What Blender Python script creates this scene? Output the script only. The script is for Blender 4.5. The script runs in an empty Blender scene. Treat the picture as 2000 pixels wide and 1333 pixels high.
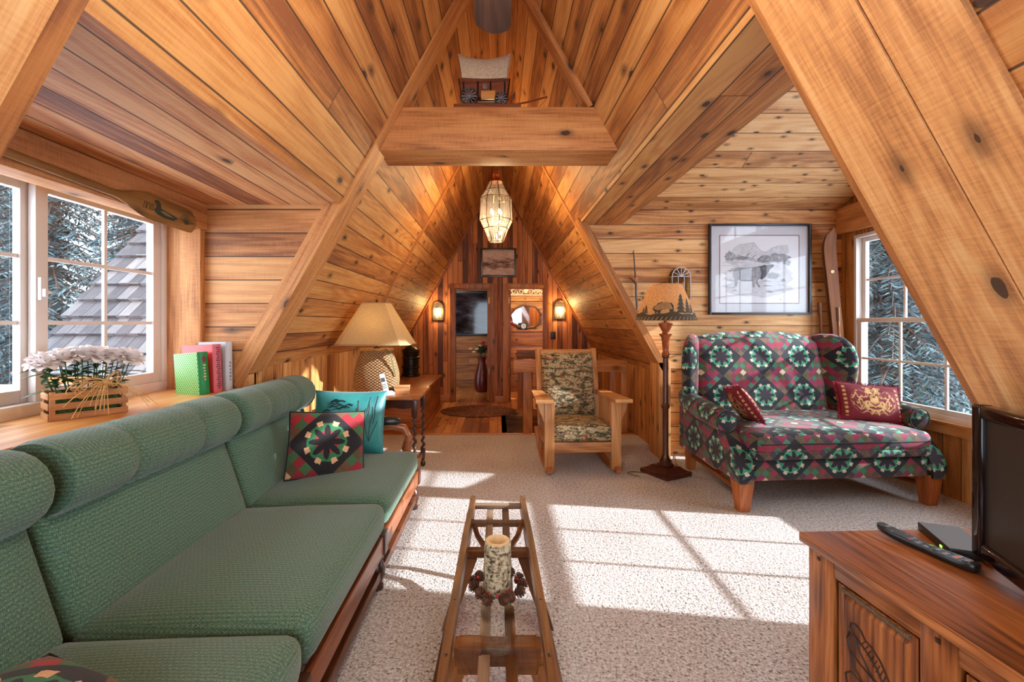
import bpy, bmesh, math, random
from mathutils import Vector, Matrix

# ------------------------------------------------------------------ camera, world, sun, exposure
R = math.radians
PI = math.pi
rng = random.Random(11)
scene = bpy.context.scene
COL = scene.collection

cam_data = bpy.data.cameras.new('camera')
cam_data.lens = 16.2
cam_data.sensor_width = 36
cam_data.shift_x = 0.014
cam_data.shift_y = -0.01725
cam_data.clip_start = 0.02
cam = bpy.data.objects.new('camera', cam_data)
cam.location = (0, 0, 1.3)
cam.rotation_euler = (R(90), 0, 0)
COL.objects.link(cam)
scene.camera = cam

world = bpy.data.worlds.new('sky')
scene.world = world
world.use_nodes = True
wt = world.node_tree
bg = wt.nodes['Background']
bg.inputs['Color'].default_value = (0.74, 0.87, 1.0, 1)
bg.inputs['Strength'].default_value = 5.3

sun_data = bpy.data.lights.new('sun', 'SUN')
sun_data.energy = 8.0
sun_data.angle = R(0.6)
sun_data.color = (0.88, 0.94, 1.0)
sun = bpy.data.objects.new('sun', sun_data)
SUN_DIR = Vector((-1, 0.145, -0.426)).normalized()
sun.rotation_euler = SUN_DIR.to_track_quat('-Z', 'Y').to_euler()
sun.location = (12, -2, 8)
COL.objects.link(sun)

vs = scene.view_settings
vs.view_transform = 'Standard'
vs.look = 'None'
vs.gamma = 1
vs.use_curve_mapping = False
vs.exposure = 0.72
scene.cycles.max_bounces = 10
scene.cycles.diffuse_bounces = 5
scene.cycles.transparent_max_bounces = 24
scene.cycles.sample_clamp_indirect = 8
scene.cycles.caustics_reflective = False
scene.cycles.caustics_refractive = False


# ------------------------------------------------------------------ geometry helpers
class G:
    """collects shapes in one bmesh"""
    def __init__(s):
        s.bm = bmesh.new()

    def _faces(s, vs_, faces):
        bv = [s.bm.verts.new(v) for v in vs_]
        for f in faces:
            try:
                s.bm.faces.new([bv[i] for i in f])
            except ValueError:
                pass
        return bv

    def box(s, x0, x1, y0, y1, z0, z1, bev=0.0, m=None, seg=2):
        vs_ = [(x, y, z) for x in (x0, x1) for y in (y0, y1) for z in (z0, z1)]
        fs = [(0, 1, 3, 2), (4, 6, 7, 5), (0, 4, 5, 1), (2, 3, 7, 6), (0, 2, 6, 4), (1, 5, 7, 3)]
        bv = s._faces(vs_, fs)
        if m is not None:
            for v in bv:
                v.co = m @ v.co
        if bev:
            es = list({e for v in bv for e in v.link_edges})
            r = bmesh.ops.bevel(s.bm, geom=es, offset=bev, segments=seg, affect='EDGES', profile=0.6)
        return s

    def slab(s, pts, vec, m=None):
        """polygon pts extruded by vec"""
        n = len(pts)
        vec = Vector(vec)
        a = [Vector(p) for p in pts]
        b = [p + vec for p in a]
        if m is not None:
            a = [m @ p for p in a]
            b = [m @ p for p in b]
        fs = [tuple(range(n))[::-1], tuple(range(n, 2 * n))]
        fs += [(i, (i + 1) % n, n + (i + 1) % n, n + i) for i in range(n)]
        s._faces(a + b, fs)
        return s

    def poly(s, pts):
        s._faces(pts, [tuple(range(len(pts)))])
        return s

    def tube(s, pts, r, seg=8, cap=True, close=False, sq=1.0):
        pts = [Vector(p) for p in pts]
        n = len(pts)
        rs = r if isinstance(r, (list, tuple)) else [r] * n
        ring = []
        up = None
        for i, p in enumerate(pts):
            if close:
                t = pts[(i + 1) % n] - pts[i - 1]
            else:
                t = pts[min(i + 1, n - 1)] - pts[max(i - 1, 0)]
            if t.length < 1e-9:
                t = Vector((0, 0, 1))
            t.normalize()
            if up is None:
                up = Vector((0, 0, 1)) if abs(t.z) < 0.9 else Vector((1, 0, 0))
            a = up - t * up.dot(t)
            if a.length < 1e-6:
                a = t.orthogonal()
            a.normalize()
            up = a
            b = t.cross(a)
            ring.append([p + (a * math.cos(2 * PI * k / seg) * sq + b * math.sin(2 * PI * k / seg)) * rs[i] for k in range(seg)])
        vs_ = [v for q in ring for v in q]
        fs = []
        for i in range(n if close else n - 1):
            j = (i + 1) % n
            for k in range(seg):
                fs.append((i * seg + k, i * seg + (k + 1) % seg, j * seg + (k + 1) % seg, j * seg + k))
        if cap and not close:
            fs.append(tuple(range(seg))[::-1])
            fs.append(tuple((n - 1) * seg + k for k in range(seg)))
        s._faces(vs_, fs)
        return s

    def lathe(s, prof, seg=24, c=(0, 0, 0), m=None, cap=True, a0=0.0, off=None):
        """prof: list of (radius, z); off: function(z) -> (dx, dy) offset of each ring"""
        vs_ = []
        c = Vector(c)
        for r, z in prof:
            dx, dy = off(z) if off else (0, 0)
            for k in range(seg):
                a = a0 + 2 * PI * k / seg
                p = Vector((r * math.cos(a) + dx, r * math.sin(a) + dy, z))
                vs_.append((m @ p if m is not None else p) + c)
        fs = []
        for i in range(len(prof) - 1):
            for k in range(seg):
                fs.append((i * seg + k, i * seg + (k + 1) % seg, (i + 1) * seg + (k + 1) % seg, (i + 1) * seg + k))
        if cap:
            fs.append(tuple(range(seg))[::-1])
            fs.append(tuple((len(prof) - 1) * seg + k for k in range(seg)))
        s._faces(vs_, fs)
        return s

    def ball(s, c, r, seg=10, rings=6, sc=(1, 1, 1), m=None):
        prof = [(max(1e-4, math.sin(PI * i / rings)) * r, -math.cos(PI * i / rings) * r) for i in range(rings + 1)]
        mm = (m if m is not None else Matrix()) @ Matrix.Diagonal((sc[0], sc[1], sc[2], 1))
        return s.lathe(prof, seg, c, mm)

    def rbox(s, c, half, r, n=8, puff=None, m=None):
        """rounded, optionally bulging box; puff(x,y,z in -1..1)->Vector"""
        cx, h = Vector(c), Vector(half)
        idx = {}
        fs = []
        ts = [-1 + 2 * (0.5 - 0.5 * math.cos(PI * i / n)) * 1.0 for i in range(n + 1)]
        vs_ = []

        def vid(p):
            k = (round(p[0], 5), round(p[1], 5), round(p[2], 5))
            if k not in idx:
                idx[k] = len(vs_)
                P = Vector((p[0] * h.x, p[1] * h.y, p[2] * h.z))
                q = Vector([max(-(h[i] - r), min(h[i] - r, P[i])) for i in range(3)])
                d = P - q
                if d.length > 1e-9:
                    d.normalize()
                o = q + d * r
                if puff:
                    o = o + Vector(puff(*p))
                o = o + cx
                vs_.append(m @ o if m is not None else o)
            return idx[k]
        for ax in range(3):
            for sg in (-1, 1):
                for i in range(n):
                    for j in range(n):
                        q = []
                        for (a, b) in ((i, j), (i + 1, j), (i + 1, j + 1), (i, j + 1)):
                            p = [0, 0, 0]
                            p[ax] = sg
                            p[(ax + 1) % 3] = ts[a]
                            p[(ax + 2) % 3] = ts[b]
                            q.append(vid(p))
                        fs.append(tuple(q) if sg > 0 else tuple(q[::-1]))
        s._faces(vs_, fs)
        return s

    def pillow(s, w, h, t, n=16, m=None, pinch=0.07):
        """throw pillow in local XY plane, thickness along Z"""
        vs_, fs = [], []
        for sg in (1, -1):
            o = len(vs_)
            for i in range(n + 1):
                for j in range(n + 1):
                    u = math.sin((-1 + 2 * i / n) * PI / 2)
                    v = math.sin((-1 + 2 * j / n) * PI / 2)
                    th = (max(0, 1 - abs(u) ** 2.4) * max(0, 1 - abs(v) ** 2.4)) ** 0.55
                    x = u * w / 2 * (1 - pinch * (1 - v * v) * abs(u))
                    y = v * h / 2 * (1 - pinch * (1 - u * u) * abs(v))
                    p = Vector((x, y, sg * t / 2 * th))
                    vs_.append(m @ p if m is not None else p)
            for i in range(n):
                for j in range(n):
                    a = o + i * (n + 1) + j
                    f = (a, a + n + 1, a + n + 2, a + 1)
                    fs.append(f if sg > 0 else f[::-1])
        s._faces(vs_, fs)
        bmesh.ops.remove_doubles(s.bm, verts=s.bm.verts, dist=0.0003)
        return s

    def done(s, name, mat, parent=None, grain=None, smooth=40, normals=True, uvm=None):
        bm = s.bm
        if normals:
            bmesh.ops.recalc_face_normals(bm, faces=bm.faces)
        bm.normal_update()
        uvl = bm.loops.layers.uv.new('UVMap')
        g = Vector(grain).normalized() if grain is not None else None
        for f in bm.faces:
            n = f.normal
            if g is not None and abs(n.dot(g)) < 0.85:
                w = n.cross(g)
                w.normalize()
                # keep the sign of the cross axis steady over a surface
                mx = max(range(3), key=lambda i: abs(w[i]))
                if w[mx] < 0:
                    w = -w
                for l in f.loops:
                    l[uvl].uv = (l.vert.co.dot(g), l.vert.co.dot(w))
            else:
                a = max(range(3), key=lambda i: abs(n[i]))
                i, j = ((1, 2), (0, 2), (0, 1))[a]
                for l in f.loops:
                    p = uvm @ l.vert.co if uvm is not None else l.vert.co
                    if uvm is not None:
                        l[uvl].uv = (p.x, p.y)
                    else:
                        l[uvl].uv = (p[i], p[j])
        me = bpy.data.meshes.new(name)
        bm.to_mesh(me)
        bm.free()
        me.materials.append(mat)
        if smooth:
            me.polygons.foreach_set('use_smooth', [True] * len(me.polygons))
            me.set_sharp_from_angle(angle=R(smooth))
        o = bpy.data.objects.new(name, me)
        COL.objects.link(o)
        if parent is not None:
            o.parent = parent
        return o


def tag(o, label=None, cat=None, group=None, kind=None):
    if label: o['label'] = label
    if cat: o['category'] = cat
    if group: o['group'] = group
    if kind: o['kind'] = kind
    return o


def thing(name, label, cat, loc=(0, 0, 0), rz=0.0, group=None, rot=None):
    o = bpy.data.objects.new(name, None)
    o.empty_display_size = 0.1
    o.location = loc
    o.rotation_euler = rot if rot is not None else (0, 0, rz)
    COL.objects.link(o)
    return tag(o, label, cat, group)


def struct(o):
    o['kind'] = 'structure'
    return o


def copy_tree(o, parent=None):
    c = o.copy()
    COL.objects.link(c)
    if parent is not None:
        c.parent = parent
    for ch in o.children:
        copy_tree(ch, c)
    return c


def T(x, y, z):
    return Matrix.Translation((x, y, z))


def RZ(a):
    return Matrix.Rotation(a, 4, 'Z')


def RX(a):
    return Matrix.Rotation(a, 4, 'X')


def RY(a):
    return Matrix.Rotation(a, 4, 'Y')


# ------------------------------------------------------------------ material helpers
def lin(c):
    return tuple((x / 255 / 12.92 if x / 255 <= 0.04045 else ((x / 255 + 0.055) / 1.055) ** 2.4) for x in c) + (1.0,)


class Mat:
    def __init__(s, name, rough=0.6, color=None, metal=0.0, spec=None):
        s.m = bpy.data.materials.new(name)
        s.m.use_nodes = True
        s.t = s.m.node_tree
        s.b = s.t.nodes['Principled BSDF']
        s.b.inputs['Roughness'].default_value = rough
        s.b.inputs['Metallic'].default_value = metal
        if spec is not None:
            s.b.inputs['Specular IOR Level'].default_value = spec
        if color is not None:
            s.b.inputs['Base Color'].default_value = lin(color)

    def n(s, typ, **kw):
        nd = s.t.nodes.new(typ)
        for k, v in kw.items():
            setattr(nd, k, v)
        return nd

    def put(s, sock, val):
        if isinstance(val, bpy.types.NodeSocket):
            s.t.links.new(val, sock)
        else:
            sock.default_value = val

    def f(s, op, *a, clamp=False):
        nd = s.n('ShaderNodeMath', operation=op, use_clamp=clamp)
        for i, v in enumerate(a):
            s.put(nd.inputs[i], v)
        return nd.outputs[0]

    def add(s, a, b): return s.f('ADD', a, b)
    def sub(s, a, b): return s.f('SUBTRACT', a, b)
    def mul(s, a, b): return s.f('MULTIPLY', a, b)

    def uv(s):
        nd = s.n('ShaderNodeUVMap', uv_map='UVMap')
        sp = s.n('ShaderNodeSeparateXYZ')
        s.t.links.new(nd.outputs[0], sp.inputs[0])
        return sp.outputs[0], sp.outputs[1]

    def obj(s):
        nd = s.n('ShaderNodeTexCoord')
        return nd.outputs['Object']

    def rand(s):
        return s.n('ShaderNodeObjectInfo').outputs['Random']

    def vec(s, x, y, z=0.0):
        nd = s.n('ShaderNodeCombineXYZ')
        for i, v in enumerate((x, y, z)):
            s.put(nd.inputs[i], v)
        return nd.outputs[0]

    def noise(s, vec, scale=1.0, detail=2.0, rough=0.5, dist=0.0):
        nd = s.n('ShaderNodeTexNoise')
        s.put(nd.inputs['Vector'], vec)
        nd.inputs['Scale'].default_value = scale
        nd.inputs['Detail'].default_value = detail
        nd.inputs['Roughness'].default_value = rough
        nd.inputs['Distortion'].default_value = dist
        return nd.outputs[0]

    def vor(s, vec, scale=1.0, rnd_=1.0):
        nd = s.n('ShaderNodeTexVoronoi', voronoi_dimensions='2D')
        s.put(nd.inputs['Vector'], vec)
        nd.inputs['Scale'].default_value = scale
        nd.inputs['Randomness'].default_value = rnd_
        return nd.outputs['Distance'], nd.outputs['Color']

    def white(s, vec):
        nd = s.n('ShaderNodeTexWhiteNoise', noise_dimensions='3D')
        s.put(nd.inputs['Vector'], vec)
        return nd.outputs['Value']

    def mr(s, v, a, b, c=0.0, d=1.0, smooth=True):
        nd = s.n('ShaderNodeMapRange', interpolation_type='SMOOTHSTEP' if smooth else 'LINEAR')
        s.put(nd.inputs[0], v)
        for i, x in enumerate((a, b, c, d)):
            nd.inputs[i + 1].default_value = x
        return nd.outputs[0]

    def ramp(s, fac, stops, const=False):
        nd = s.n('ShaderNodeValToRGB')
        cr = nd.color_ramp
        cr.interpolation = 'CONSTANT' if const else 'LINEAR'
        while len(cr.elements) < len(stops):
            cr.elements.new(0.5)
        for e, (p, c) in zip(cr.elements, stops):
            e.position = p
            e.color = lin(c)
        s.put(nd.inputs[0], fac)
        return nd.outputs[0]

    def mix(s, fac, a, b, blend='MIX'):
        nd = s.n('ShaderNodeMix', data_type='RGBA', blend_type=blend)
        s.put(nd.inputs[0], fac)
        for sock, v in ((nd.inputs[6], a), (nd.inputs[7], b)):
            if isinstance(v, tuple) and len(v) == 3:
                v = lin(v)
            s.put(sock, v)
        return nd.outputs[2]

    def col(s, c):
        s.put(s.b.inputs['Base Color'], c)
        return s

    def bump(s, h, strength=0.3, dist=0.01):
        nd = s.n('ShaderNodeBump')
        nd.inputs['Strength'].default_value = strength
        nd.inputs['Distance'].default_value = dist
        s.put(nd.inputs['Height'], h)
        s.t.links.new(nd.outputs[0], s.b.inputs['Normal'])
        return s


def wood(name, dark, mid, light, plank=0.0, plen=2.6, tone=0.8, knots=0.35, grain=1.0, seam=1.0, rough=0.6,
         bump=0.25, knot_u=2.4, saw=0.5, tight=0.0):
    dark, mid, light = [(c[0] * 0.95, c[1] * 0.93, c[2] * 0.92) for c in (dark, mid, light)]
    m = Mat(name, rough)
    u, v = m.uv()
    rd = m.rand()
    if plank:
        row = m.f('FLOOR', m.f('DIVIDE', v, plank))
        off = m.mul(m.white(m.vec(row, 3.3, 1.7)), plen)
        uu = m.f('DIVIDE', m.add(u, off), plen)
        colm = m.f('FLOOR', uu)
        pid = m.white(m.vec(row, colm, 0.37))
        fv = m.f('FRACT', m.f('DIVIDE', v, plank))
        ed = m.mul(m.f('MINIMUM', fv, m.sub(1.0, fv)), plank)
        fu = m.f('FRACT', uu)
        ed2 = m.mul(m.f('MINIMUM', fu, m.sub(1.0, fu)), plen)
        edge = m.f('MINIMUM', ed, m.mul(ed2, 1.3))
        sm = m.mr(edge, 0.0016, 0.0055, seam, 0.0)
    else:
        pid = rd
        sm = None
    cu = m.add(u, m.mul(pid, 31.7))
    cv = m.add(v, m.mul(pid, 17.3))
    g1 = m.noise(m.vec(m.mul(cu, 0.9), m.mul(cv, 11.0), m.mul(pid, 9.0)), 1.0, 3.0, 0.55, 0.3)
    g2 = m.noise(m.vec(m.mul(cu, 4.0), m.mul(cv, 95.0), pid), 1.0, 3.0, 0.6)
    sw = m.noise(m.vec(m.mul(cu, 130.0), m.mul(cv, 14.0), 2.0), 1.0, 2.0, 0.6)
    rg = m.f('SINE', m.mul(m.noise(m.vec(m.mul(cu, 0.55), m.mul(cv, 4.5), pid), 1.0, 1.0, 0.4), 70.0 + tight))
    t = m.add(0.5, m.mul(m.sub(pid, 0.5), tone))
    t = m.add(t, m.mul(m.sub(g1, 0.5), 1.3 * grain))
    t = m.add(t, m.mul(m.sub(g2, 0.5), 1.0 * grain))
    t = m.add(t, m.mul(rg, 0.10 * grain))
    t = m.add(t, m.mul(m.sub(sw, 0.5), 0.55 * saw))
    c = m.ramp(t, [(0.08, dark), (0.5, mid), (0.92, light)])
    if knots > 0:
        kd, kc = m.vor(m.vec(m.mul(cu, knot_u), m.mul(cv, knot_u * 2.0), 0.0), 1.0)
        sp = m.n('ShaderNodeSeparateColor')
        m.t.links.new(kc, sp.inputs[0])
        gate = m.f('GREATER_THAN', sp.outputs[0], 1.0 - knots)
        wob = m.add(kd, m.mul(m.sub(m.noise(m.vec(m.mul(cu, 30.0), m.mul(cv, 40.0)), 1.0), 0.5), 0.05))
        size = m.mr(sp.outputs[1], 0.0, 1.0, 0.02, 0.085)
        core = m.mul(m.f('LESS_THAN', wob, size), gate)
        halo = m.mul(m.mr(wob, 0.03, 0.22, 0.7, 0.0), gate)
        c = m.mix(halo, c, tuple(int(x * 0.62) for x in dark))
        c = m.mix(m.mul(core, 0.85), c, tuple(int(x * 0.33) for x in dark))
    if sm is not None:
        c = m.mix(m.mul(sm, 0.88), c, (38, 20, 10))
    m.col(c)
    h = m.add(m.mul(g2, 0.35), m.mul(sw, 0.35 * saw))
    if sm is not None:
        h = m.sub(h, m.mul(sm, 1.5))
    m.bump(h, bump, 0.006)
    return m.m


def plain(name, color, rough=0.6, metal=0.0, var=0.0, scale=40.0, bump=0.0, spec=None):
    m = Mat(name, rough, color, metal, spec)
    if var or bump:
        nz = m.noise(m.obj(), scale, 3.0, 0.6)
        if var:
            m.col(m.ramp(nz, [(0.25, tuple(int(x * (1 - var)) for x in color)), (0.75, tuple(min(255, int(x * (1 + var * 0.6))) for x in color))]))
        if bump:
            m.bump(nz, bump, 0.004)
    return m.m


def emit(name, color, strength):
    m = Mat(name, 0.5, color)
    m.b.inputs['Emission Color'].default_value = lin(color)
    m.b.inputs['Emission Strength'].default_value = strength
    return m.m


def thin_glass(name, tint=(255, 255, 255), gloss=0.06, rough=0.0, haze=0.0, haze_col=(240, 235, 220)):
    m = bpy.data.materials.new(name)
    m.use_nodes = True
    t = m.node_tree
    t.nodes.clear()
    out = t.nodes.new('ShaderNodeOutputMaterial')
    tr = t.nodes.new('ShaderNodeBsdfTransparent')
    tr.inputs[0].default_value = lin(tint)
    gl = t.nodes.new('ShaderNodeBsdfGlossy')
    gl.inputs['Roughness'].default_value = rough
    lw = t.nodes.new('ShaderNodeLayerWeight')
    lw.inputs[0].default_value = 0.5
    p5 = t.nodes.new('ShaderNodeMath')
    p5.operation = 'POWER'
    p5.inputs[1].default_value = 4.0
    mp = t.nodes.new('ShaderNodeMath')
    mp.operation = 'MULTIPLY_ADD'
    mp.inputs[1].default_value = 0.8
    mp.inputs[2].default_value = gloss
    mp.use_clamp = True
    mx = t.nodes.new('ShaderNodeMixShader')
    t.links.new(lw.outputs['Facing'], p5.inputs[0])
    t.links.new(p5.outputs[0], mp.inputs[0])
    t.links.new(mp.outputs[0], mx.inputs[0])
    t.links.new(tr.outputs[0], mx.inputs[1])
    t.links.new(gl.outputs[0], mx.inputs[2])
    last = mx.outputs[0]
    if haze:
        tl = t.nodes.new('ShaderNodeBsdfTranslucent')
        tl.inputs[0].default_value = lin(haze_col)
        m2 = t.nodes.new('ShaderNodeMixShader')
        m2.inputs[0].default_value = haze
        t.links.new(last, m2.inputs[1])
        t.links.new(tl.outputs[0], m2.inputs[2])
        last = m2.outputs[0]
    t.links.new(last, out.inputs[0])
    return m


def cloth_shade(name, color, trans=0.5, scale=220.0):
    m = bpy.data.materials.new(name)
    m.use_nodes = True
    M_ = Mat.__new__(Mat)
    M_.m, M_.t = m, m.node_tree
    M_.b = m.node_tree.nodes['Principled BSDF']
    M_.b.inputs['Roughness'].default_value = 0.9
    nz = M_.noise(M_.obj(), scale, 2.0)
    c = M_.ramp(nz, [(0.3, tuple(int(x * 0.88) for x in color)), (0.7, color)])
    M_.col(c)
    tl = M_.n('ShaderNodeBsdfTranslucent')
    M_.t.links.new(c, tl.inputs[0])
    mx = M_.n('ShaderNodeMixShader')
    mx.inputs[0].default_value = trans
    M_.t.links.new(M_.b.outputs[0], mx.inputs[1])
    M_.t.links.new(tl.outputs[0], mx.inputs[2])
    out = [n for n in M_.t.nodes if n.type == 'OUTPUT_MATERIAL'][0]
    M_.t.links.new(mx.outputs[0], out.inputs[0])
    return m


def quilt(name, a, b, check, star, ox=0.0, oy=0.0, grid=5):
    """patchwork: diamonds of small checks alternate with dark diamonds holding a ring of leaves"""
    m = Mat(name, 0.9)
    u, v = m.uv()
    x = m.f('DIVIDE', m.add(u, ox), a)
    y = m.f('DIVIDE', m.add(v, oy), b)
    p = m.add(x, y)
    q = m.sub(x, y)
    ip, iq = m.f('ROUND', p), m.f('ROUND', q)
    fp, fq = m.sub(p, ip), m.sub(q, iq)
    par = m.f('ABSOLUTE', m.f('MODULO', m.add(ip, iq), 2.0))
    odd = m.f('GREATER_THAN', par, 0.5)
    gi = m.f('FLOOR', m.mul(m.add(fp, 0.5), float(grid)))
    gj = m.f('FLOOR', m.mul(m.add(fq, 0.5), float(grid)))
    h = m.white(m.vec(gi, gj, m.mul(m.add(m.mul(gi, gj), 1.0), 0.31)))
    ck = m.f('MODULO', m.add(m.add(gi, gj), 10.0), 2.0)
    hh = m.add(m.mul(h, 0.5), m.mul(ck, 0.49))
    n = len(check)
    cc = m.ramp(hh, [(i / n, c) for i, c in enumerate(check)], True)
    rr = m.f('SQRT', m.add(m.mul(fp, fp), m.mul(fq, fq)))
    th = m.f('ARCTAN2', fp, fq)
    c8 = m.f('COSINE', m.mul(th, 8.0))
    dark, leaf, tip, dot = star
    wob = m.mul(m.sub(m.noise(m.vec(m.mul(u, 60.0), m.mul(v, 60.0)), 1.0), 0.5), 0.06)
    r2 = m.add(rr, wob)
    a4 = m.f('ABSOLUTE', m.f('COSINE', m.mul(th, 4.0)))
    rs = m.add(0.15, m.mul(m.f('POWER', a4, 1.5), 0.18))
    m1 = m.mul(m.f('GREATER_THAN', r2, rs), m.f('LESS_THAN', r2, 0.365))
    m2 = m.mul(m.mul(m.f('GREATER_THAN', r2, 0.325), m.f('LESS_THAN', r2, 0.42)), m.f('LESS_THAN', c8, -0.4))
    m3 = m.mul(m.mul(m.f('GREATER_THAN', r2, rs), m.f('LESS_THAN', r2, m.add(rs, 0.045))), m.f('LESS_THAN', c8, -0.55))
    sc = m.mix(m1, dark, leaf)
    sc = m.mix(m2, sc, tip)
    sc = m.mix(m3, sc, dot)
    c = m.mix(odd, sc, cc)
    wv = m.noise(m.vec(m.mul(u, 500.0), m.mul(v, 500.0)), 1.0, 1.0)
    c = m.mix(m.mr(wv, 0.3, 0.7, 0.35, 0.0), c, (10, 8, 10))
    m.col(c)
    m.bump(wv, 0.35, 0.003)
    m.b.inputs['Sheen Weight'].default_value = 0.15
    return m.m

# ------------------------------------------------------------------ materials
W_ROOF = wood('cedar_ceiling_boards', (138, 80, 38), (196, 128, 64), (224, 166, 98), plank=0.135, plen=14.0, tone=0.6, knots=0.4, knot_u=2.8)
W_LCEIL = wood('dormer_ceiling_boards', (140, 82, 52), (216, 140, 88), (244, 186, 128), plank=0.125, plen=14.0, tone=0.75, knots=0.2)
W_LWALL = wood('dormer_wall_boards', (138, 84, 46), (200, 134, 76), (226, 168, 106), plank=0.142, plen=14.0, tone=0.8, knots=0.4)
W_RWALL = wood('pine_wall_boards', (164, 104, 56), (224, 166, 102), (244, 202, 142), plank=0.142, plen=14.0, tone=0.6, knots=0.5, knot_u=4.0)
W_RCEIL = wood('pine_ceiling_boards', (172, 116, 66), (228, 174, 112), (246, 208, 150), plank=0.187, plen=14.0, tone=0.5, knots=0.6, knot_u=4.4)
W_VERT = wood('vertical_pine_boards', (140, 84, 42), (200, 134, 70), (226, 170, 104), plank=0.14, plen=12.0, tone=0.5, knots=0.4)
W_FAR = wood('red_cedar_boards', (100, 50, 24), (184, 102, 48), (224, 144, 74), plank=0.082, plen=12.0, tone=1.25, knots=0.25, knot_u=3.0)
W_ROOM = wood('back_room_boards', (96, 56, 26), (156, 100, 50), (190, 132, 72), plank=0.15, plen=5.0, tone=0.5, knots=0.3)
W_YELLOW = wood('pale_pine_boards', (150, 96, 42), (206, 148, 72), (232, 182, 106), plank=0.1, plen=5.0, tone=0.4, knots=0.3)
W_FLOOR = wood('landing_floor_boards', (140, 78, 34), (200, 128, 62), (230, 170, 96), plank=0.11, plen=2.0, tone=1.0, knots=0.35, rough=0.28, bump=0.1, saw=0.1)
W_BEAM = wood('rough_cedar_beam', (148, 90, 50), (206, 138, 78), (228, 168, 104), knots=0.35, tone=0.25, knot_u=2.6, bump=0.35, saw=0.9)
W_RAFT = wood('pale_rough_rafter', (172, 112, 66), (228, 164, 100), (246, 200, 138), knots=0.35, tone=0.2, knot_u=2.4, bump=0.35, saw=0.9)
W_TRIM = wood('cedar_trim', (136, 80, 40), (188, 122, 62), (212, 152, 88), knots=0.12, tone=0.4)
W_RTRIM = wood('reddish_trim', (120, 62, 26), (176, 104, 46), (206, 136, 68), knots=0.12, tone=0.4, rough=0.45)
W_SILL = wood('window_seat_board', (176, 106, 48), (214, 146, 76), (232, 174, 104), knots=0.05, tone=0.2, saw=0.15, rough=0.4, bump=0.1)
W_SOFA = wood('dark_maple_frame', (98, 48, 22), (150, 82, 42), (184, 112, 64), knots=0.0, tone=0.2, saw=0.0, rough=0.3, bump=0.05)
W_STR = wood('dark_stretcher_wood', (54, 26, 14), (92, 48, 26), (126, 72, 42), knots=0.0, tone=0.2, saw=0.0, rough=0.3, bump=0.05)
W_TURN = plain('dark_turned_wood', (70, 38, 24), 0.28, var=0.35, scale=14)
W_OAK = wood('golden_oak', (88, 44, 18), (162, 94, 44), (206, 134, 74), knots=0.0, tone=0.2, saw=0.0, rough=0.33, bump=0.15, tight=60, grain=1.35)
W_CHAIR = wood('honey_oak_chair', (150, 92, 46), (196, 136, 78), (220, 166, 106), knots=0.0, tone=0.25, saw=0.0, rough=0.4, bump=0.06)
W_LEG = wood('cherry_leg', (130, 66, 30), (178, 100, 52), (204, 130, 74), knots=0.0, tone=0.2, saw=0.0, rough=0.4, bump=0.05)
W_TABLE = wood('walnut_table', (118, 62, 28), (176, 108, 54), (206, 144, 84), knots=0.0, tone=0.2, saw=0.0, rough=0.32, bump=0.05)
W_CHEST = wood('cedar_chest_wood', (116, 58, 24), (168, 94, 42), (198, 126, 64), knots=0.1, tone=0.2, saw=0.0, rough=0.35, bump=0.05)
W_SLED = wood('worn_sled_wood', (56, 32, 17), (104, 64, 35), (150, 102, 60), knots=0.1, tone=0.3, saw=0.2, rough=0.4, bump=0.25)
W_SLEDG = wood('weathered_slat', (96, 76, 58), (140, 116, 92), (176, 152, 124), knots=0.05, tone=0.3, saw=0.3, rough=0.6, bump=0.25)
W_SKI = wood('varnished_ski', (78, 40, 15), (118, 66, 28), (148, 92, 42), knots=0.0, tone=0.3, saw=0.0, rough=0.75, bump=0.05)
W_OAR = wood('old_oar_wood', (112, 74, 32), (152, 106, 50), (178, 130, 70), knots=0.1, tone=0.2, saw=0.2, rough=0.45)
W_CRATE = wood('crate_slat', (170, 110, 62), (206, 148, 94), (226, 176, 122), knots=0.05, tone=0.3, saw=0.3)
W_FANB = wood('dark_fan_blade_wood', (40, 24, 20), (60, 36, 28), (84, 54, 42), knots=0.0, tone=0.2, saw=0.0, rough=0.75, bump=0.05)
W_WAGON = wood('wagon_wood', (84, 40, 20), (130, 66, 36), (160, 92, 54), knots=0.0, tone=0.4, saw=0.3)
VINYL = plain('white_vinyl', (226, 218, 212), 0.35)
GLASS = thin_glass('window_glass', gloss=0.035)
PGLASS = thin_glass('picture_glass', gloss=0.025)
TGLASS = thin_glass('table_glass', gloss=0.06)
LGLASS = thin_glass('lantern_glass', tint=(246, 238, 214), gloss=0.07, haze=0.03)
BRASS = plain('aged_brass', (104, 74, 40), 0.35, metal=1.0)
BLACK = plain('black_metal', (22, 20, 20), 0.35)
DKGREY = plain('dark_grey_plastic', (48, 46, 48), 0.5)
BULB = emit('candle_bulb', (255, 222, 168), 14)
CREAM = plain('cream_paper', (236, 232, 226), 0.8)
WHITE = plain('white_plastic', (232, 230, 232), 0.3)


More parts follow.
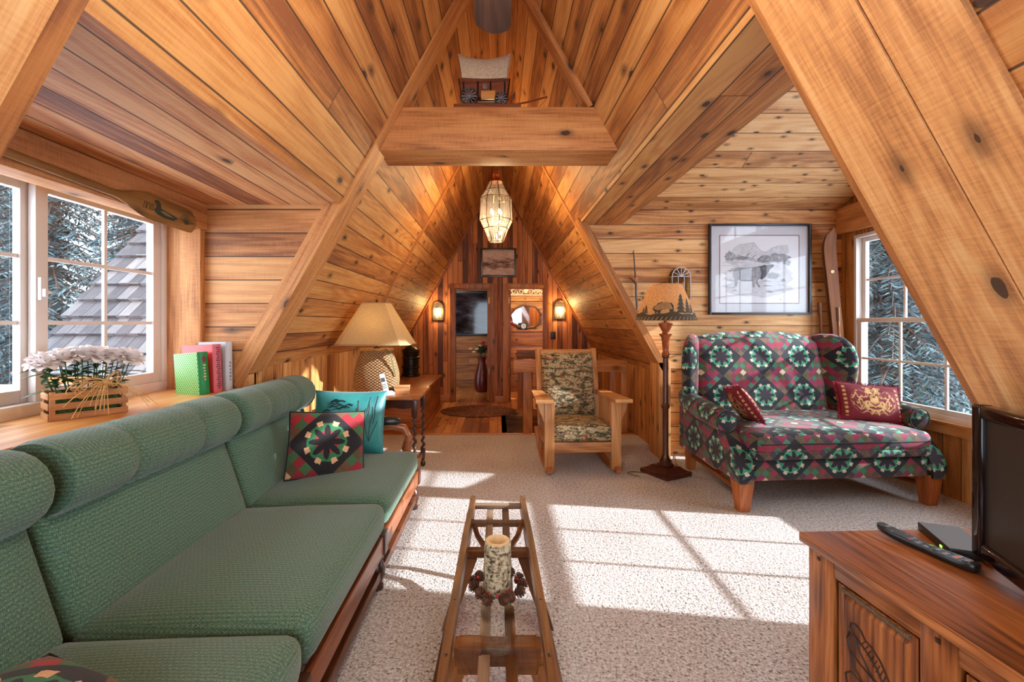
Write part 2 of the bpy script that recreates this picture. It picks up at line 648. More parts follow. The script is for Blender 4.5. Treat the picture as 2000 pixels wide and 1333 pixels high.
def carpet_mat():
    m = Mat('speckled_carpet', 0.95)
    u, v = m.uv()
    a = m.noise(m.vec(m.mul(u, 95.0), m.mul(v, 95.0)), 1.0, 2.0, 0.65)
    b = m.noise(m.vec(m.mul(u, 55.0), m.mul(v, 55.0), 4.0), 1.0, 3.0, 0.6)
    l = m.noise(m.vec(m.mul(u, 1.6), m.mul(v, 1.6), 9.0), 1.0, 2.0)
    t = m.add(m.mul(a, 0.6), m.mul(b, 0.4))
    t = m.add(t, m.mul(m.sub(l, 0.5), 0.10))
    m.col(m.ramp(t, [(0.36, (74, 58, 50)), (0.45, (180, 166, 156)), (0.58, (220, 212, 206)), (0.72, (240, 236, 232))]))
    m.bump(m.add(a, b), 0.9, 0.012)
    m.b.inputs['Sheen Weight'].default_value = 0.2
    return m.m


CARPET = carpet_mat()


def sofa_mat():
    m = Mat('green_woven_fabric', 0.92)
    u, v = m.uv()
    s = 1 / 0.0155
    x, y = m.mul(u, s), m.mul(v, s * 1.25)
    row = m.f('FLOOR', y)
    xs = m.add(x, m.mul(m.f('MODULO', m.f('ABSOLUTE', row), 2.0), 0.5))
    fx = m.sub(m.f('FRACT', xs), 0.5)
    fy = m.sub(m.f('FRACT', y), 0.5)
    d = m.f('SQRT', m.add(m.mul(fx, fx), m.mul(fy, fy)))
    weave = m.f('SINE', m.mul(m.add(u, m.mul(v, 0.6)), 900.0))
    weave2 = m.f('SINE', m.mul(m.sub(v, m.mul(u, 0.5)), 800.0))
    nz = m.noise(m.vec(m.mul(u, 160.0), m.mul(v, 160.0)), 1.0, 2.0, 0.6)
    t = m.add(m.mul(nz, 0.8), m.mul(m.mul(weave, weave2), 0.12))
    c = m.ramp(t, [(0.2, (36, 68, 58)), (0.45, (80, 116, 92)), (0.75, (122, 148, 114))])
    band = m.mr(m.f('ABSOLUTE', fy), 0.32, 0.5, 0.0, 0.55)
    c = m.mix(band, c, (34, 56, 48))
    c = m.mix(m.mr(d, 0.07, 0.2, 0.55, 0.0), c, (158, 136, 102))
    c = m.mix(m.mr(m.f('ABSOLUTE', m.sub(d, 0.3)), 0.0, 0.05, 0.35, 0.0), c, (88, 52, 46))
    m.col(c)
    m.bump(m.add(m.mul(nz, 0.5), m.sub(0.5, d)), 0.4, 0.004)
    m.b.inputs['Sheen Weight'].default_value = 0.25
    return m.m


SOFA = sofa_mat()
QUILT = quilt('patchwork_upholstery', 0.36, 0.33,
              [(142, 38, 74), (92, 84, 52), (150, 34, 60), (84, 70, 46), (74, 54, 66), (70, 132, 104), (206, 184, 150), (112, 86, 62), (60, 116, 88), (150, 44, 70)],
              ((26, 26, 34), (56, 150, 118), (206, 190, 160), (150, 44, 80)), ox=0.02, oy=-0.02, grid=6)
QUILT_P = quilt('patchwork_pillow_cloth', 0.42, 0.42,
                [(160, 32, 44), (92, 72, 40), (178, 34, 44), (70, 110, 64), (110, 74, 44), (60, 120, 76), (226, 172, 124), (120, 82, 50), (66, 104, 62), (152, 36, 44)],
                ((26, 20, 24), (50, 122, 76), (232, 180, 134), (176, 30, 50)), grid=6)


def damask_mat():
    m = Mat('crimson_damask', 0.85)
    u, v = m.uv()
    n1 = m.noise(m.vec(m.mul(m.f('ABSOLUTE', u), 16.0), m.mul(v, 16.0), 3.0), 1.0, 2.5, 0.6, 1.2)
    band = m.mr(m.f('ABSOLUTE', m.sub(n1, 0.5)), 0.02, 0.075, 1.0, 0.0)
    e = m.add(m.mul(m.mul(u, u), 1 / 0.165 ** 2), m.mul(m.mul(v, v), 1 / 0.125 ** 2))
    inside = m.mr(e, 0.75, 1.0, 1.0, 0.0)
    g = m.mul(band, inside)
    au = m.f('ABSOLUTE', u)
    chain = m.mul(m.mr(m.f('ABSOLUTE', m.sub(au, 0.188)), 0.005, 0.013, 1.0, 0.0), m.f('GREATER_THAN', m.f('SINE', m.mul(v, 190.0)), -0.3))
    chain = m.mul(chain, m.f('LESS_THAN', m.f('ABSOLUTE', v), 0.12))
    g = m.f('MAXIMUM', g, chain)
    c = m.mix(g, (122, 14, 34), (214, 170, 104))
    nz = m.noise(m.vec(m.mul(u, 400.0), m.mul(v, 400.0)), 1.0)
    m.col(m.mix(m.mr(nz, 0.3, 0.7, 0.3, 0.0), c, (60, 4, 14)))
    m.bump(m.add(nz, g), 0.4, 0.003)
    return m.m


DAMASK = damask_mat()


def wildlife_mat():
    m = Mat('wildlife_print_cloth', 0.9)
    u, v = m.uv()
    a = m.noise(m.vec(m.mul(u, 11.0), m.mul(v, 30.0)), 1.0, 4.0, 0.65, 0.6)
    b = m.noise(m.vec(m.mul(u, 42.0), m.mul(v, 60.0), 5.0), 1.0, 3.0, 0.6, 0.8)
    t = m.add(m.mul(a, 0.62), m.mul(b, 0.38))
    c = m.ramp(t, [(0.30, (24, 24, 22)), (0.40, (58, 78, 60)), (0.455, (108, 76, 46)), (0.50, (160, 138, 100)), (0.545, (190, 172, 136)), (0.585, (96, 106, 78)), (0.63, (32, 40, 34)), (0.68, (176, 120, 62))], True)
    k = m.noise(m.vec(m.mul(u, 9.0), m.mul(v, 12.0), 11.0), 1.0, 2.0, 0.5, 1.0)
    c = m.mix(m.mr(k, 0.66, 0.70), c, (140, 74, 36))
    m.col(c)
    m.bump(b, 0.3, 0.003)
    return m.m


WILDLIFE = wildlife_mat()


def wicker_mat():
    m = Mat('wicker_weave', 0.6)
    tc = m.obj()
    sp = m.n('ShaderNodeSeparateXYZ')
    m.t.links.new(tc, sp.inputs[0])
    th = m.f('ARCTAN2', sp.outputs[1], sp.outputs[0])
    x = m.mul(th, 25 / PI)
    y = m.mul(sp.outputs[2], 84.0)
    par = m.mul(m.f('MODULO', m.f('ABSOLUTE', m.f('FLOOR', y)), 2.0), PI)
    s1 = m.f('SINE', m.add(m.mul(x, PI), par))
    fy = m.f('ABSOLUTE', m.sub(m.f('FRACT', y), 0.5))
    h = m.add(m.mul(s1, 0.5), m.mul(m.sub(0.5, fy), 1.4))
    nz = m.noise(tc, 60.0, 2.0)
    c = m.ramp(m.add(m.mul(h, 0.55), m.mul(nz, 0.35)), [(0.05, (74, 46, 26)), (0.35, (170, 124, 78)), (0.8, (222, 184, 134))])
    m.col(c)
    m.bump(h, 0.9, 0.01)
    return m.m


WICKER = wicker_mat()

# ------------------------------------------------------------------ the room: an A-frame loft
ZR = 3.72                    # ridge height
SL = 1.8                     # rise over run of both slopes
Y0, Y1 = -1.8, 7.6           # back and far gable walls


def zs(x):
    return ZR - SL * abs(x)


NL = Vector((-SL, 0, 1)).normalized()     # outward normal of the left slope (points up and out)
NR = Vector((SL, 0, 1)).normalized()


def slope(name, sgn, x0, x1, y0, y1, mat, th=0.12, off=0.0):
    """piece of roof lining between |x| = x0 and x1, extruded outward"""
    n = NR if sgn > 0 else NL
    pts = [(sgn * x0, y0, zs(x0)), (sgn * x0, y1, zs(x0)), (sgn * x1, y1, zs(x1)), (sgn * x1, y0, zs(x1))]
    pts = [Vector(p) + n * off for p in pts]
    return pts, n * th


def slopes(name, sgn, parts, mat, grain=(0, 1, 0)):
    g = G()
    for p in parts:
        pts, v = slope(name, sgn, *p, mat)
        g.slab(pts, v)
    return struct(g.done(name, mat, grain=grain, smooth=0))


XL = 0.946      # crease between left slope and flat dormer ceiling
XRS = 0.8055    # crease between right slope and flat soffit
XRE = 1.215     # outer edge of that soffit
LDY0, LDY1 = 1.03, 2.78     # left dormer
RDY0, RDY1 = 1.41, 4.53     # right dormer
LCZ = 2.017
RSZ = 2.27

slopes('ceiling_left', -1, [(0.0, XL, Y0, Y1), (XL, 1.75, Y0, LDY0), (XL, 1.6, LDY1 + 0.02, Y1)], W_ROOF)
slopes('ceiling_right', 1, [(0.0, XRS, Y0, Y1), (XRS, 1.85, Y0, RDY0), (XRS, 1.72, RDY1 + 0.02, Y1)], W_ROOF)

# floors
g = G(); g.box(-2.1, 3.5, Y0 - 0.1, 5.36, -0.12, 0.0)
struct(g.done('floor', CARPET, smooth=0))
g = G()
g.box(-2.1, 0.11, 5.39, 9.6, -0.12, 0.0)
g.box(0.11, 2.1, 6.95, 9.6, -0.12, 0.0)
struct(g.done('floor_landing', W_FLOOR, grain=(0, 1, 0), smooth=0))
g = G(); g.box(-1.5, 1.6, 5.36, 5.42, -0.12, 0.012, 0.004)
struct(g.done('trim_1', W_RTRIM, grain=(1, 0, 0)))
# stairwell below the landing
g = G()
g.box(0.05, 0.11, 5.42, 6.95, -2.2, -0.0)
g.box(0.11, 1.7, 6.95, 7.0, -2.2, -0.12)
g.box(0.11, 1.7, 5.36, 5.41, -2.2, -0.12)
g.box(1.62, 1.7, 5.41, 6.95, -2.2, 0.0)
struct(g.done('wall_stairwell', W_ROOM, grain=(0, 1, 0), smooth=0))
g = G()
for i in range(6):
    g.box(0.11 + i * 0.25, 0.36 + i * 0.25, 5.42, 6.9, -0.42 - 0.2 * i, -0.38 - 0.2 * i)
    g.box(0.11 + i * 0.25, 0.13 + i * 0.25, 5.42, 6.9, -0.42 - 0.2 * i, -0.2 - 0.2 * i)
struct(g.done('floor_stairs', W_FLOOR, grain=(0, 1, 0), smooth=0))

# knee walls
g = G()
g.box(-1.6, -1.5, LDY1 + 0.06, Y1, 0, zs(1.5))
g.box(-1.9, -1.7, Y0, LDY0 - 0.06, 0, zs(1.7))
struct(g.done('wall_knee_left', W_VERT, grain=(0, 0, 1), smooth=0))
g = G()
g.box(1.62, 1.72, RDY1 + 0.1, Y1, 0, zs(1.62))
g.box(1.75, 1.85, Y0, RDY0 - 0.06, 0, zs(1.75))
struct(g.done('wall_knee_right', W_VERT, grain=(0, 0, 1), smooth=0))

# left dormer: flat ceiling, end walls, window wall
g = G(); g.box(-2.1, -XL, LDY0, LDY1 + 0.02, LCZ, LCZ + 0.1)
struct(g.done('ceiling_dormer_left', W_LCEIL, grain=(0, 1, 0), smooth=0))


def end_left(y0, y1, name):
    xb = 1.50
    g = G()
    g.slab([(-2.1, y0, 0), (-xb, y0, 0), (-xb, y0, zs(xb) - 0.02), (-XL + 0.0, y0, LCZ), (-2.1, y0, LCZ)], (0, y1 - y0, 0))
    return struct(g.done(name, W_LWALL, grain=(1, 0, 0), smooth=0))


end_left(LDY1, LDY1 + 0.08, 'wall_dormer_left_far')
end_left(LDY0 - 0.08, LDY0, 'wall_dormer_left_near')
WX = -1.985
WZ0, WZ1 = 0.93, 1.95
WY0, WY1 = 1.22, 2.765
g = G()
g.box(WX - 0.1, WX, LDY0, LDY1, 0, WZ0 - 0.025)
g.box(WX - 0.1, WX, LDY0, LDY1, WZ1, LCZ)
g.box(WX - 0.1, WX, LDY0, WY0, WZ0 - 0.025, WZ1)
g.box(WX - 0.1, WX, WY1, LDY1, WZ0 - 0.025, WZ1)
struct(g.done('wall_window_left', W_VERT, grain=(0, 0, 1), smooth=0))
g = G(); g.box(-1.64, -1.57, LDY0, LDY1, 0, 0.875)
struct(g.done('wall_below_sill', W_VERT, grain=(0, 0, 1), smooth=0))
g = G(); g.box(WX - 0.06, -1.54, LDY0, LDY1 + 0.03, 0.877, 0.907, 0.003)
struct(g.done('trim_sill_left', W_SILL, grain=(0, 1, 0)))
g = G(); g.box(-1.87, -1.75, LDY0, LDY1, 1.86, LCZ, 0.004)
struct(g.done('beam_header_left', W_BEAM, grain=(0, 1, 0)))
g = G(); g.box(-1.89, -1.765, LDY1 - 0.045, LDY1, 0.907, LCZ, 0.004)
struct(g.done('trim_post_left', W_BEAM, grain=(0, 0, 1)))
g = G(); g.box(WX, -1.89, LDY1 - 0.03, LDY1, 0.907, 1.9)
struct(g.done('trim_jamb_left', W_LWALL, grain=(0, 0, 1), smooth=0))


def sash(g, y0, y1, z0, z1, x, w=0.05, t=0.035, cols=2, rows=3, inward=1, mw=0.018):
    """sash frame and muntins in a plane x = const"""
    a, b = (x, x - inward * t)
    xa, xb = min(a, b), max(a, b)
    g.box(xa, xb, y0, y0 + w, z0, z1, 0.004)
    g.box(xa, xb, y1 - w, y1, z0, z1, 0.004)
    g.box(xa, xb, y0 + w, y1 - w, z0, z0 + w, 0.004)
    g.box(xa, xb, y0 + w, y1 - w, z1 - w, z1, 0.004)
    xm = (xa + xb) / 2
    for i in range(1, cols):
        y = y0 + w + (y1 - y0 - 2 * w) * i / cols
        g.box(xm - 0.007, xm + 0.007, y - mw / 2, y + mw / 2, z0 + w, z1 - w)
    for i in range(1, rows):
        z = z0 + w + (z1 - z0 - 2 * w) * i / rows
        g.box(xm - 0.0065, xm + 0.0065, y0 + w, y1 - w, z - mw / 2, z + mw / 2)


w1 = thing('window_1', None, None)
struct(w1)
g = G()
for (a, b, c, d) in ((WY0, WY1, WZ0 - 0.025, WZ0 + 0.03), (WY0, WY1, WZ1 - 0.02, WZ1)):
    g.box(WX - 0.09, WX + 0.012, a, b, c, d, 0.004)
g.box(WX - 0.09, WX + 0.012, WY0, WY0 + 0.03, WZ0, WZ1 - 0.02, 0.004)
g.box(WX - 0.09, WX + 0.012, WY1 - 0.045, WY1, WZ0 + 0.03, WZ1 - 0.02, 0.004)
g.done('window_frame', VINYL, w1)
SY = 1.985
g = G(); sash(g, SY, WY1 - 0.045, WZ0 + 0.03, WZ1 - 0.02, WX - 0.005, w=0.056)
s1 = g.done('sash', VINYL, w1)
g = G(); g.box(WX - 0.026, WX - 0.022, SY + 0.05, WY1 - 0.09, WZ0 + 0.08, WZ1 - 0.07)
g.done('glass', GLASS, s1, smooth=0)
g = G(); sash(g, WY0 + 0.03, SY + 0.03, WZ0 + 0.03, WZ1 - 0.02, WX - 0.045, w=0.056)
s2 = g.done('sash', VINYL, w1)
g = G(); g.box(WX - 0.066, WX - 0.062, WY0 + 0.08, SY - 0.05, WZ0 + 0.08, WZ1 - 0.07)
g.done('glass', GLASS, s2, smooth=0)
g = G()
g.box(WX - 0.002, WX + 0.014, SY + 0.004, SY + 0.03, 1.40, 1.50, 0.004)
g.box(WX + 0.012, WX + 0.03, SY + 0.008, SY + 0.022, 1.415, 1.45, 0.004)
g.box(WX + 0.006, WX + 0.022, SY + 0.022, SY + 0.046, 1.43, 1.442, 0.003)
g.done('latch', VINYL, w1)

# right dormer
g = G(); g.box(XRS, XRE, RDY0, RDY1, RSZ, RSZ + 0.06)
g.slab([(XRS, RDY0, RSZ), (XRS, RDY1, RSZ), (XRS + 0.002, RDY1, RSZ + 0.06), (XRS + 0.002, RDY0, RSZ + 0.06)], (0, 0, 0.02))
struct(g.done('ceiling_soffit_right', W_ROOF, grain=(0, 1, 0), smooth=0))
DZE, DZP = 2.43, 3.21
DYM = (RDY0 + RDY1) / 2
GX = 3.38
g = G()
g.slab([(XRE, RDY0, RSZ + 0.058), (XRE, RDY1, RSZ + 0.058), (XRE, RDY1, DZE), (XRE, DYM, DZP), (XRE, RDY0, DZE)], (-0.04, 0, 0))
struct(g.done('wall_above_soffit', W_ROOF, grain=(0, 1, 0), smooth=0))
g = G()
g.slab([(XRE - 0.05, RDY1 + 0.02, DZE - 0.01), (GX + 0.1, RDY1 + 0.02, DZE - 0.01), (GX + 0.1, DYM, DZP), (XRE - 0.05, DYM, DZP)], (0, 0.05, 0.1))
g.slab([(XRE - 0.05, RDY0 - 0.02, DZE - 0.01), (GX + 0.1, RDY0 - 0.02, DZE - 0.01), (GX + 0.1, DYM, DZP), (XRE - 0.05, DYM, DZP)], (0, -0.05, 0.1))
struct(g.done('ceiling_dormer_right', W_RCEIL, grain=(1, 0, 0), smooth=0))


def end_right(y0, y1, name, mat):
    g = G()
    g.slab([(1.70, y0, 0), (GX + 0.1, y0, 0), (GX + 0.1, y0, DZE), (XRS - 0.02, y0, DZE), (XRS - 0.02, y0, RSZ + 0.02), (XRS + 0.01, y0, RSZ), (1.62, y0, zs(1.62))], (0, y1 - y0, 0))
    return struct(g.done(name, mat, grain=(1, 0, 0), smooth=0))


end_right(RDY1, RDY1 + 0.08, 'wall_dormer_right_far', W_RWALL)
end_right(RDY0 - 0.08, RDY0, 'wall_dormer_right_near', W_RWALL)

# gable wall of the right dormer with two double-hung windows
RZ0, RZ1 = 0.575, 2.13
RW = [(3.02, 4.36), (1.62, 2.94)]
g = G()
g.box(GX, GX + 0.12, RDY0, RDY1, 0, RZ0 - 0.03)
g.box(GX, GX + 0.12, RDY0, RDY1, RZ1, 2.47)
TRN = [(RDY1 - 0.22, 2.47), (DYM, 3.13), (RDY0 + 0.22, 2.47)]      # triangular opening under the dormer ridge
g.slab([(GX, RDY1, 2.43), (GX, DYM, DZP), (GX, DYM, 3.13), (GX, RDY1 - 0.22, 2.47), (GX, RDY1, 2.47)], (0.12, 0, 0))
g.slab([(GX, RDY0, 2.43), (GX, DYM, DZP), (GX, DYM, 3.13), (GX, RDY0 + 0.22, 2.47), (GX, RDY0, 2.47)], (0.12, 0, 0))
for a, b in ((RDY0, RW[1][0]), (RW[1][1], RW[0][0]), (RW[0][1], RDY1)):
    g.box(GX, GX + 0.12, a, b, RZ0 - 0.03, RZ1)
struct(g.done('wall_gable_right', W_VERT, grain=(0, 0, 1), smooth=0))
g = G(); g.box(GX - 0.06, GX, RDY0, RDY1, 2.17, 2.30, 0.004)
g.box(GX - 0.05, GX, RDY0, RDY1, 2.302, 2.425, 0.004)
struct(g.done('beam_header_right', W_BEAM, grain=(0, 1, 0)))
g = G(); g.box(GX - 0.03, GX + 0.005, RDY0, RDY1 - 0.0, 0.47, 0.545, 0.003)
g.box(GX - 0.055, GX + 0.01, RDY0, RDY1 - 0.0, 0.545, 0.565, 0.003)
struct(g.done('trim_sill_right', W_SILL, grain=(0, 1, 0)))
for k, (a, b) in enumerate(RW):
    w = struct(thing('window_%d' % (k + 2), None, None))
    g = G()
    zm = 1.33
    g.box(GX - 0.012, GX + 0.1, a, b, RZ0 - 0.03, RZ0 + 0.03, 0.004)
    g.box(GX - 0.012, GX + 0.1, a, b, RZ1 - 0.03, RZ1, 0.004)
    g.box(GX - 0.012, GX + 0.1, a, a + 0.03, RZ0 + 0.03, RZ1 - 0.03, 0.004)
    g.box(GX - 0.012, GX + 0.1, b - 0.03, b, RZ0 + 0.03, RZ1 - 0.03, 0.004)
    g.done('window_frame', VINYL, w)
    g = G(); sash(g, a + 0.03, b - 0.03, RZ0 + 0.03, zm + 0.02, GX + 0.004, w=0.04, cols=3, rows=2, inward=-1, mw=0.02)
    s_ = g.done('sash', VINYL, w)
    g = G(); g.box(GX + 0.02, GX + 0.024, a + 0.065, b - 0.065, RZ0 + 0.065, zm - 0.015)
    g.done('glass', GLASS, s_, smooth=0)
    g = G(); sash(g, a + 0.03, b - 0.03, zm - 0.02, RZ1 - 0.03, GX + 0.045, w=0.04, cols=3, rows=2, inward=-1, mw=0.02)
    s_ = g.done('sash', VINYL, w)
    g = G(); g.box(GX + 0.061, GX + 0.065, a + 0.065, b - 0.065, zm + 0.015, RZ1 - 0.065)
    g.done('glass', GLASS, s_, smooth=0)


w = struct(thing('window_5', None, None))
g = G()
for (ya, za), (yb, zb) in ((TRN[0], TRN[1]), (TRN[1], TRN[2]), (TRN[2], TRN[0])):
    d_ = Vector((0, yb - ya, zb - za)).normalized()
    nn = Vector((0, -d_.z, d_.y)) * 0.045
    cen = Vector((GX, DYM, 2.69))
    if nn.dot(cen - Vector((GX, ya, za))) < 0:
        nn = -nn
    a_, b_ = Vector((GX + 0.02, ya, za)), Vector((GX + 0.02, yb, zb))
    g.slab([a_, b_, b_ + nn - d_ * 0.04, a_ + nn + d_ * 0.04], (0.06, 0, 0))
g.box(GX + 0.03, GX + 0.07, DYM - 0.03, DYM + 0.03, 2.5, 3.09)
for yy in (DYM - 0.6, DYM + 0.6):
    g.box(GX + 0.04, GX + 0.06, yy - 0.012, yy + 0.012, 2.5, 2.82)
g.done('window_frame', VINYL, w)
g = G()
g.slab([(GX + 0.048, TRN[0][0] - 0.06, 2.49), (GX + 0.048, DYM, 3.10), (GX + 0.048, TRN[2][0] + 0.06, 2.49)], (0.004, 0, 0))
g.done('glass', GLASS, w, smooth=0)

# rafters and battens that lie on the slopes
def rafter(name, sgn, y0, y1, x0, x1, mat, proud=0.012, back=0.09, bev=0.003):
    n = NR if sgn > 0 else NL
    g = G()
    pts = [(sgn * x0, y0, zs(x0)), (sgn * x0, y1, zs(x0)), (sgn * x1, y1, zs(x1)), (sgn * x1, y0, zs(x1))]
    pts = [Vector(p) - n * proud for p in pts]
    g.slab(pts, n * (proud + back))
    return struct(g.done(name, mat, grain=(sgn, 0, -SL), smooth=0))


rafter('beam_rafter_left', -1, LDY1 - 0.015, 2.985, 0.02, 1.56, W_BEAM, 0.012, 0.085)
rafter('beam_rafter_right', 1, 2.86, 2.985, 0.02, 0.59, W_BEAM, 0.03, 0.08)
rafter('beam_rafter_near_left', -1, 0.72, 0.985, 0.02, 1.7, W_RAFT, 0.02, 0.02)
rafter('trim_rafter_edge_left', -1, 0.988, 1.05, 0.3, 1.7, W_TRIM, 0.004, 0.06)
rafter('beam_rafter_near_right', 1, 1.135, 1.395, 0.3, 1.7, W_RAFT, 0.02, 0.02)
rafter('beam_rafter_nearest_right', 1, 0.952, 1.131, 0.3, 1.7, W_RAFT, 0.016, 0.02)
rafter('trim_rafter_edge_right', 1, 1.40, 1.43, 0.3, 1.7, W_TRIM, 0.012, 0.06)
rafter('beam_rafter_corner_right', 1, 4.42, 4.60, 0.78, 1.60, W_TRIM, 0.014, 0.05)
rafter('trim_batten_right', 1, 4.615, 4.66, 0.02, 1.60, W_SILL, 0.014, 0.01)
rafter('trim_batten_left', -1, 4.85, 4.91, 0.02, 1.5, W_TRIM, 0.014, 0.01)
for sg, nm in ((-1, 'trim_far_left'), (1, 'trim_far_right')):
    rafter(nm, sg, Y1 - 0.09, Y1 - 0.01, 0.02, 1.6, W_RTRIM, 0.02, 0.01)
g = G(); g.box(1.545, 1.66, 4.42, 4.68, 0, 0.925, 0.004)
struct(g.done('trim_post_right', W_VERT, grain=(0, 0, 1)))

# collar beam
g = G(); g.box(-0.80, 0.78, 2.86, 3.15, 2.375, 2.645, 0.006)
struct(g.done('beam_collar', W_BEAM, grain=(1, 0, 0)))

# back gable wall behind the camera, mostly glazed
g = G()
g.box(-1.9, -1.1, Y0 - 0.1, Y0, 0, zs(1.1))
g.box(1.1, 1.9, Y0 - 0.1, Y0, 0, zs(1.1))
g.box(-1.1, 1.1, Y0 - 0.1, Y0, 0, 0.3)
g.slab([(-1.1, Y0, 2.3), (1.1, Y0, 2.3), (0.35, Y0, ZR), (-0.35, Y0, ZR)], (0, -0.1, 0))
struct(g.done('wall_back', W_VERT, grain=(0, 0, 1), smooth=0))
w4 = struct(thing('window_4', None, None))
g = G()
for a, b in ((-1.1, -1.03), (-0.035, 0.035), (1.03, 1.1)):
    g.box(a, b, Y0 - 0.08, Y0 - 0.01, 0.3, 2.3, 0.004)
for a, b in ((0.3, 0.37), (2.23, 2.3)):
    g.box(-1.03, -0.035, Y0 - 0.08, Y0 - 0.01, a, b, 0.004)
    g.box(0.035, 1.03, Y0 - 0.08, Y0 - 0.01, a, b, 0.004)
g.done('window_frame', VINYL, w4)
g = G(); g.box(-1.03, 1.03, Y0 - 0.05, Y0 - 0.045, 0.37, 2.23)
g.done('glass', GLASS, w4, smooth=0)

# far gable wall with two door openings
D1 = (-0.715, -0.118, 1.89)
D2 = (0.165, 0.768, 1.89)
g = G()
Yf = Y1


def far_piece(x0, x1, z0=0.0, z1=None):
    pts = [(x0, Yf, z0), (x1, Yf, z0)]
    if z1 is not None:
        pts += [(x1, Yf, z1), (x0, Yf, z1)]
    else:
        pts += [(x1, Yf, zs(x1))]
        if x0 < 0 < x1:
            pts += [(0, Yf, ZR)]
        pts += [(x0, Yf, zs(x0))]
    g.slab(pts, (0, 0.1, 0))


far_piece(-1.6, D1[0])
far_piece(D2[1], 1.7)
far_piece(D1[1], D2[0], 0, 1.89)
far_piece(-0.715, 0.768, 1.89)
struct(g.done('wall_far', W_FAR, grain=(0, 0, 1), smooth=0))
g = G()
g.box(-1.5, -0.79, Y1 - 0.015, Y1, 0, 0.12, 0.003)
g.box(-0.06, 0.1, Y1 - 0.015, Y1, 0, 0.10, 0.003)
struct(g.done('baseboard_far', W_RTRIM, grain=(1, 0, 0)))
for k, (a, b, h) in enumerate((D1, D2)):
    d = struct(thing('door_%d' % (k + 1), None, None))
    g = G()
    for yy in (Y1 - 0.022,):
        g.box(a - 0.07, a + 0.004, yy, Y1, 0, h + 0.07, 0.003)
        g.box(b - 0.004, b + 0.07, yy, Y1, 0, h + 0.07, 0.003)
        g.box(a + 0.004, b - 0.004, yy, Y1, h - 0.004, h + 0.07, 0.003)
    g.box(a, a + 0.02, Y1, Y1 + 0.1, 0, h, 0.002)
    g.box(b - 0.02, b, Y1, Y1 + 0.1, 0, h, 0.002)
    g.box(a + 0.02, b - 0.02, Y1, Y1 + 0.1, h - 0.02, h, 0.002)
    g.done('door_casing', W_RTRIM, d, grain=(0, 0, 1))
    hx = b - 0.02 if k == 0 else a + 0.02
    sg = -1 if k == 0 else 1
    g = G()
    xx = hx - 0.001 * sg
    g.box(min(xx, xx + sg * 0.036), max(xx, xx + sg * 0.036), Y1 + 0.105, Y1 + 0.68, 0.01, h - 0.03, 0.003)
    lf = g.done('door_leaf', W_RTRIM, d, grain=(0, 0, 1))
    for z in (0.45, 1.63):
        g = G()
        g.box(hx - 0.004 if sg > 0 else hx - 0.002 - 0.006, hx + 0.008 if sg > 0 else hx + 0.004, Y1 + 0.05, Y1 + 0.1, z, z + 0.1)
        g.done('hinge', plain('hinge_brass_%d' % k, (206, 176, 120), 0.35, metal=0.6), lf)

# the two small rooms behind the far wall
g = G()
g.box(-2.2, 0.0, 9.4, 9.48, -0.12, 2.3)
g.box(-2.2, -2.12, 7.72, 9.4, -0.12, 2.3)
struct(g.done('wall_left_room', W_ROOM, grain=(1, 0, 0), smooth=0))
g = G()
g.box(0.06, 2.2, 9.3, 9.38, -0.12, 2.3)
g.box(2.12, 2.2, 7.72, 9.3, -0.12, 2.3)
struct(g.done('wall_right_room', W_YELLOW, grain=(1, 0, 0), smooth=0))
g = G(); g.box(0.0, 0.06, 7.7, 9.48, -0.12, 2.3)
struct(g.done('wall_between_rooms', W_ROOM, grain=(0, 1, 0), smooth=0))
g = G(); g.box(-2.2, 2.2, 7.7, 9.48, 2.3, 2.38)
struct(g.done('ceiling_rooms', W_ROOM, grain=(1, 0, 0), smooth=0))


def lamp(name, loc, w, color=(1.0, 0.72, 0.42), r=0.03):
    d = bpy.data.lights.new(name, 'POINT')
    d.energy = w
    d.color = color
    d.shadow_soft_size = r
    o = bpy.data.objects.new(name, d)
    o.location = loc
    COL.objects.link(o)
    return o


WARM = (1.0, 0.76, 0.49)
lamp('bedroom_light', (0.75, 8.3, 2.15), 26, WARM, 0.08)
lamp('bathroom_light', (-0.9, 8.4, 2.2), 5, WARM, 0.08)

# ------------------------------------------------------------------ outdoors
def needles_mat():
    m = Mat('conifer_needles', 0.8)
    nz = m.noise(m.obj(), 2.2, 3.0, 0.6)
    n2 = m.noise(m.obj(), 14.0, 2.0, 0.6)
    c = m.ramp(m.add(m.mul(nz, 0.6), m.mul(n2, 0.4)), [(0.28, (20, 31, 34)), (0.5, (58, 80, 85)), (0.75, (122, 146, 147))])
    m.col(c)
    return m.m


NEEDLE = needles_mat()
BARK = plain('conifer_bark', (84, 66, 56), 0.9, var=0.4, scale=8)
SNOW = plain('snow', (226, 230, 238), 0.7, var=0.05, scale=1.5)
g = G()
n = 30
vs_ = []
for i in range(n + 1):
    for j in range(n + 1):
        x, y = -45 + 90 * i / n, -30 + 90 * j / n
        vs_.append((x, y, -3.2 + 0.35 * math.sin(x * 0.3 + 1) * math.cos(y * 0.27)))
fs = [(i * (n + 1) + j, (i + 1) * (n + 1) + j, (i + 1) * (n + 1) + j + 1, i * (n + 1) + j + 1) for i in range(n) for j in range(n)]
g._faces(vs_, fs)
struct(g.done('ground_snow', SNOW))


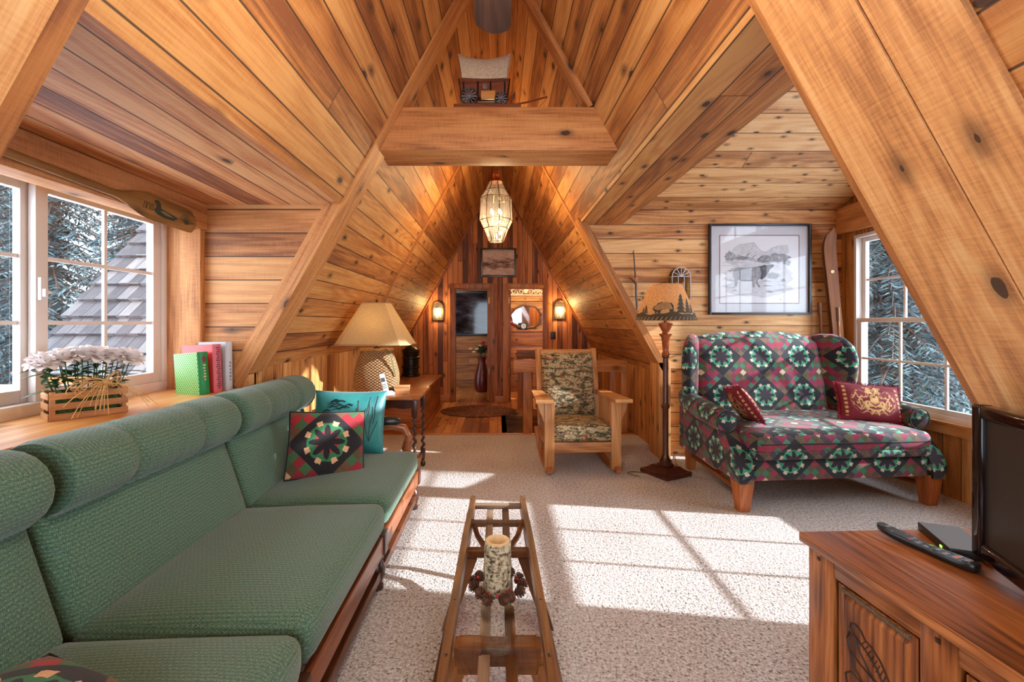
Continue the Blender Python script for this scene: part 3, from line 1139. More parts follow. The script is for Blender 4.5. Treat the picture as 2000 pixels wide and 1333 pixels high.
def conifer_meshes(seed, height=14.0, base_r=1.65, levels=84):
    r = random.Random(seed)
    vs_, fs = [], []
    tk = G()
    tk.lathe([(0.2, 0.0), (0.15, height * 0.4), (0.07, height * 0.8), (0.015, height)], 8)

    def blade(p, d, up, ln, w):
        o = len(vs_)
        s_ = d.cross(up)
        if s_.length < 1e-6:
            return
        s_.normalize()
        e = p + d * ln
        mid = p + d * ln * 0.5
        vs_.extend([p, mid + s_ * w, e, mid - s_ * w])
        fs.append((o, o + 1, o + 2, o + 3))
    for L in range(levels):
        t = L / (levels - 1)
        z = height * (0.08 + 0.90 * t)
        rad = base_r * (1 - t) ** 0.62 + 0.10
        nb = max(5, int(12 * (1 - t) + 5))
        for b in range(nb):
            a = 2 * PI * (b + r.random() * 0.8) / nb + L * 0.7
            ln = rad * r.uniform(0.7, 1.1)
            d = Vector((math.cos(a), math.sin(a), -0.18 - 0.25 * r.random())).normalized()
            o0 = Vector((0, 0, z + r.uniform(-0.08, 0.08)))
            side = d.cross(Vector((0, 0, 1))).normalized()
            steps = max(4, int(ln / 0.07))
            for k in range(1, steps + 1):
                s = k / steps
                p = o0 + d * ln * s + Vector((0, 0, -0.32 * ln * s * s * 0.5))
                tl = (0.24 * (1 - 0.6 * s) + 0.06) * r.uniform(0.7, 1.2)
                for q in (-1, 1):
                    dd = (d * r.uniform(0.35, 0.8) + side * q * r.uniform(0.5, 1.0) + Vector((0, 0, r.uniform(-0.55, 0.05)))).normalized()
                    blade(p, dd, Vector((r.uniform(-.5, .5), r.uniform(-.5, .5), 1)).normalized(), tl, 0.013 + 0.010 * r.random())
            tk.tube([o0, o0 + d * ln * 0.5 + Vector((0, 0, -0.04 * ln)), o0 + d * ln * 0.92 + Vector((0, 0, -0.14 * ln))], [0.018, 0.012, 0.005], 4, cap=False)
    f = G()
    f._faces(vs_, fs)
    return f, tk


tree_protos = []
for k in range(2):
    f, tk = conifer_meshes(5 + k)
    fo = f.done('foliage', NEEDLE, smooth=0, normals=False)
    to = tk.done('trunk', BARK)
    root = thing('conifer_tree', None, None)
    fo.parent = root
    to.parent = root
    tree_protos.append(root)
rt = [(7.4, 8.6, 1.0), (10.0, 10.9, 1.08), (9.7, 14.0, 1.1), (13.3, 12.7, 1.1), (13.5, 16.6, 1.12), (17.0, 17.2, 1.15), (10.5, 2.6, 0.62)]  # last tree is added out of view to keep sun off the loveseat
lt = [(-8.7, 9.0, 1.0), (-5.6, 7.6, 0.95), (-9.3, 12.4, 1.05), (-12.6, 11.6, 1.05), (-12.2, 15.7, 1.1), (-16.2, 15.4, 1.12)]
words_r = ['nearest conifer outside the right window, filling its lower panes', 'conifer right behind the nearest one outside the right window', 'conifer behind the left jamb of the right window, third from glass',
           'conifer behind the right end of the row outside the right window', 'distant conifer showing between nearer trunks in the right window', 'farthest conifer at the back outside the right window', 'short added conifer outside the right windows, unseen, shading the loveseat']
words_l = ['nearest conifer left of the shake roof, beside the centre stile of left window', 'nearest conifer rising directly behind the shake roof', 'second-row conifer behind the top of the shake roof',
           'second-row conifer seen through the left sash of the left window', 'third-row conifer at the back behind the shake roof', 'farthest conifer at the back outside the left window']
cnt = 0
for pts, words, grp in ((rt, words_r, 'conifers outside the right window'), (lt, words_l, 'conifers outside the left window')):
    for k, (x, y, s_) in enumerate(pts):
        o = tree_protos[cnt] if cnt < 2 else copy_tree(tree_protos[cnt % 2])
        cnt += 1
        o.location = (x, y, -3.3)
        o.scale = (s_, s_, s_)
        o.rotation_euler = (0, 0, rng.uniform(0, 6.28))
        tag(o, words[k], 'tree', grp)


def shake_mat():
    m = Mat('weathered_shakes', 0.85)
    u, v = m.uv()
    row = m.f('FLOOR', m.f('DIVIDE', v, 0.22))
    off = m.mul(m.white(m.vec(row, 2.2, 0.4)), 1.0)
    uu = m.f('DIVIDE', m.add(u, off), 0.11)
    cid = m.white(m.vec(m.f('FLOOR', uu), row, 0.9))
    fu = m.f('FRACT', uu)
    ed = m.f('MINIMUM', fu, m.sub(1.0, fu))
    nz = m.noise(m.vec(m.mul(u, 60.0), m.mul(v, 5.0)), 1.0, 3.0)
    t = m.add(m.mul(cid, 0.55), m.mul(nz, 0.45))
    c = m.ramp(t, [(0.2, (38, 35, 38)), (0.5, (72, 68, 71)), (0.85, (112, 105, 103))])
    c = m.mix(m.mr(ed, 0.02, 0.07, 0.8, 0.0), c, (30, 28, 30))
    m.col(c)
    m.bump(m.add(nz, m.mr(ed, 0.02, 0.07)), 0.5, 0.01)
    return m.m


SHAKE = shake_mat()
rf = thing('shingle_roof', 'steep grey wood-shake roof seen through the left window', 'roof')
g = G()
course = 0.22
dirv = Vector((0, 1.0, 1.095)).normalized()
nv = Vector((0, -1.095, 1.0)).normalized()
base = Vector((0, 3.86, 0.86))
nrow = 16
for k in range(nrow):
    a = base + dirv * (k * course)
    b = base + dirv * (k * course + course * 1.12)
    jag = 0.015 * ((k * 7) % 3 - 1)
    g.slab([a + Vector((-4.05 + jag, 0, 0)) + nv * 0.035, a + Vector((-2.35, 0, 0)) + nv * 0.035, b + Vector((-2.35, 0, 0)), b + Vector((-4.05 + jag, 0, 0))], -nv * 0.03)
g.done('shakes', SHAKE, rf, grain=(1, 0, 0), smooth=0)
g = G()
a = base + dirv * 0
b = base + dirv * (nrow * course)
g.slab([a + Vector((-4.0, 0, 0)) - nv * 0.03, a + Vector((-2.4, 0, 0)) - nv * 0.03, b + Vector((-2.4, 0, 0)) - nv * 0.03, b + Vector((-4.0, 0, 0)) - nv * 0.03], -nv * 0.12)
g.done('roof_deck', W_BEAM, rf, grain=(1, 0, 0), smooth=0)
g = G()
for (x, k, s_) in ((-3.05, 8.3, 0.12), (-3.2, 8.1, 0.08), (-2.95, 6.2, 0.05), (-3.0, 4.2, 0.06), (-2.8, 5.1, 0.05)):
    g.ball(base + dirv * (k * course) + Vector((x, 0, 0)) + nv * 0.04, s_, 10, 6, (1.4, 0.6, 0.35))
g.done('snow_patch', SNOW, rf)
lg = G()
lg.rbox((-3.6, 3.6, 0.60), (1.0, 0.55, 0.17), 0.1, 8)
o = lg.done('snow_bank', SNOW)
tag(o, 'white snow lying below the edge of the shake roof', 'snow', kind='thing')

# ------------------------------------------------------------------ green sofa along the left wall
sofa = thing('sofa', 'long green woven three-seat sofa under the left window', 'sofa', (-1.0, 1.8, 0))
SX = 1.0   # local x = world x + 1.0, local y = world y - 1.8


def S(x, y, z):
    return Vector((x + 1.0, y - 1.8, z))


ys = [0.36, 1.32, 2.26, 3.17]
for i in range(3):
    a, b = ys[i] + 0.006, ys[i + 1] - 0.006
    c = S(-0.90, (a + b) / 2, 0.350)
    g = G()
    g.rbox(c, (0.36, (b - a) / 2, 0.075), 0.055, 12,
           puff=lambda x, y, z: (0.0, 0, (0.035 * (1 - x * x) * (1 - y * y) if z > 0 else 0) + 0.012 * x))
    sc_ = g.done('seat_cushion', SOFA, sofa, smooth=60)
    # back cushion leaning
    g = G()
    mm = T(*S(-1.345, (a + b) / 2, 0.575)) @ RY(R(-19))
    g.rbox((0, 0, 0), (0.075, (b - a) / 2, 0.235), 0.05, 12, puff=lambda x, y, z: (0.02 * (1 - z * z) * (1 - y * y) if x > 0 else 0, 0, 0), m=mm)
    g.done('back_cushion', SOFA, sofa, smooth=60)
    # padded head roll with stitched seams
    g = G()
    L = (b - a)
    npr, ns = 20, 36
    prof = []
    for k in range(ns + 1):
        t = k / ns
        yy = a + L * t
        e = min(t, 1 - t) * L
        rr = 0.118
        if e < 0.05:
            rr *= math.sqrt(max(0.0, 1 - (1 - e / 0.05) ** 2)) * 0.5 + 0.5 if e > 0.0005 else 0.02
        for sm in (0.3, 0.7):
            rr *= 1 - 0.13 * math.exp(-((t - sm) / 0.018) ** 2)
        for sm in (0.36, 0.43, 0.50, 0.57, 0.64):
            rr *= 1 - 0.05 * math.exp(-((t - sm) / 0.016) ** 2)
        prof.append((rr, yy))
    vs_, fs = [], []
    for rr, yy in prof:
        for k in range(npr):
            an = 2 * PI * k / npr
            vs_.append(S(-1.365 + rr * 1.16 * math.cos(an), yy, 0.835 + rr * 1.0 * math.sin(an)))
    for q in range(ns):
        for k in range(npr):
            fs.append((q * npr + k, q * npr + (k + 1) % npr, (q + 1) * npr + (k + 1) % npr, (q + 1) * npr + k))
    fs.append(tuple(range(npr)))
    fs.append(tuple(ns * npr + k for k in range(npr)))
    g._faces(vs_, fs)
    g.done('head_roll', SOFA, sofa, smooth=60)
g = G()
g.box(0.425, 0.45, 0.35 - 1.8, 3.20 - 1.8, 0.185, 0.274, 0.005)
g.done('front_rail', W_SOFA, sofa, grain=(0, 1, 0))
g = G()
g.box(-0.46, -0.43, 0.30 - 1.75, 3.30 - 1.8, 0.20, 0.30, 0.006)
g.done('back_rail', W_SOFA, sofa, grain=(0, 1, 0))
g = G()
g.box(-0.43, 0.395, -1.44, 1.36, 0.235, 0.262)
g.done('seat_deck', W_SOFA, sofa, grain=(0, 1, 0))
g = G()
g.box(0.385, 0.435, 0.36 - 1.8, 3.2 - 1.8, 0.055, 0.10, 0.006)
g.done('stretcher', W_STR, sofa, grain=(0, 1, 0))


def turned(h, r, seg=16):
    p = [(0.62, 0), (0.8, 0.03), (0.8, 0.10), (0.55, 0.13), (0.75, 0.2), (1.0, 0.33), (1.05, 0.45), (0.8, 0.55), (0.6, 0.60), (0.85, 0.66), (0.85, 0.74), (0.62, 0.8), (0.8, 0.88), (0.8, 1.0)]
    return [(r * a, h * b) for a, b in p]


for (x, ylist) in ((-0.588, (0.40, 1.31, 2.255, 3.225)), (-1.44, (0.40, 3.225))):
    for y in ylist:
        g = G()
        g.lathe(turned(0.235, 0.037), 16, S(x, y, 0))
        p = S(x, y, 0)
        g.box(p.x - 0.03, p.x + (0.046 if x > -1 else 0.03), p.y - 0.035, p.y + 0.035, 0.18 if x > -1 else 0.23, 0.285, 0.006)
        g.done('leg', W_TURN, sofa)
# wooden arms with leather pads at both ends
for y, sg in ((3.255, 1), (0.30, -1)):
    g = G()
    a = [(-1.43, 0.30), (-1.42, 0.50), (-1.33, 0.57), (-1.0, 0.575), (-0.75, 0.58), (-0.66, 0.56), (-0.625, 0.50), (-0.65, 0.42), (-0.62, 0.34), (-0.60, 0.28)]
    pts = [S(x, y, z) for x, z in a]
    g.tube(pts, [0.03] * len(pts), 10, sq=1.0)
    arm = g.done('arm', W_SOFA, sofa)
    g = G()
    pts = [S(x, y, 0.607) for x in (-1.25, -1.2, -1.1, -0.95, -0.8, -0.71, -0.68)]
    g.tube(pts, [0.012, 0.034, 0.038, 0.04, 0.038, 0.034, 0.012], 12)
    g.done('arm_pad', plain('black_leather_%d' % sg, (34, 32, 34), 0.3), arm)

# throw pillows on the sofa


def quilt_uv(w):
    return Matrix.Identity(4)


o = None
TEAL = None


def teal_mat():
    m = Mat('teal_satin', 0.45)
    nz = m.noise(m.obj(), 9.0, 3.0)
    m.col(m.ramp(nz, [(0.3, (14, 92, 96)), (0.7, (34, 132, 128))]))
    m.b.inputs['Sheen Weight'].default_value = 0.3
    return m.m


EMB = plain('dark_embroidery', (16, 44, 46), 0.6)


def pillow_thing(name, label, w, h, t, mat, loc, rot, group=None, pinch=0.07, piping=None):
    o = thing(name, label, 'pillow', loc, rot=rot, group=group)
    g = G()
    g.pillow(w, h, t, pinch=pinch)
    g.done('cover', mat, o, smooth=70, uvm=Matrix.Identity(4))
    if piping is not None:
        g = G()
        pts = []
        N = 24
        for sd in range(4):
            for k in range(N):
                s = -1 + 2 * k / N
                u, v = ((s, -1), (1, s), (-s, 1), (-1, -s))[sd]
                pts.append((u * w / 2 * (1 - pinch * (1 - v * v) * abs(u)), v * h / 2 * (1 - pinch * (1 - u * u) * abs(v)), 0))
        g.tube(pts, 0.006, 6, close=True)
        g.done('piping', piping, o)
    return o


def orient(normal, upish):
    """euler that maps local Z to normal and local Y near upish"""
    z = Vector(normal).normalized()
    y = Vector(upish)
    y = (y - z * y.dot(z)).normalized()
    x = y.cross(z)
    return Matrix((x, y, z)).transposed().to_euler()


PIPE_B = plain('black_piping', (24, 20, 22), 0.7)
tp = pillow_thing('throw_pillow', 'teal satin pillow with dark embroidered reeds leaning on far sofa arm', 0.47, 0.42, 0.15, teal_mat(), (-0.985, 3.06, 0.645), orient((0.12, -0.96, 0.30), (0, 0.2, 1)), pinch=0.05)
g = G()


def th_(u, v, w, h, t):
    a, b = u / (w / 2), v / (h / 2)
    return t / 2 * (max(0, 1 - abs(a) ** 2.4) * max(0, 1 - abs(b) ** 2.4)) ** 0.55


def stroke(pts, w, h, t, r=0.0022):
    g.tube([(x, y, th_(x, y, w, h, t) + 0.0015) for x, y in pts], r, 5)


rs = random.Random(4)
for k in range(11):
    x = 0.02 + 0.16 * rs.random()
    y = 0.02 + 0.12 * rs.random()
    stroke([(x + 0.0, y - 0.05), (x + 0.008, y), (x + 0.02 * rs.random(), y + 0.05)], 0.47, 0.42, 0.15)
for k in range(16):
    x = -0.17 + 0.17 * rs.random()
    y = 0.06 + 0.07 * rs.random()
    stroke([(x, y), (x + 0.025, y + 0.012), (x + 0.05, y + 0.004)], 0.47, 0.42, 0.15, 0.003)
for dx in (-0.02, 0.0, 0.025):
    stroke([(0.14, -0.13), (0.14 + dx, -0.06), (0.145 + dx * 1.8, 0.0)], 0.47, 0.42, 0.15)
g.done('embroidery', EMB, tp)
pillow_thing('throw_pillow', 'red, green and black patchwork star pillow on the far sofa seat', 0.42, 0.38, 0.14, QUILT_P, (-0.99, 2.67, 0.60), orient((0.34, -0.84, 0.42), (-0.05, 0.3, 1)), 'patchwork pillows', 0.04, PIPE_B)
pillow_thing('throw_pillow', 'patchwork pillow lying on the near sofa seat, cut off by the bottom edge', 0.42, 0.42, 0.17, QUILT_P, (-0.93, 0.84, 0.505), orient((0.10, 0.05, 1), (0.3, 1, 0)), 'patchwork pillows', 0.04, PIPE_B)

# ------------------------------------------------------------------ window seat: flower crate, books, oar
fl = thing('flower_crate', 'slatted wooden crate of white silk roses tied with raffia on window seat', 'flowers', (-1.765, 1.975, 0.908), rz=R(-36))
CW, CD, CH = 0.115, 0.062, 0.115      # along local y (the window), x and z
crate = G()
for s_ in (-1, 1):
    for t in (-1, 1):
        crate.box(s_ * CD - 0.006 * (s_ + 1) + 0.0, s_ * CD + 0.012 - 0.006 * (s_ + 1), t * CW - 0.008, t * CW + 0.008, 0, CH)
for z in (0.0, 0.042, 0.084):
    for s_ in (-1, 1):
        x0 = s_ * CD + (0.002 if s_ > 0 else -0.008)
        crate.box(x0, x0 + 0.006, -CW - 0.01, CW + 0.01, z, z + 0.026, 0.001)
        y0 = s_ * CW + (0.009 if s_ > 0 else -0.015)
        crate.box(-CD, CD, y0, y0 + 0.006, z, z + 0.026, 0.001)
crate.box(-CD, CD, -CW, CW, 0.001, 0.006)
crate.done('crate', W_CRATE, fl, grain=(0, 1, 0))
g = G()
g.rbox((0, 0, 0.056), (CD - 0.008, CW - 0.01, 0.05), 0.02, 10, puff=lambda x, y, z: (0.004 * math.sin(19 * y + 11 * z), 0.004 * math.sin(17 * x + 9 * z), 0.01 * math.sin(13 * x) * math.cos(15 * y) if z > 0 else 0))
g.done('moss', plain('green_moss', (62, 84, 38), 0.95, var=0.6, scale=120, bump=0.8), fl)
ROSE = plain('white_rose_petals', (244, 234, 230), 0.7, var=0.06, scale=30)
LEAF = plain('rose_leaf', (48, 92, 44), 0.5, var=0.35, scale=20)
STEM = plain('rose_stem', (60, 96, 48), 0.6)


def rose_bm(seed):
    r = random.Random(seed)
    g = G()
    for ring, (cnt_, rad, tilt, ht) in enumerate(((3, 0.008, 80, 0.030), (5, 0.015, 62, 0.030), (6, 0.022, 40, 0.027), (7, 0.028, 20, 0.022))):
        for k in range(cnt_):
            a = 2 * PI * (k + 0.5 * ring) / cnt_ + r.uniform(-.2, .2)
            mm = RZ(a) @ T(rad * 0.55, 0, 0.006 + 0.003 * (3 - ring)) @ RY(R(90 - tilt))
            vs_, fs = [], []
            N = 4
            for i in range(N + 1):
                for j in range(N + 1):
                    u, v = -1 + 2 * i / N, j / N
                    wd = 0.019 * (math.sin(PI * (0.18 + 0.72 * v))) ** 0.7
                    p = Vector((-0.006 * u * u + 0.010 * v ** 3 * (1 + ring * 0.2), u * wd, v * ht))
                    vs_.append(mm @ p)
            for i in range(N):
                for j in range(N):
                    q = i * (N + 1) + j
                    fs.append((q, q + 1, q + N + 2, q + N + 1))
            g._faces(vs_, fs)
    g.ball((0, 0, 0.017), 0.013, 8, 6, (1, 1, 1.2))
    return g


rose_me = [rose_bm(k).done('rose', ROSE, None, normals=False, smooth=60).data for k in range(3)]
for o in [o for o in COL.objects if o.name.startswith('rose')]:
    bpy.data.objects.remove(o)
rr_ = random.Random(8)
stems = G()
heads = []
for i in range(6):
    for j in range(3):
        x = (-0.055 + 0.055 * j) * 1.15 + rr_.uniform(-.008, .008)
        y = -0.135 + 0.054 * i + rr_.uniform(-.008, .008)
        z = 0.235 + 0.012 * math.cos((i - 2.5) * 0.9) + rr_.uniform(-.006, .006)
        o = bpy.data.objects.new('rose', rose_me[(i + j) % 3])
        COL.objects.link(o)
        o.parent = fl
        o.location = (x, y, z - 0.008)
        o.scale = (1.3, 1.3, 1.3)
        o.rotation_euler = (rr_.uniform(-.2, .2) - y * 1.6, rr_.uniform(-.2, .2) + x * 1.8, rr_.uniform(0, 6))
        heads.append((x, y, z))
        stems.tube([(x * 0.5, y * 0.7, 0.09), (x * 0.8, y * 0.9, 0.17), (x, y, z)], 0.0022, 5)
stems.done('stems', STEM, fl)
g = G()


def leaf(g, p, d, ln, w, up=Vector((0, 0, 1))):
    d = Vector(d).normalized()
    s_ = d.cross(up).normalized()
    n_ = s_.cross(d)
    p = Vector(p)
    N = 4
    rows = []
    for i in range(N + 1):
        t = i / N
        ww = w * math.sin(PI * (0.06 + 0.92 * t)) ** 0.9
        c = p + d * ln * t - n_ * ln * 0.25 * t * t
        rows.append((c - s_ * ww, c - n_ * ww * 0.25, c + s_ * ww))
    vs_ = [q for r_ in rows for q in r_]
    fs = []
    for i in range(N):
        for j in range(2):
            a = i * 3 + j
            fs.append((a, a + 1, a + 4, a + 3))
    g._faces(vs_, fs)


for k in range(150):
    a = rr_.uniform(0, 2 * PI)
    p = (rr_.uniform(-0.075, 0.075), rr_.uniform(-0.14, 0.14), rr_.uniform(0.12, 0.225))
    leaf(g, p, (math.cos(a), math.sin(a), rr_.uniform(-.3, .35)), rr_.uniform(0.035, 0.055), rr_.uniform(0.010, 0.016))
for (p, d) in (((0, -0.12, 0.19), (-0.1, -1, -0.05)), ((0.03, -0.12, 0.12), (0.2, -1, 0.0)), ((0.0, -0.13, 0.21), (-0.6, -0.8, 0.0)), ((0.03, 0.13, 0.18), (0.3, 1, 0.1))):
    leaf(g, p, d, 0.085, 0.014)
g.done('leaves', LEAF, fl, normals=False, smooth=60)
g = G()
for k in range(30):
    a = rr_.uniform(-0.02, 0.02)
    kx, ky, kz = 0.085, 0.045, 0.138
    sgn = -1 if k % 3 else 1
    if k < 14:       # loops of the bow
        L_, w_ = rr_.uniform(0.06, 0.13), rr_.uniform(0.015, 0.04)
        pts = [(kx + 0.01 * math.sin(t * 2 * PI), ky + sgn * L_ * math.sin(t * PI) * (1 if sgn < 0 else 0.55), kz + w_ * math.sin(t * 2 * PI) + a + 0.02 * math.sin(t * PI) * sgn) for t in [i / 14 for i in range(15)]]
    else:            # hanging ends
        ly = rr_.uniform(-0.15, 0.02) if k % 3 else rr_.uniform(0.05, 0.17)
        dz = rr_.uniform(-0.13, -0.06)
        pts = [(kx, ky, kz + a), (kx + 0.03, ky + ly * 0.4, kz + 0.012 + dz * 0.2), (kx + 0.045, ky + ly * 0.8, kz + dz * 0.62), (kx + 0.05 + rr_.uniform(-.01, .02), ky + ly, kz + dz)]
    g.tube(pts, rr_.uniform(0.0011, 0.0022), 5)
g.ball((kx, ky, kz), 0.014, 8, 6, (0.8, 1, 1.1))
g.done('raffia_bow', plain('raffia', (216, 168, 104), 0.6, var=0.2, scale=40), fl)


def book(label, loc, rz, w, th, h, cover, spine, extra=None, tilt=0.0):
    """spine faces local +X, front cover faces local -Y"""
    o = thing('book', label, 'book', loc, rot=(0, tilt, rz), group='books on the window seat')
    g = G()
    g.box(-w, -0.006, -th / 2 + 0.003, th / 2 - 0.003, 0.003, h - 0.004)
    g.done('pages', CREAM, o)
    g = G()
    g.box(-w - 0.003, -0.003, -th / 2 - 0.0005, -th / 2 + 0.003, 0, h, 0.001)
    g.box(-w - 0.003, -0.003, th / 2 - 0.003, th / 2 + 0.0005, 0, h, 0.001)
    g.done('cover', cover, o)
    g = G()
    pts = [(-0.003 + 0.010 * math.cos(a), th / 2 * math.sin(a)) for a in [R(-90 + 15 * k) for k in range(13)]]
    vs2 = [(-0.006, -th / 2)] + pts + [(-0.006, th / 2)]
    g.slab([(x, y, 0) for x, y in vs2], (0, 0, h))
    sp = g.done('spine', spine, o)
    if extra:
        extra(o, w, th, h)
    return o


def green_cover():
    m = Mat('green_lattice_cloth', 0.5)
    u, v = m.uv()
    p = m.mul(m.add(u, m.mul(v, 0.62)), 235.0)
    q = m.mul(m.sub(u, m.mul(v, 0.62)), 235.0)
    a = m.f('ABSOLUTE', m.f('SINE', p))
    b = m.f('ABSOLUTE', m.f('SINE', q))
    mn = m.f('MINIMUM', a, b)
    m.col(m.mix(m.mr(mn, 0.2, 0.4, 1.0, 0.0), (10, 140, 66), (206, 228, 140)))
    return m.m


GOLD = plain('gilt_lettering', (214, 190, 110), 0.4)
GREEN = plain('green_book_cloth', (10, 132, 62), 0.45)


def marks(mat, zc, hh, step, wd):
    def f(o, w, th, h):
        g = G()
        z = h * zc
        k = 0
        while z < h * (zc + hh):
            g.box(0.0060, 0.0078, -wd / 2 * (0.5 + 0.5 * ((k * 5) % 3) / 2), wd / 2 * (0.6 + 0.4 * ((k * 7) % 4) / 3), z, z + step * 0.55)
            z += step
            k += 1
        g.done('lettering', mat, o)
    return f


def green_extra(o, w, th, h):
    marks(GOLD, 0.33, 0.36, 0.016, 0.016)(o, w, th, h)
    g = G(); g.ball((0.007, 0, h * 0.83), 0.014, 10, 6, (0.15, 0.9, 1.25))
    g.done('spine_emblem', plain('red_emblem', (130, 40, 30), 0.5), o)


book('short green book with a gold lattice cover, in front of the red one', (-1.615, 2.545, 0.908), R(-16), 0.165, 0.066, 0.235, green_cover(), GREEN, green_extra, R(-5))
book('red book with a pink lettered spine standing behind the green book', (-1.592, 2.628, 0.908), R(-16), 0.222, 0.056, 0.274, plain('red_jacket', (206, 52, 44), 0.35), plain('pink_spine', (214, 96, 104), 0.4),
     marks(plain('dark_red_lettering', (110, 22, 34), 0.5), 0.08, 0.84, 0.012, 0.026), R(-3))
book('grey-white book standing last in the row against end wall', (-1.572, 2.702, 0.908), R(-16), 0.222, 0.048, 0.284, plain('grey_jacket', (178, 174, 176), 0.4), plain('grey_spine', (196, 192, 194), 0.4),
     marks(plain('grey_lettering', (120, 116, 122), 0.5), 0.2, 0.4, 0.02, 0.012), R(-1))

oar = thing('oar', 'old wooden oar painted with a duck hung above the left window', 'oar', (-1.732, 2.05, 1.875))
g = G()
L0, L1 = -0.85, 0.585
prof = []
NS = 44
vs_, fs = [], []
for k in range(NS + 1):
    y = L0 + (L1 - L0) * k / NS
    z = 0.022 - 0.03 * (y + 0.2)
    if y < 0.02:
        hw, ht = 0.018, 0.014
    else:
        t = min(1, (y - 0.02) / 0.22)
        t = t * t * (3 - 2 * t)
        hw = 0.018 + (0.066 - 0.018) * t
        ht = 0.014 + (0.008 - 0.014) * t
        e = L1 - y
        if e < 0.06:
            hw *= 0.55 + 0.45 * math.sqrt(max(0, 1 - (1 - e / 0.06) ** 2))
    for q in range(12):
        a = 2 * PI * q / 12
        vs_.append((ht * math.cos(a), y, z + hw * math.sin(a)))
for k in range(NS):
    for q in range(12):
        fs.append((k * 12 + q, k * 12 + (q + 1) % 12, (k + 1) * 12 + (q + 1) % 12, (k + 1) * 12 + q))
fs += [tuple(range(12)), tuple(NS * 12 + q for q in range(12))]
g._faces(vs_, fs)
g.done('shaft_and_blade', W_OAR, oar, grain=(0, 1, 0), smooth=60)


def oarp(y, dz):
    return Vector((0.0088, y, 0.022 - 0.03 * (y + 0.2) + dz))


def flat(g, pts, th=0.0015):
    g.slab([oarp(a, b) for a, b in pts], (th, 0, 0))


g = G()
flat(g, [(0.26, -0.012), (0.285, -0.03), (0.34, -0.036), (0.40, -0.034), (0.435, -0.014), (0.395, -0.006), (0.34, 0.002), (0.31, 0.006), (0.305, 0.03), (0.292, 0.042), (0.275, 0.04), (0.262, 0.030), (0.276, 0.024), (0.28, 0.006)])
g.done('painted_duck', plain('dark_green_paint', (36, 50, 36), 0.5), oar)
g = G()
flat(g, [(0.30, -0.010), (0.34, -0.022), (0.40, -0.020), (0.37, -0.010), (0.33, -0.002)], 0.0024)
g.done('duck_wing', plain('olive_paint', (122, 108, 60), 0.5), oar)
g = G()
ro = random.Random(3)
for k in range(9):
    a = R(20 + 17 * k)
    g.tube([oarp(0.50, -0.03), oarp(0.50 + 0.03 * math.cos(a), -0.03 + 0.035 * math.sin(a)), oarp(0.50 + 0.06 * math.cos(a), -0.03 + 0.055 * math.sin(a))], 0.002, 4)
for k in range(8):
    y = 0.19 + ro.random() * 0.06
    g.tube([oarp(y, -0.02), oarp(y + 0.006, 0.0), oarp(y + 0.012 * ro.random(), 0.015)], 0.0016, 4)
g.done('painted_reeds', plain('dark_reed_paint', (70, 56, 28), 0.5), oar)

# ------------------------------------------------------------------ sled coffee table, candle, pinecone ring
sled = thing('sled_table', 'old wooden sled coffee table with a glass top on carpet', 'table', (0.0, 1.7, 0))
RT = 0.395
for s_ in (-1, 1):
    g = G()
    # top rail: a flat board on edge, slightly bowed
    pts = [(s_ * w, y, z) for (w, y, z) in ((0.140, -0.80, 0.335), (0.142, -0.62, 0.372), (0.142, -0.40, RT - 0.012), (0.140, -0.1, RT - 0.012), (0.137, 0.25, RT - 0.010), (0.128, 0.50, RT + 0.0), (0.124, 0.64, RT + 0.012))]
    n_ = len(pts)
    vs_, fs = [], []
    for (x, y, z) in pts:
        for (dx, dz) in ((-0.013, -0.032), (0.013, -0.032), (0.013, 0.018), (-0.013, 0.018)):
            vs_.append((x + dx, y, z + dz))
    for i in range(n_ - 1):
        for k in range(4):
            fs.append((i * 4 + k, i * 4 + (k + 1) % 4, (i + 1) * 4 + (k + 1) % 4, (i + 1) * 4 + k))
    fs += [(0, 1, 2, 3), tuple((n_ - 1) * 4 + k for k in range(4))]
    g._faces(vs_, fs)
    for y in (-0.30, 0.05, 0.33, 0.60):
        pass
    g.done('side_rail', W_SLED, sled, grain=(0, 1, 0), smooth=30)
    g = G()
    pts = [(s_ * 0.225, -0.85, 0.03), (s_ * 0.222, -0.4, 0.022), (s_ * 0.21, 0.1, 0.02), (s_ * 0.19, 0.42, 0.04), (s_ * 0.165, 0.58, 0.13), (s_ * 0.145, 0.655, 0.26), (s_ * 0.128, 0.66, 0.372)]
    g.tube(pts, 0.019, 6, sq=1.0)
    g.done('runner', W_SLED, sled, grain=(0, 1, 0), smooth=30)
    for (y, tw) in ((-0.37, 0.055), (0.22, 0.04)):
        g = G()
        a, b = s_ * 0.085, s_ * 0.216
        g.slab([(a, y - 0.018, 0.325), (a + s_ * 0.055, y - 0.018, 0.325), (b + s_ * 0.016, y - 0.018, 0.03), (b - s_ * 0.022, y - 0.018, 0.03)], (0, 0.036, 0))
        g.done('leg', W_SLED, sled, grain=(s_ * 0.4, 0, -1), smooth=30)
for (y, z, h, wd, mt) in ((-0.37, 0.325, 0.055, 0.052, W_SLED), (0.22, 0.33, 0.03, 0.04, W_SLED), (0.44, 0.36, 0.022, 0.036, W_SLEDG), (0.605, 0.375, 0.022, 0.034, W_SLEDG)):
    g = G()
    g.box(-0.125, 0.125, y - wd / 2, y + wd / 2, z, z + h, 0.005)
    if y < 0:
        for q in (-1, 1):
            g.box(q * 0.08 - 0.035, q * 0.08 + 0.035, y - wd / 2 - 0.004, y + wd / 2 + 0.004, z - 0.02, z + h + 0.002, 0.006)
    g.done('cross_bar', mt, sled, grain=(1, 0, 0))
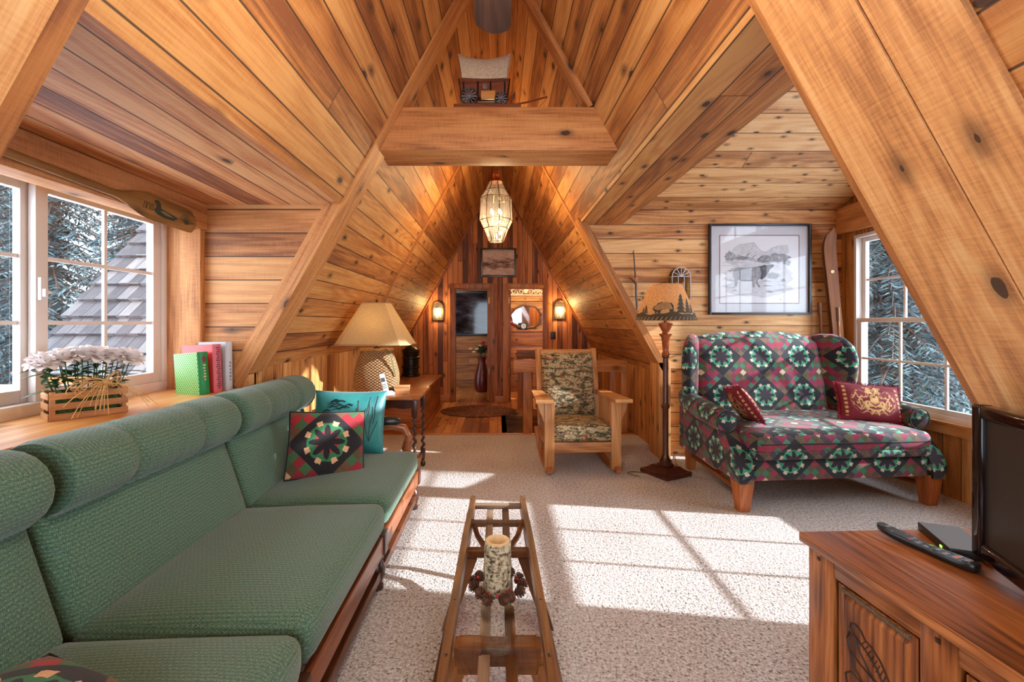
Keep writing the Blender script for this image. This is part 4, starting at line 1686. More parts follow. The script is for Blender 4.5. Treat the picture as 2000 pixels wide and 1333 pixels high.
for s_ in (-1, 1):
    g = G()
    pts = []
    x0 = s_ * 0.038
    g.slab([(x0 - 0.016, -0.60, 0.345), (x0 + 0.0, -0.615, 0.345), (x0 + 0.016, -0.60, 0.345), (x0 + 0.016, 0.62, 0.36), (x0 - 0.016, 0.62, 0.36)], (0, 0, 0.014))
    g.done('slat', W_SLEDG if s_ < 0 else W_SLED, sled, grain=(0, 1, 0), smooth=0)
    g = G()
    g.tube([(s_ * 0.04, 0.22, 0.345), (s_ * 0.09, 0.34, 0.36), (s_ * 0.115, 0.46, 0.372)], 0.012, 6)
    g.done('brace', W_SLED, sled)
g = G()
g.slab([(-0.126, -0.68, RT + 0.007), (0.126, -0.68, RT + 0.007), (0.124, 0.25, RT + 0.007), (0.117, 0.50, RT + 0.012), (-0.117, 0.50, RT + 0.012), (-0.124, 0.25, RT + 0.007)], (0, 0, 0.005))
g.done('glass_top', TGLASS, sled, smooth=0)
for s_ in (-1, 1):
    for y, z in ((-0.45, RT + 0.006), (-0.2, RT + 0.006), (0.1, RT + 0.006), (0.4, RT + 0.012), (0.60, RT + 0.026)):
        g = G()
        g.ball((s_ * 0.133 if y > 0.3 else s_ * 0.14, y, z), 0.005, 6, 4, (1, 1, 0.4))
        g.done('bolt', BLACK, sled)


def birch_mat():
    m = Mat('birch_bark', 0.8)
    tc = m.obj()
    sp = m.n('ShaderNodeSeparateXYZ')
    m.t.links.new(tc, sp.inputs[0])
    th = m.f('ARCTAN2', sp.outputs[1], sp.outputs[0])
    a = m.noise(m.vec(m.mul(th, 3.2), m.mul(sp.outputs[2], 95.0), 1.0), 1.0, 3.0, 0.65)
    b = m.noise(tc, 34.0, 3.0, 0.6)
    c = m.ramp(m.add(m.mul(a, 0.6), m.mul(b, 0.4)), [(0.40, (40, 34, 28)), (0.46, (122, 102, 76)), (0.53, (190, 172, 138)), (0.7, (216, 202, 172))])
    m.col(c)
    m.bump(b, 0.7, 0.006)
    return m.m


TZ = RT + 0.0125
cd = thing('candle', 'birch-bark pillar candle standing on the glass of sled table', 'candle', (0.0, 1.53, TZ))
g = G()
g.lathe([(0.0445, 0), (0.0445, 0.165), (0.043, 0.169), (0.0412, 0.170), (0.0408, 0.165)], 28, cap=False)
g.done('bark_sleeve', birch_mat(), cd)
g = G()
g.lathe([(0.0405, 0.168), (0.040, 0.174), (0.034, 0.175), (0.028, 0.166), (0.024, 0.145), (0.018, 0.128), (0.001, 0.124)], 28, cap=False)
g.done('wax', plain('ivory_wax', (214, 184, 138), 0.5), cd)
g = G(); g.tube([(0, 0, 0.122), (0.001, 0, 0.134), (0.003, 0, 0.14)], 0.0012, 5)
g.done('wick', BLACK, cd)
wr = thing('pinecone_wreath', 'ring of small pinecones and red berries around the birch candle', 'wreath', (0.0, 1.53, TZ))
CONE = plain('pinecone_brown', (92, 54, 32), 0.75, var=0.4, scale=60)
gp = G()
for k in range(40):
    t = k / 40
    a = k * 2.39996
    r_ = 0.014 * math.sin(PI * (0.12 + 0.80 * t)) + 0.002
    z = 0.004 + 0.036 * t
    mm = T(r_ * 0.45 * math.cos(a), r_ * 0.45 * math.sin(a), z) @ RZ(a) @ RY(R(-25 - 25 * t))
    gp.rbox((r_ * 0.4, 0, 0), (r_ * 0.55, 0.0042, 0.0013), 0.0010, 2, m=mm)
gp.lathe([(0.003, 0.002), (0.008, 0.014), (0.004, 0.04)], 8)
pc = gp.done('pinecone', CONE, wr, smooth=50)
ry = random.Random(6)
for k in range(13):
    o = pc if k == 0 else pc.copy()
    if k:
        COL.objects.link(o)
    a = 2 * PI * k / 13 + ry.uniform(-.06, .06)
    rad = 0.062 + ry.uniform(-.003, .003)
    o.location = (rad * math.cos(a), rad * math.sin(a), 0.013)
    o.rotation_euler = (ry.uniform(0.7, 1.2), 0, a + PI / 2 + ry.uniform(-.4, .4))
    o.scale = (0.95, 0.95, 0.9)
gb = G(); gb.ball((0, 0, 0), 0.0065, 10, 6)
be = gb.done('berry', plain('red_berry', (150, 14, 22), 0.25), wr)
for k in range(9):
    o = be if k == 0 else be.copy()
    if k:
        COL.objects.link(o)
    a = R((-70, -62, -78, -55, -125, -110, 20, 160, -90)[k])
    rad = (0.068, 0.077, 0.078, 0.066, 0.07, 0.078, 0.07, 0.07, 0.072)[k]
    o.location = (rad * math.cos(a), rad * math.sin(a), 0.034 if k % 2 else 0.028)

# ------------------------------------------------------------------ rocking chair
rc = thing('rocking_chair', 'oak mission rocking chair with wildlife-print seat and back', 'chair', (0.735, 3.96, 0), rz=R(2.5))
HW = 0.335
for s_ in (-1, 1):
    g = G()
    g.box(s_ * 0.29 - 0.043, s_ * 0.29 + 0.043, 0, 0.058, 0.035, 0.62, 0.005)
    g.done('leg', W_CHAIR, rc, grain=(0, 0, 1))
    g = G()
    g.box(s_ * 0.275 - 0.03, s_ * 0.275 + 0.03, 0.60, 0.65, 0.055, 0.60, 0.005)
    g.done('leg', W_CHAIR, rc, grain=(0, 0, 1))
    g = G()
    pts = []
    for k in range(15):
        t = k / 14
        y = -0.05 + 1.05 * t
        z = 0.012 + 0.155 * (t - 0.30) ** 2 / 0.49
        pts.append((s_ * (0.297 - 0.02 * t), y, z))
    vs_, fs = [], []
    for (x, y, z) in pts:
        for dx, dz in ((-0.022, -0.012), (0.022, -0.012), (0.022, 0.030), (-0.022, 0.030)):
            vs_.append((x + dx, y, z + dz))
    for i in range(14):
        for k in range(4):
            fs.append((i * 4 + k, i * 4 + (k + 1) % 4, i * 4 + 4 + (k + 1) % 4, i * 4 + 4 + k))
    fs += [(0, 1, 2, 3), (56, 57, 58, 59)]
    g._faces(vs_, fs)
    g.done('rocker', W_LEG, rc, grain=(0, 1, 0), smooth=30)
    g = G()
    g.slab([(s_ * 0.34 - 0.075, -0.055, 0.622), (s_ * 0.34 + 0.075, -0.055, 0.622), (s_ * 0.325 + 0.06, 0.66, 0.605), (s_ * 0.325 - 0.045, 0.66, 0.605)], (0, 0, 0.03))
    ar = g.done('armrest', W_CHAIR, rc, grain=(0, 1, 0), smooth=0)
    g = G()
    x0 = s_ * 0.335
    g.slab([(x0, 0.012, 0.62), (x0 + s_ * 0.062, 0.012, 0.62), (x0 + s_ * 0.05, 0.012, 0.57), (x0 + s_ * 0.02, 0.012, 0.50), (x0, 0.012, 0.44)], (0, 0.026, 0))
    g.done('corbel', W_CHAIR, ar, grain=(0, 0, 1), smooth=0)
    for k in range(5):
        g = G()
        y = 0.13 + 0.09 * k
        g.box(s_ * 0.29 - 0.007, s_ * 0.29 + 0.007, y, y + 0.04, 0.27, 0.608)
        g.done('side_slat', W_CHAIR, rc, grain=(0, 0, 1), smooth=0)
    g = G()
    g.box(s_ * 0.29 - 0.012, s_ * 0.29 + 0.012, 0.055, 0.605, 0.20, 0.27, 0.003)
    g.done('side_rail', W_CHAIR, rc, grain=(0, 1, 0))
g = G(); g.box(-0.25, 0.25, 0.012, 0.044, 0.185, 0.272, 0.004)
g.done('front_rail', W_CHAIR, rc, grain=(1, 0, 0))
g = G(); g.box(-0.25, 0.25, 0.61, 0.64, 0.185, 0.272, 0.004)
g.done('back_rail', W_CHAIR, rc, grain=(1, 0, 0))
g = G()
g.rbox((0, 0.315, 0.345), (0.268, 0.325, 0.072), 0.045, 12, puff=lambda x, y, z: (0, 0, 0.028 * (1 - x * x) * (1 - y * y) if z > 0 else 0), m=T(0, 0, 0) @ RX(R(-2.5)))
g.done('seat_cushion', WILDLIFE, rc, smooth=60)
bm_ = T(0, 0.60, 0.36) @ RX(R(-15))
for s_ in (-1, 1):
    g = G(); g.box(s_ * 0.287 - 0.026, s_ * 0.287 + 0.026, 0.0, 0.04, -0.06, 0.71, 0.005, m=bm_)
    g.done('back_post', W_CHAIR, rc, grain=(0, math.sin(R(15)), math.cos(R(15))))
g = G(); g.box(-0.26, 0.26, 0.004, 0.036, 0.64, 0.70, 0.004, m=bm_)
g.done('top_rail', W_CHAIR, rc, grain=(1, 0, 0))
g = G()
g.box(-0.26, 0.26, 0.004, 0.036, -0.02, 0.05, 0.004, m=bm_)
g.done('lower_back_rail', W_CHAIR, rc, grain=(1, 0, 0))
g = G()
g.rbox((0, -0.022, 0.34), (0.258, 0.05, 0.315), 0.04, 12, puff=lambda x, y, z: (0, -0.018 * (1 - x * x) * (1 - z * z) if y < 0 else 0, 0), m=bm_)
g.done('back_cushion', WILDLIFE, rc, smooth=60)

# ------------------------------------------------------------------ patchwork loveseat
lv = thing('loveseat', 'wing-back loveseat in dark patchwork cloth beside right window', 'loveseat', (2.40, 3.195, 0), rz=R(4.6))
for (x, y, t, fr) in ((-0.70, 0.06, 0.055, True), (0.70, 0.06, 0.055, True), (-0.60, 0.95, 0.045, False), (0.60, 0.95, 0.045, False)):
    g = G()
    sx = 1 if x < 0 else -1
    a = t * 0.62
    top = [(x - t, y - t, 0.225), (x + t, y - t, 0.225), (x + t, y + t, 0.225), (x - t, y + t, 0.225)]
    dyb = 0.03 if not fr else 0
    bot = [(x - a, y - a + dyb, 0), (x + a, y - a + dyb, 0), (x + a, y + a + dyb, 0), (x - a, y + a + dyb, 0)]
    g._faces(top + bot, [(0, 1, 2, 3), (7, 6, 5, 4)] + [(i, 4 + i, 4 + (i + 1) % 4, (i + 1) % 4) for i in range(4)])
    g.done('leg', W_LEG, lv, grain=(0, 0, 1), smooth=20)
for s_ in (-1, 1):
    g = G()
    g.tube([(s_ * 0.70, 0.1, 0.13), (s_ * 0.60, 0.93, 0.13)], 0.018, 8)
    g.done('stretcher', W_SOFA, lv)
g = G(); g.tube([(-0.66, 0.5, 0.13), (0.66, 0.5, 0.13)], 0.016, 8)
g.done('stretcher', W_SOFA, lv)
g = G()
g.rbox((0, 0.44, 0.295), (0.68, 0.42, 0.078), 0.025, 10)
g.rbox((0, 0.035, 0.275), (0.655, 0.02, 0.062), 0.015, 8)
g.done('seat_base', QUILT, lv, smooth=50)
g = G()
g.rbox((0, 0.40, 0.395), (0.655, 0.42, 0.035), 0.032, 10)
g.done('seat_deck', QUILT, lv, smooth=50)
g = G()
g.rbox((0, 0.41, 0.475), (0.655, 0.44, 0.068), 0.055, 14, puff=lambda x, y, z: (0, 0, 0.03 * (1 - x * x) * (1 - y * y) if z > 0 else 0))
sc2 = g.done('seat_cushion', QUILT, lv, smooth=60)
g = G()
pts = []
for (x, y) in [(-0.62, -0.026), (0.0, -0.031), (0.62, -0.026)]:
    pts.append((x, y, 0.475))
g.tube(pts, 0.006, 6)
g.done('piping', PIPE_B, sc2)
# camel-backed back panel
vs_, fs = [], []
NX, NZ = 28, 16
for face in (0, 1):
    for i in range(NX + 1):
        for j in range(NZ + 1):
            u = -1 + 2 * i / NX
            v = j / NZ
            ztop = 1.185 + 0.045 * (1 - u * u) - 0.02 * abs(u) ** 6
            hw = 0.585 + 0.0 * v
            z = 0.26 + (ztop - 0.26) * v
            x = u * hw
            y = 0.80 + 0.17 * v
            bul = 0.055 * ((1 - abs(u) ** 4) * (1 - abs(2 * v - 1) ** 4)) ** 0.5
            y += (-0.025 - bul) if face == 0 else 0.055
            if face == 0 and v > 0.93:
                y += 0.05 * ((v - 0.93) / 0.07) ** 2
            vs_.append((x, y, z))
M1 = (NX + 1) * (NZ + 1)
for face in (0, 1):
    for i in range(NX):
        for j in range(NZ):
            a = face * M1 + i * (NZ + 1) + j
            f = (a, a + NZ + 1, a + NZ + 2, a + 1)
            fs.append(f if face else f[::-1])
for i in range(NX):
    for (j) in (0, NZ):
        a = i * (NZ + 1) + j
        fs.append((a, a + NZ + 1, M1 + a + NZ + 1, M1 + a))
for j in range(NZ):
    for i in (0, NX):
        a = i * (NZ + 1) + j
        fs.append((a, a + 1, M1 + a + 1, M1 + a))
g = G(); g._faces(vs_, fs)
g.done('back', QUILT, lv, smooth=60)


def rounded_panel(g, outline, p0, ax, ay, n, th, bul=0.02):
    """padded panel: 2D outline mapped on axes ax, ay from p0, thickness th along n"""
    c = Vector((sum(p[0] for p in outline) / len(outline), sum(p[1] for p in outline) / len(outline)))
    N = len(outline)
    rings = [(1.0, 0.0), (1.0, 1.0)]
    vs_, fs = [], []
    lay = [(0.0, 0.55), (0.55, 0.5), (0.85, 0.44), (0.96, 0.30), (1.0, 0.0)]
    seq = [(s, h) for s, h in lay] + [(s, -h) for s, h in lay[::-1][1:]]
    for s, h in seq:
        for p in outline:
            q = c + (Vector(p[:2]) - c) * max(s, 1e-3)
            vs_.append(p0 + ax * q.x + ay * q.y + n * (h * th * 1.0 + (bul * (1 - s * s) if h > 0 else -bul * (1 - s * s) if h < 0 else 0)))
    for r_ in range(len(seq) - 1):
        for k in range(N):
            fs.append((r_ * N + k, r_ * N + (k + 1) % N, (r_ + 1) * N + (k + 1) % N, (r_ + 1) * N + k))
    g._faces(vs_, fs)


for s_ in (-1, 1):
    # wing: flares forward and outward from the back
    d = Vector((s_ * 0.50, -0.62, 0)).normalized()
    out = []
    prof = [(0.0, 0.50), (0.12, 0.50), (0.235, 0.53), (0.285, 0.62), (0.325, 0.74), (0.345, 0.88), (0.345, 1.00), (0.315, 1.10), (0.25, 1.17), (0.16, 1.205), (0.06, 1.205), (0.0, 1.19)]
    # densify
    for i in range(len(prof)):
        a, b = prof[i], prof[(i + 1) % len(prof)]
        for t in (0, 0.5):
            out.append((a[0] + (b[0] - a[0]) * t, a[1] + (b[1] - a[1]) * t))
    nrm = Vector((-d.y, d.x, 0))
    g = G()
    rounded_panel(g, out, Vector((s_ * 0.555, 0.985, 0.0)), d, Vector((0, 0, 1)), nrm, 0.085, 0.012)
    wing = g.done('wing', QUILT, lv, smooth=60)
    # side panel below the arm
    g = G()
    yz = [(0.03, 0.21), (0.98, 0.21), (0.98, 0.565), (0.24, 0.565), (0.17, 0.50), (0.08, 0.40), (0.035, 0.30)]
    ins = [(s_ * (0.668 - 0.06 * y), y, z) for y, z in yz]
    outs = [(s_ * (0.748 - 0.05 * y), y, z) for y, z in yz]
    g._faces(ins + outs, [tuple(range(7)), tuple(range(7, 14))] + [(i, (i + 1) % 7, 7 + (i + 1) % 7, 7 + i) for i in range(7)])
    g.done('side_panel', QUILT, lv, smooth=0)
    # rolled arm
    g = G()
    pts = [(s_ * 0.745, 0.16, 0.590), (s_ * 0.745, 0.18, 0.592), (s_ * 0.74, 0.3, 0.60), (s_ * 0.725, 0.55, 0.615), (s_ * 0.70, 0.8, 0.64), (s_ * 0.66, 0.93, 0.66)]
    g.tube(pts, [0.070, 0.082, 0.085, 0.084, 0.082, 0.07], 18)
    g.done('arm', QUILT, lv, smooth=60)
    # front of the arm sweeping down to the leg
    g = G()
    o_ = [(0.665, 0.205), (0.755, 0.205), (0.768, 0.28), (0.775, 0.34), (0.776, 0.39), (0.772, 0.44), (0.764, 0.48), (0.755, 0.52), (0.69, 0.52), (0.672, 0.48), (0.66, 0.44), (0.655, 0.39), (0.655, 0.34), (0.66, 0.28)]
    vsA = []
    ysw = lambda z: 0.20 * max(0, (z - 0.28) / 0.24) ** 1.6
    a_ = [(s_ * x, ysw(z) - 0.012, z) for x, z in o_]
    b_ = [(s_ * x, ysw(z) + 0.10, z) for x, z in o_]
    n_ = len(a_)
    g._faces(a_ + b_, [tuple(range(n_)), tuple(range(n_, 2 * n_))] + [(i, (i + 1) % n_, n_ + (i + 1) % n_, n_ + i) for i in range(n_)])
    g.done('arm_front', QUILT, lv, smooth=30)
    g = G()
    g.tube([(s_ * 0.745 + 0.078 * math.cos(t), 0.163, 0.591 + 0.078 * math.sin(t)) for t in [2 * PI * i / 24 for i in range(24)]], 0.005, 6, close=True)
    g.done('piping', PIPE_B, lv)


def fringe(o, w, h, col):
    g = G()
    r = random.Random(2)
    for sd in range(4):
        for k in range(75):
            s = -1 + 2 * (k + 0.5) / 75
            u, v = ((s, -1), (1, s), (-s, 1), (-1, -s))[sd]
            x = u * w / 2 * (1 - 0.05 * (1 - v * v) * abs(u))
            y = v * h / 2 * (1 - 0.05 * (1 - u * u) * abs(v))
            dx, dy = ((0, -1), (1, 0), (0, 1), (-1, 0))[sd]
            ln = r.uniform(0.012, 0.022)
            g.tube([(x - dx * 0.006, y - dy * 0.006, 0), (x + dx * ln * 0.6 + r.uniform(-.004, .004), y + dy * ln * 0.6 + r.uniform(-.004, .004), r.uniform(-.008, .008)), (x + dx * ln, y + dy * ln, r.uniform(-.010, .010))], [0.003, 0.003, 0.0015], 4)
    f = g.done('fringe', col, o)
    return f


FR = plain('crimson_fringe', (140, 12, 44), 0.7, var=0.3, scale=90)
p = pillow_thing('throw_pillow', 'crimson fringed pillow with gold flowers facing out by right loveseat arm', 0.46, 0.30, 0.13, DAMASK, (2.86, 3.55, 0.685), orient((-0.06, -0.92, 0.40), (0.12, 0.3, 1)), 'crimson damask pillows', 0.05)
fringe(p, 0.46, 0.30, FR)
p = pillow_thing('throw_pillow', 'crimson fringed pillow seen edge-on against left loveseat arm', 0.44, 0.30, 0.12, DAMASK, (1.865, 3.50, 0.685), orient((0.86, -0.12, 0.55), (-0.5, 0.3, 0.9)), 'crimson damask pillows', 0.05)
fringe(p, 0.44, 0.30, FR)

# ------------------------------------------------------------------ floor lamp with bear shade
fp = thing('floor_lamp', 'tall reddish-brown floor lamp with bear silhouette shade beside loveseat', 'lamp', (1.45, 3.98, 0), rz=R(28))
LAMPW = plain('mahogany_lamp', (84, 40, 26), 0.28, var=0.35, scale=10)
AMBER = plain('amber_lamp_neck', (150, 74, 34), 0.2, var=0.3, scale=18)
g = G()
g.box(-0.15, 0.15, -0.15, 0.15, 0, 0.03, 0.006)
g.slab([(-0.15, -0.15, 0.03), (0.15, -0.15, 0.03), (0.15, 0.15, 0.03), (-0.15, 0.15, 0.03)], (0, 0, 0.004))
v8 = [(sx * a, sy * a, z) for (a, z) in ((0.128, 0.034), (0.078, 0.075)) for sx, sy in ((-1, -1), (1, -1), (1, 1), (-1, 1))]
g._faces(v8, [(3, 2, 1, 0), (4, 5, 6, 7)] + [(i, (i + 1) % 4, 4 + (i + 1) % 4, 4 + i) for i in range(4)])
g.done('base', LAMPW, fp, smooth=30)
g = G()
g.lathe([(0.065, 0.075), (0.068, 0.085), (0.05, 0.10), (0.052, 0.115), (0.036, 0.13), (0.03, 0.15), (0.024, 0.17), (0.0235, 0.56), (0.033, 0.575), (0.036, 0.59), (0.026, 0.605), (0.0225, 0.62), (0.0215, 1.0), (0.03, 1.01), (0.03, 1.02)], 20)
g.done('pole', LAMPW, fp)
g = G()
g.lathe([(0.028, 1.02), (0.036, 1.03), (0.03, 1.045), (0.022, 1.06), (0.026, 1.09), (0.03, 1.14), (0.036, 1.18), (0.052, 1.20), (0.055, 1.208), (0.03, 1.212), (0.026, 1.225), (0.034, 1.24), (0.05, 1.27), (0.06, 1.30), (0.015, 1.31), (0.012, 1.40)], 20)
g.done('neck', AMBER, fp)
SHZ0, SHZ1, SR0, SR1 = 1.325, 1.635, 0.255, 0.135
PARCH = cloth_shade('parchment_shade', (226, 176, 122), 0.45, 60)
g = G()
g.lathe([(SR0, SHZ0), (SR1, SHZ1)], 40, cap=False)
sh = g.done('shade', PARCH, fp)


def cone_pt(a, t, off=0.0015, rz=0.0):
    r_ = SR0 + (SR1 - SR0) * t + off
    return Vector((r_ * math.cos(a), r_ * math.sin(a), SHZ0 + (SHZ1 - SHZ0) * t))


CA = R(-90 - 28 - 20)     # angle on the shade that faces the camera, in lamp space


def cone_poly(g, pts):
    """pts in metres around the facing angle / fraction of the height"""
    c = [cone_pt(CA + x / (SR0 + (SR1 - SR0) * t), t) for x, t in pts]
    g.poly(c)


DSIL = plain('dark_silhouette', (70, 60, 42), 0.8)
g = G()
g.lathe([(SR0 + 0.001, SHZ0 + 0.0), (SR0 - 0.0155, SHZ0 + 0.045)], 40, cap=False)
N = 80
for k in range(N):
    a0, a1 = 2 * PI * k / N, 2 * PI * (k + 1) / N
    h0 = 0.15 + 0.03 * math.sin(a0 * 5) + 0.02 * math.sin(a0 * 11)
    h1 = 0.15 + 0.03 * math.sin(a1 * 5) + 0.02 * math.sin(a1 * 11)
    g.poly([cone_pt(a0, 0.12), cone_pt(a1, 0.12), cone_pt(a1, h1 + 0.04), cone_pt(a0, h0 + 0.04)])
g.done('ground_silhouette', DSIL, sh, normals=False, smooth=0)
bear = [(-0.085, 0.19), (-0.086, 0.24), (-0.10, 0.27), (-0.106, 0.32), (-0.09, 0.38), (-0.073, 0.40), (-0.060, 0.46), (-0.03, 0.49), (0.02, 0.475), (0.045, 0.46), (0.062, 0.40), (0.064, 0.30), (0.060, 0.19), (0.035, 0.19), (0.028, 0.29), (-0.02, 0.29), (-0.036, 0.26), (-0.040, 0.19), (-0.062, 0.19), (-0.066, 0.25), (-0.072, 0.19)]
g = G(); cone_poly(g, bear)
g.done('bear_silhouette', DSIL, sh, normals=False, smooth=0)
for (x0, t1, w) in ((0.125, 0.72, 0.05), (0.195, 0.60, 0.042), (-0.17, 0.42, 0.03), (-0.20, 0.36, 0.03), (0.245, 0.46, 0.036), (0.36, 0.6, 0.045), (-0.36, 0.6, 0.045), (0.5, 0.5, 0.04), (-0.5, 0.66, 0.05)):
    g = G()
    t0 = 0.18
    nl = 5
    for k in range(nl):
        a = t0 + (t1 - t0) * k / nl
        b = t0 + (t1 - t0) * min(1, (k + 1.7) / nl)
        ww = w * (1 - 0.75 * k / nl)
        cone_poly(g, [(x0 - ww, a), (x0 - ww * 0.2, a + 0.02), (x0 + ww * 0.2, a + 0.02), (x0 + ww, a), (x0, b)])
    g.done('pine_silhouette', DSIL, sh, normals=False, smooth=0)
g = G()
for k in range(44):
    a = 2 * PI * k / 44
    g.tube([cone_pt(a, 0.0, 0.003), cone_pt(a + 0.07, 0.09, 0.003)], 0.0022, 4)
    if k % 2:
        b = a * 1.0
        g.tube([cone_pt(b, 0.965, 0.003), cone_pt(b + 0.12, 1.0, 0.003)], 0.0022, 4)
g.done('lacing', plain('leather_lace', (196, 150, 104), 0.7), sh)
g = G(); g.ball((0, 0, 1.45), 0.03, 12, 8, (1, 1, 1.25))
g.done('bulb', emit('lamp_bulb', (255, 206, 140), 12), fp)
g = G()
pts = [(1.36, 3.93), (1.28, 3.98), (1.18, 4.02), (1.12, 3.97), (1.20, 3.90)]
cpts = []
for t in [i / 30 for i in range(31)]:
    a = t * (len(pts) - 1)
    i = min(int(a), len(pts) - 2)
    f_ = a - i
    p0, p1, p2, p3 = (pts[max(0, i - 1)], pts[i], pts[i + 1], pts[min(len(pts) - 1, i + 2)])
    q = [0.5 * ((2 * p1[k]) + (-p0[k] + p2[k]) * f_ + (2 * p0[k] - 5 * p1[k] + 4 * p2[k] - p3[k]) * f_ ** 2 + (-p0[k] + 3 * p1[k] - 3 * p2[k] + p3[k]) * f_ ** 3) for k in (0, 1)]
    v = RZ(R(-28)) @ Vector((q[0] - 1.45, q[1] - 3.98, 0.006))
    cpts.append(v)
g.tube(cpts, 0.0035, 6)
cpts = [RZ(R(-28)) @ Vector((x - 1.45, y - 3.98, 0.006)) for x, y in ((1.55, 4.05), (1.62, 4.15), (1.66, 4.30), (1.72, 4.46), (1.74, 4.52))]
g.tube(cpts, 0.0035, 6)
g.done('cord', plain('brown_cord', (112, 84, 44), 0.5), fp)

# ------------------------------------------------------------------ on the far wall of the right dormer
WYR = 4.53
pic = thing('framed_print', 'large framed pencil drawing of a bugling elk above loveseat', 'picture', (2.565, WYR, 1.83))
PW, PH = 0.50, 0.445
FRM = plain('dark_pewter_frame', (58, 54, 58), 0.3, metal=0.4)
g = G()
for (a, b, c, d) in ((-PW, -PW + 0.022, -PH, PH), (PW - 0.022, PW, -PH, PH), (-PW + 0.022, PW - 0.022, -PH, -PH + 0.022), (-PW + 0.022, PW - 0.022, PH - 0.022, PH)):
    g.box(a, b, -0.036, -0.002, c, d, 0.004)
g.done('frame', FRM, pic)
g = G(); g.box(-PW + 0.02, PW - 0.02, -0.012, -0.002, -PH + 0.02, PH - 0.02)
g.done('mat_board', plain('pale_grey_mat', (206, 206, 212), 0.9), pic)
IW, IH = 0.385, 0.33
g = G()
for (a, b, c, d) in ((-IW - 0.006, -IW, -IH - 0.006, IH + 0.006), (IW, IW + 0.006, -IH - 0.006, IH + 0.006), (-IW, IW, -IH - 0.006, -IH), (-IW, IW, IH, IH + 0.006)):
    g.box(a, b, -0.0135, -0.0115, c, d)
g.done('liner', plain('plum_liner', (104, 62, 72), 0.8), pic)
g = G(); g.box(-IW, IW, -0.0128, -0.0118, -IH, IH)
paper = g.done('paper', plain('white_paper', (226, 226, 230), 0.9), pic)


def pp(x, y, lay=0):
    return (-IW + 2 * IW * x, -0.0132 - 0.00025 * lay, -IH + 2 * IH * y)


def ribbon(g, pts, w=0.002, lay=1):
    P = [Vector(pp(x, y, lay)) for x, y in pts]
    for i in range(len(P) - 1):
        d = (P[i + 1] - P[i])
        if d.length < 1e-6:
            continue
        d.normalize()
        n_ = Vector((-d.z, 0, d.x)) * w
        g.poly([P[i] + n_, P[i + 1] + n_, P[i + 1] - n_, P[i] - n_])


def pencil(name, c, v=0.35, sc=30):
    m = Mat(name, 0.95)
    nz = m.noise(m.obj(), sc, 4.0, 0.7)
    m.col(m.ramp(nz, [(0.3, tuple(int(x * (1 - v)) for x in c)), (0.6, c), (0.75, (222, 222, 226))]))
    return m.m


PL, PM, PD = pencil('pencil_light', (208, 208, 213), 0.08), pencil('pencil_mid', (164, 164, 170), 0.2), pencil('pencil_dark', (98, 98, 104), 0.25)
rp = random.Random(12)


def blob(g, cx, cy, rx, ry, lay=0, n=22, j=0.25):
    g.poly([pp(cx + rx * math.cos(2 * PI * k / n) * (1 + rp.uniform(-j, j)), cy + ry * math.sin(2 * PI * k / n) * (1 + rp.uniform(-j, j)), lay) for k in range(n)])


g = G()
blob(g, 0.48, 0.22, 0.44, 0.13, 0, 30, 0.12)
blob(g, 0.5, 0.40, 0.45, 0.20, 0.1, 30, 0.12)
blob(g, 0.5, 0.62, 0.40, 0.14, 0.2, 30, 0.12)
g.poly([pp(x, y, 0.4) for x, y in ((0.13, 0.72), (0.18, 0.82), (0.25, 0.87), (0.33, 0.88), (0.43, 0.90), (0.50, 0.80), (0.57, 0.74), (0.66, 0.82), (0.75, 0.85), (0.86, 0.86), (0.88, 0.74), (0.6, 0.66), (0.3, 0.66))])
g.done('drawn_landscape', PL, paper, normals=False, smooth=0)
g = G()
blob(g, 0.13, 0.69, 0.07, 0.07, 1); blob(g, 0.27, 0.665, 0.09, 0.03, 1); blob(g, 0.58, 0.65, 0.09, 0.06, 1); blob(g, 0.76, 0.67, 0.12, 0.07, 1); blob(g, 0.85, 0.60, 0.05, 0.04, 1)
blob(g, 0.67, 0.40, 0.07, 0.05, 1); blob(g, 0.80, 0.335, 0.03, 0.02, 1)
for k in range(26):
    x, y = rp.uniform(0.06, 0.9), rp.uniform(0.16, 0.5)
    blob(g, x, y, rp.uniform(0.02, 0.07), rp.uniform(0.003, 0.008), 0.6, 10)
g.done('drawn_bushes', PM, paper, normals=False, smooth=0)
g = G()
for ln in ([(0.13, 0.72), (0.18, 0.82), (0.25, 0.87), (0.33, 0.88), (0.43, 0.90), (0.50, 0.80), (0.57, 0.74), (0.66, 0.82), (0.75, 0.85), (0.86, 0.86)],
           [(0.43, 0.90), (0.40, 0.80), (0.43, 0.70)], [(0.33, 0.88), (0.37, 0.78), (0.34, 0.7)], [(0.66, 0.82), (0.64, 0.75)], [(0.02, 0.56), (0.2, 0.55), (0.36, 0.56)], [(0.03, 0.6), (0.3, 0.6), (0.42, 0.56)]):
    ribbon(g, ln, 0.0012, 1.4)
for k in range(60):
    x, y = rp.uniform(0.06, 0.9), rp.uniform(0.14, 0.85)
    ribbon(g, [(x, y), (x + rp.uniform(0.01, 0.05), y + rp.uniform(-0.02, 0.02))], 0.0009, 1.4)
g.done('drawn_lines', PM, paper, normals=False, smooth=0)
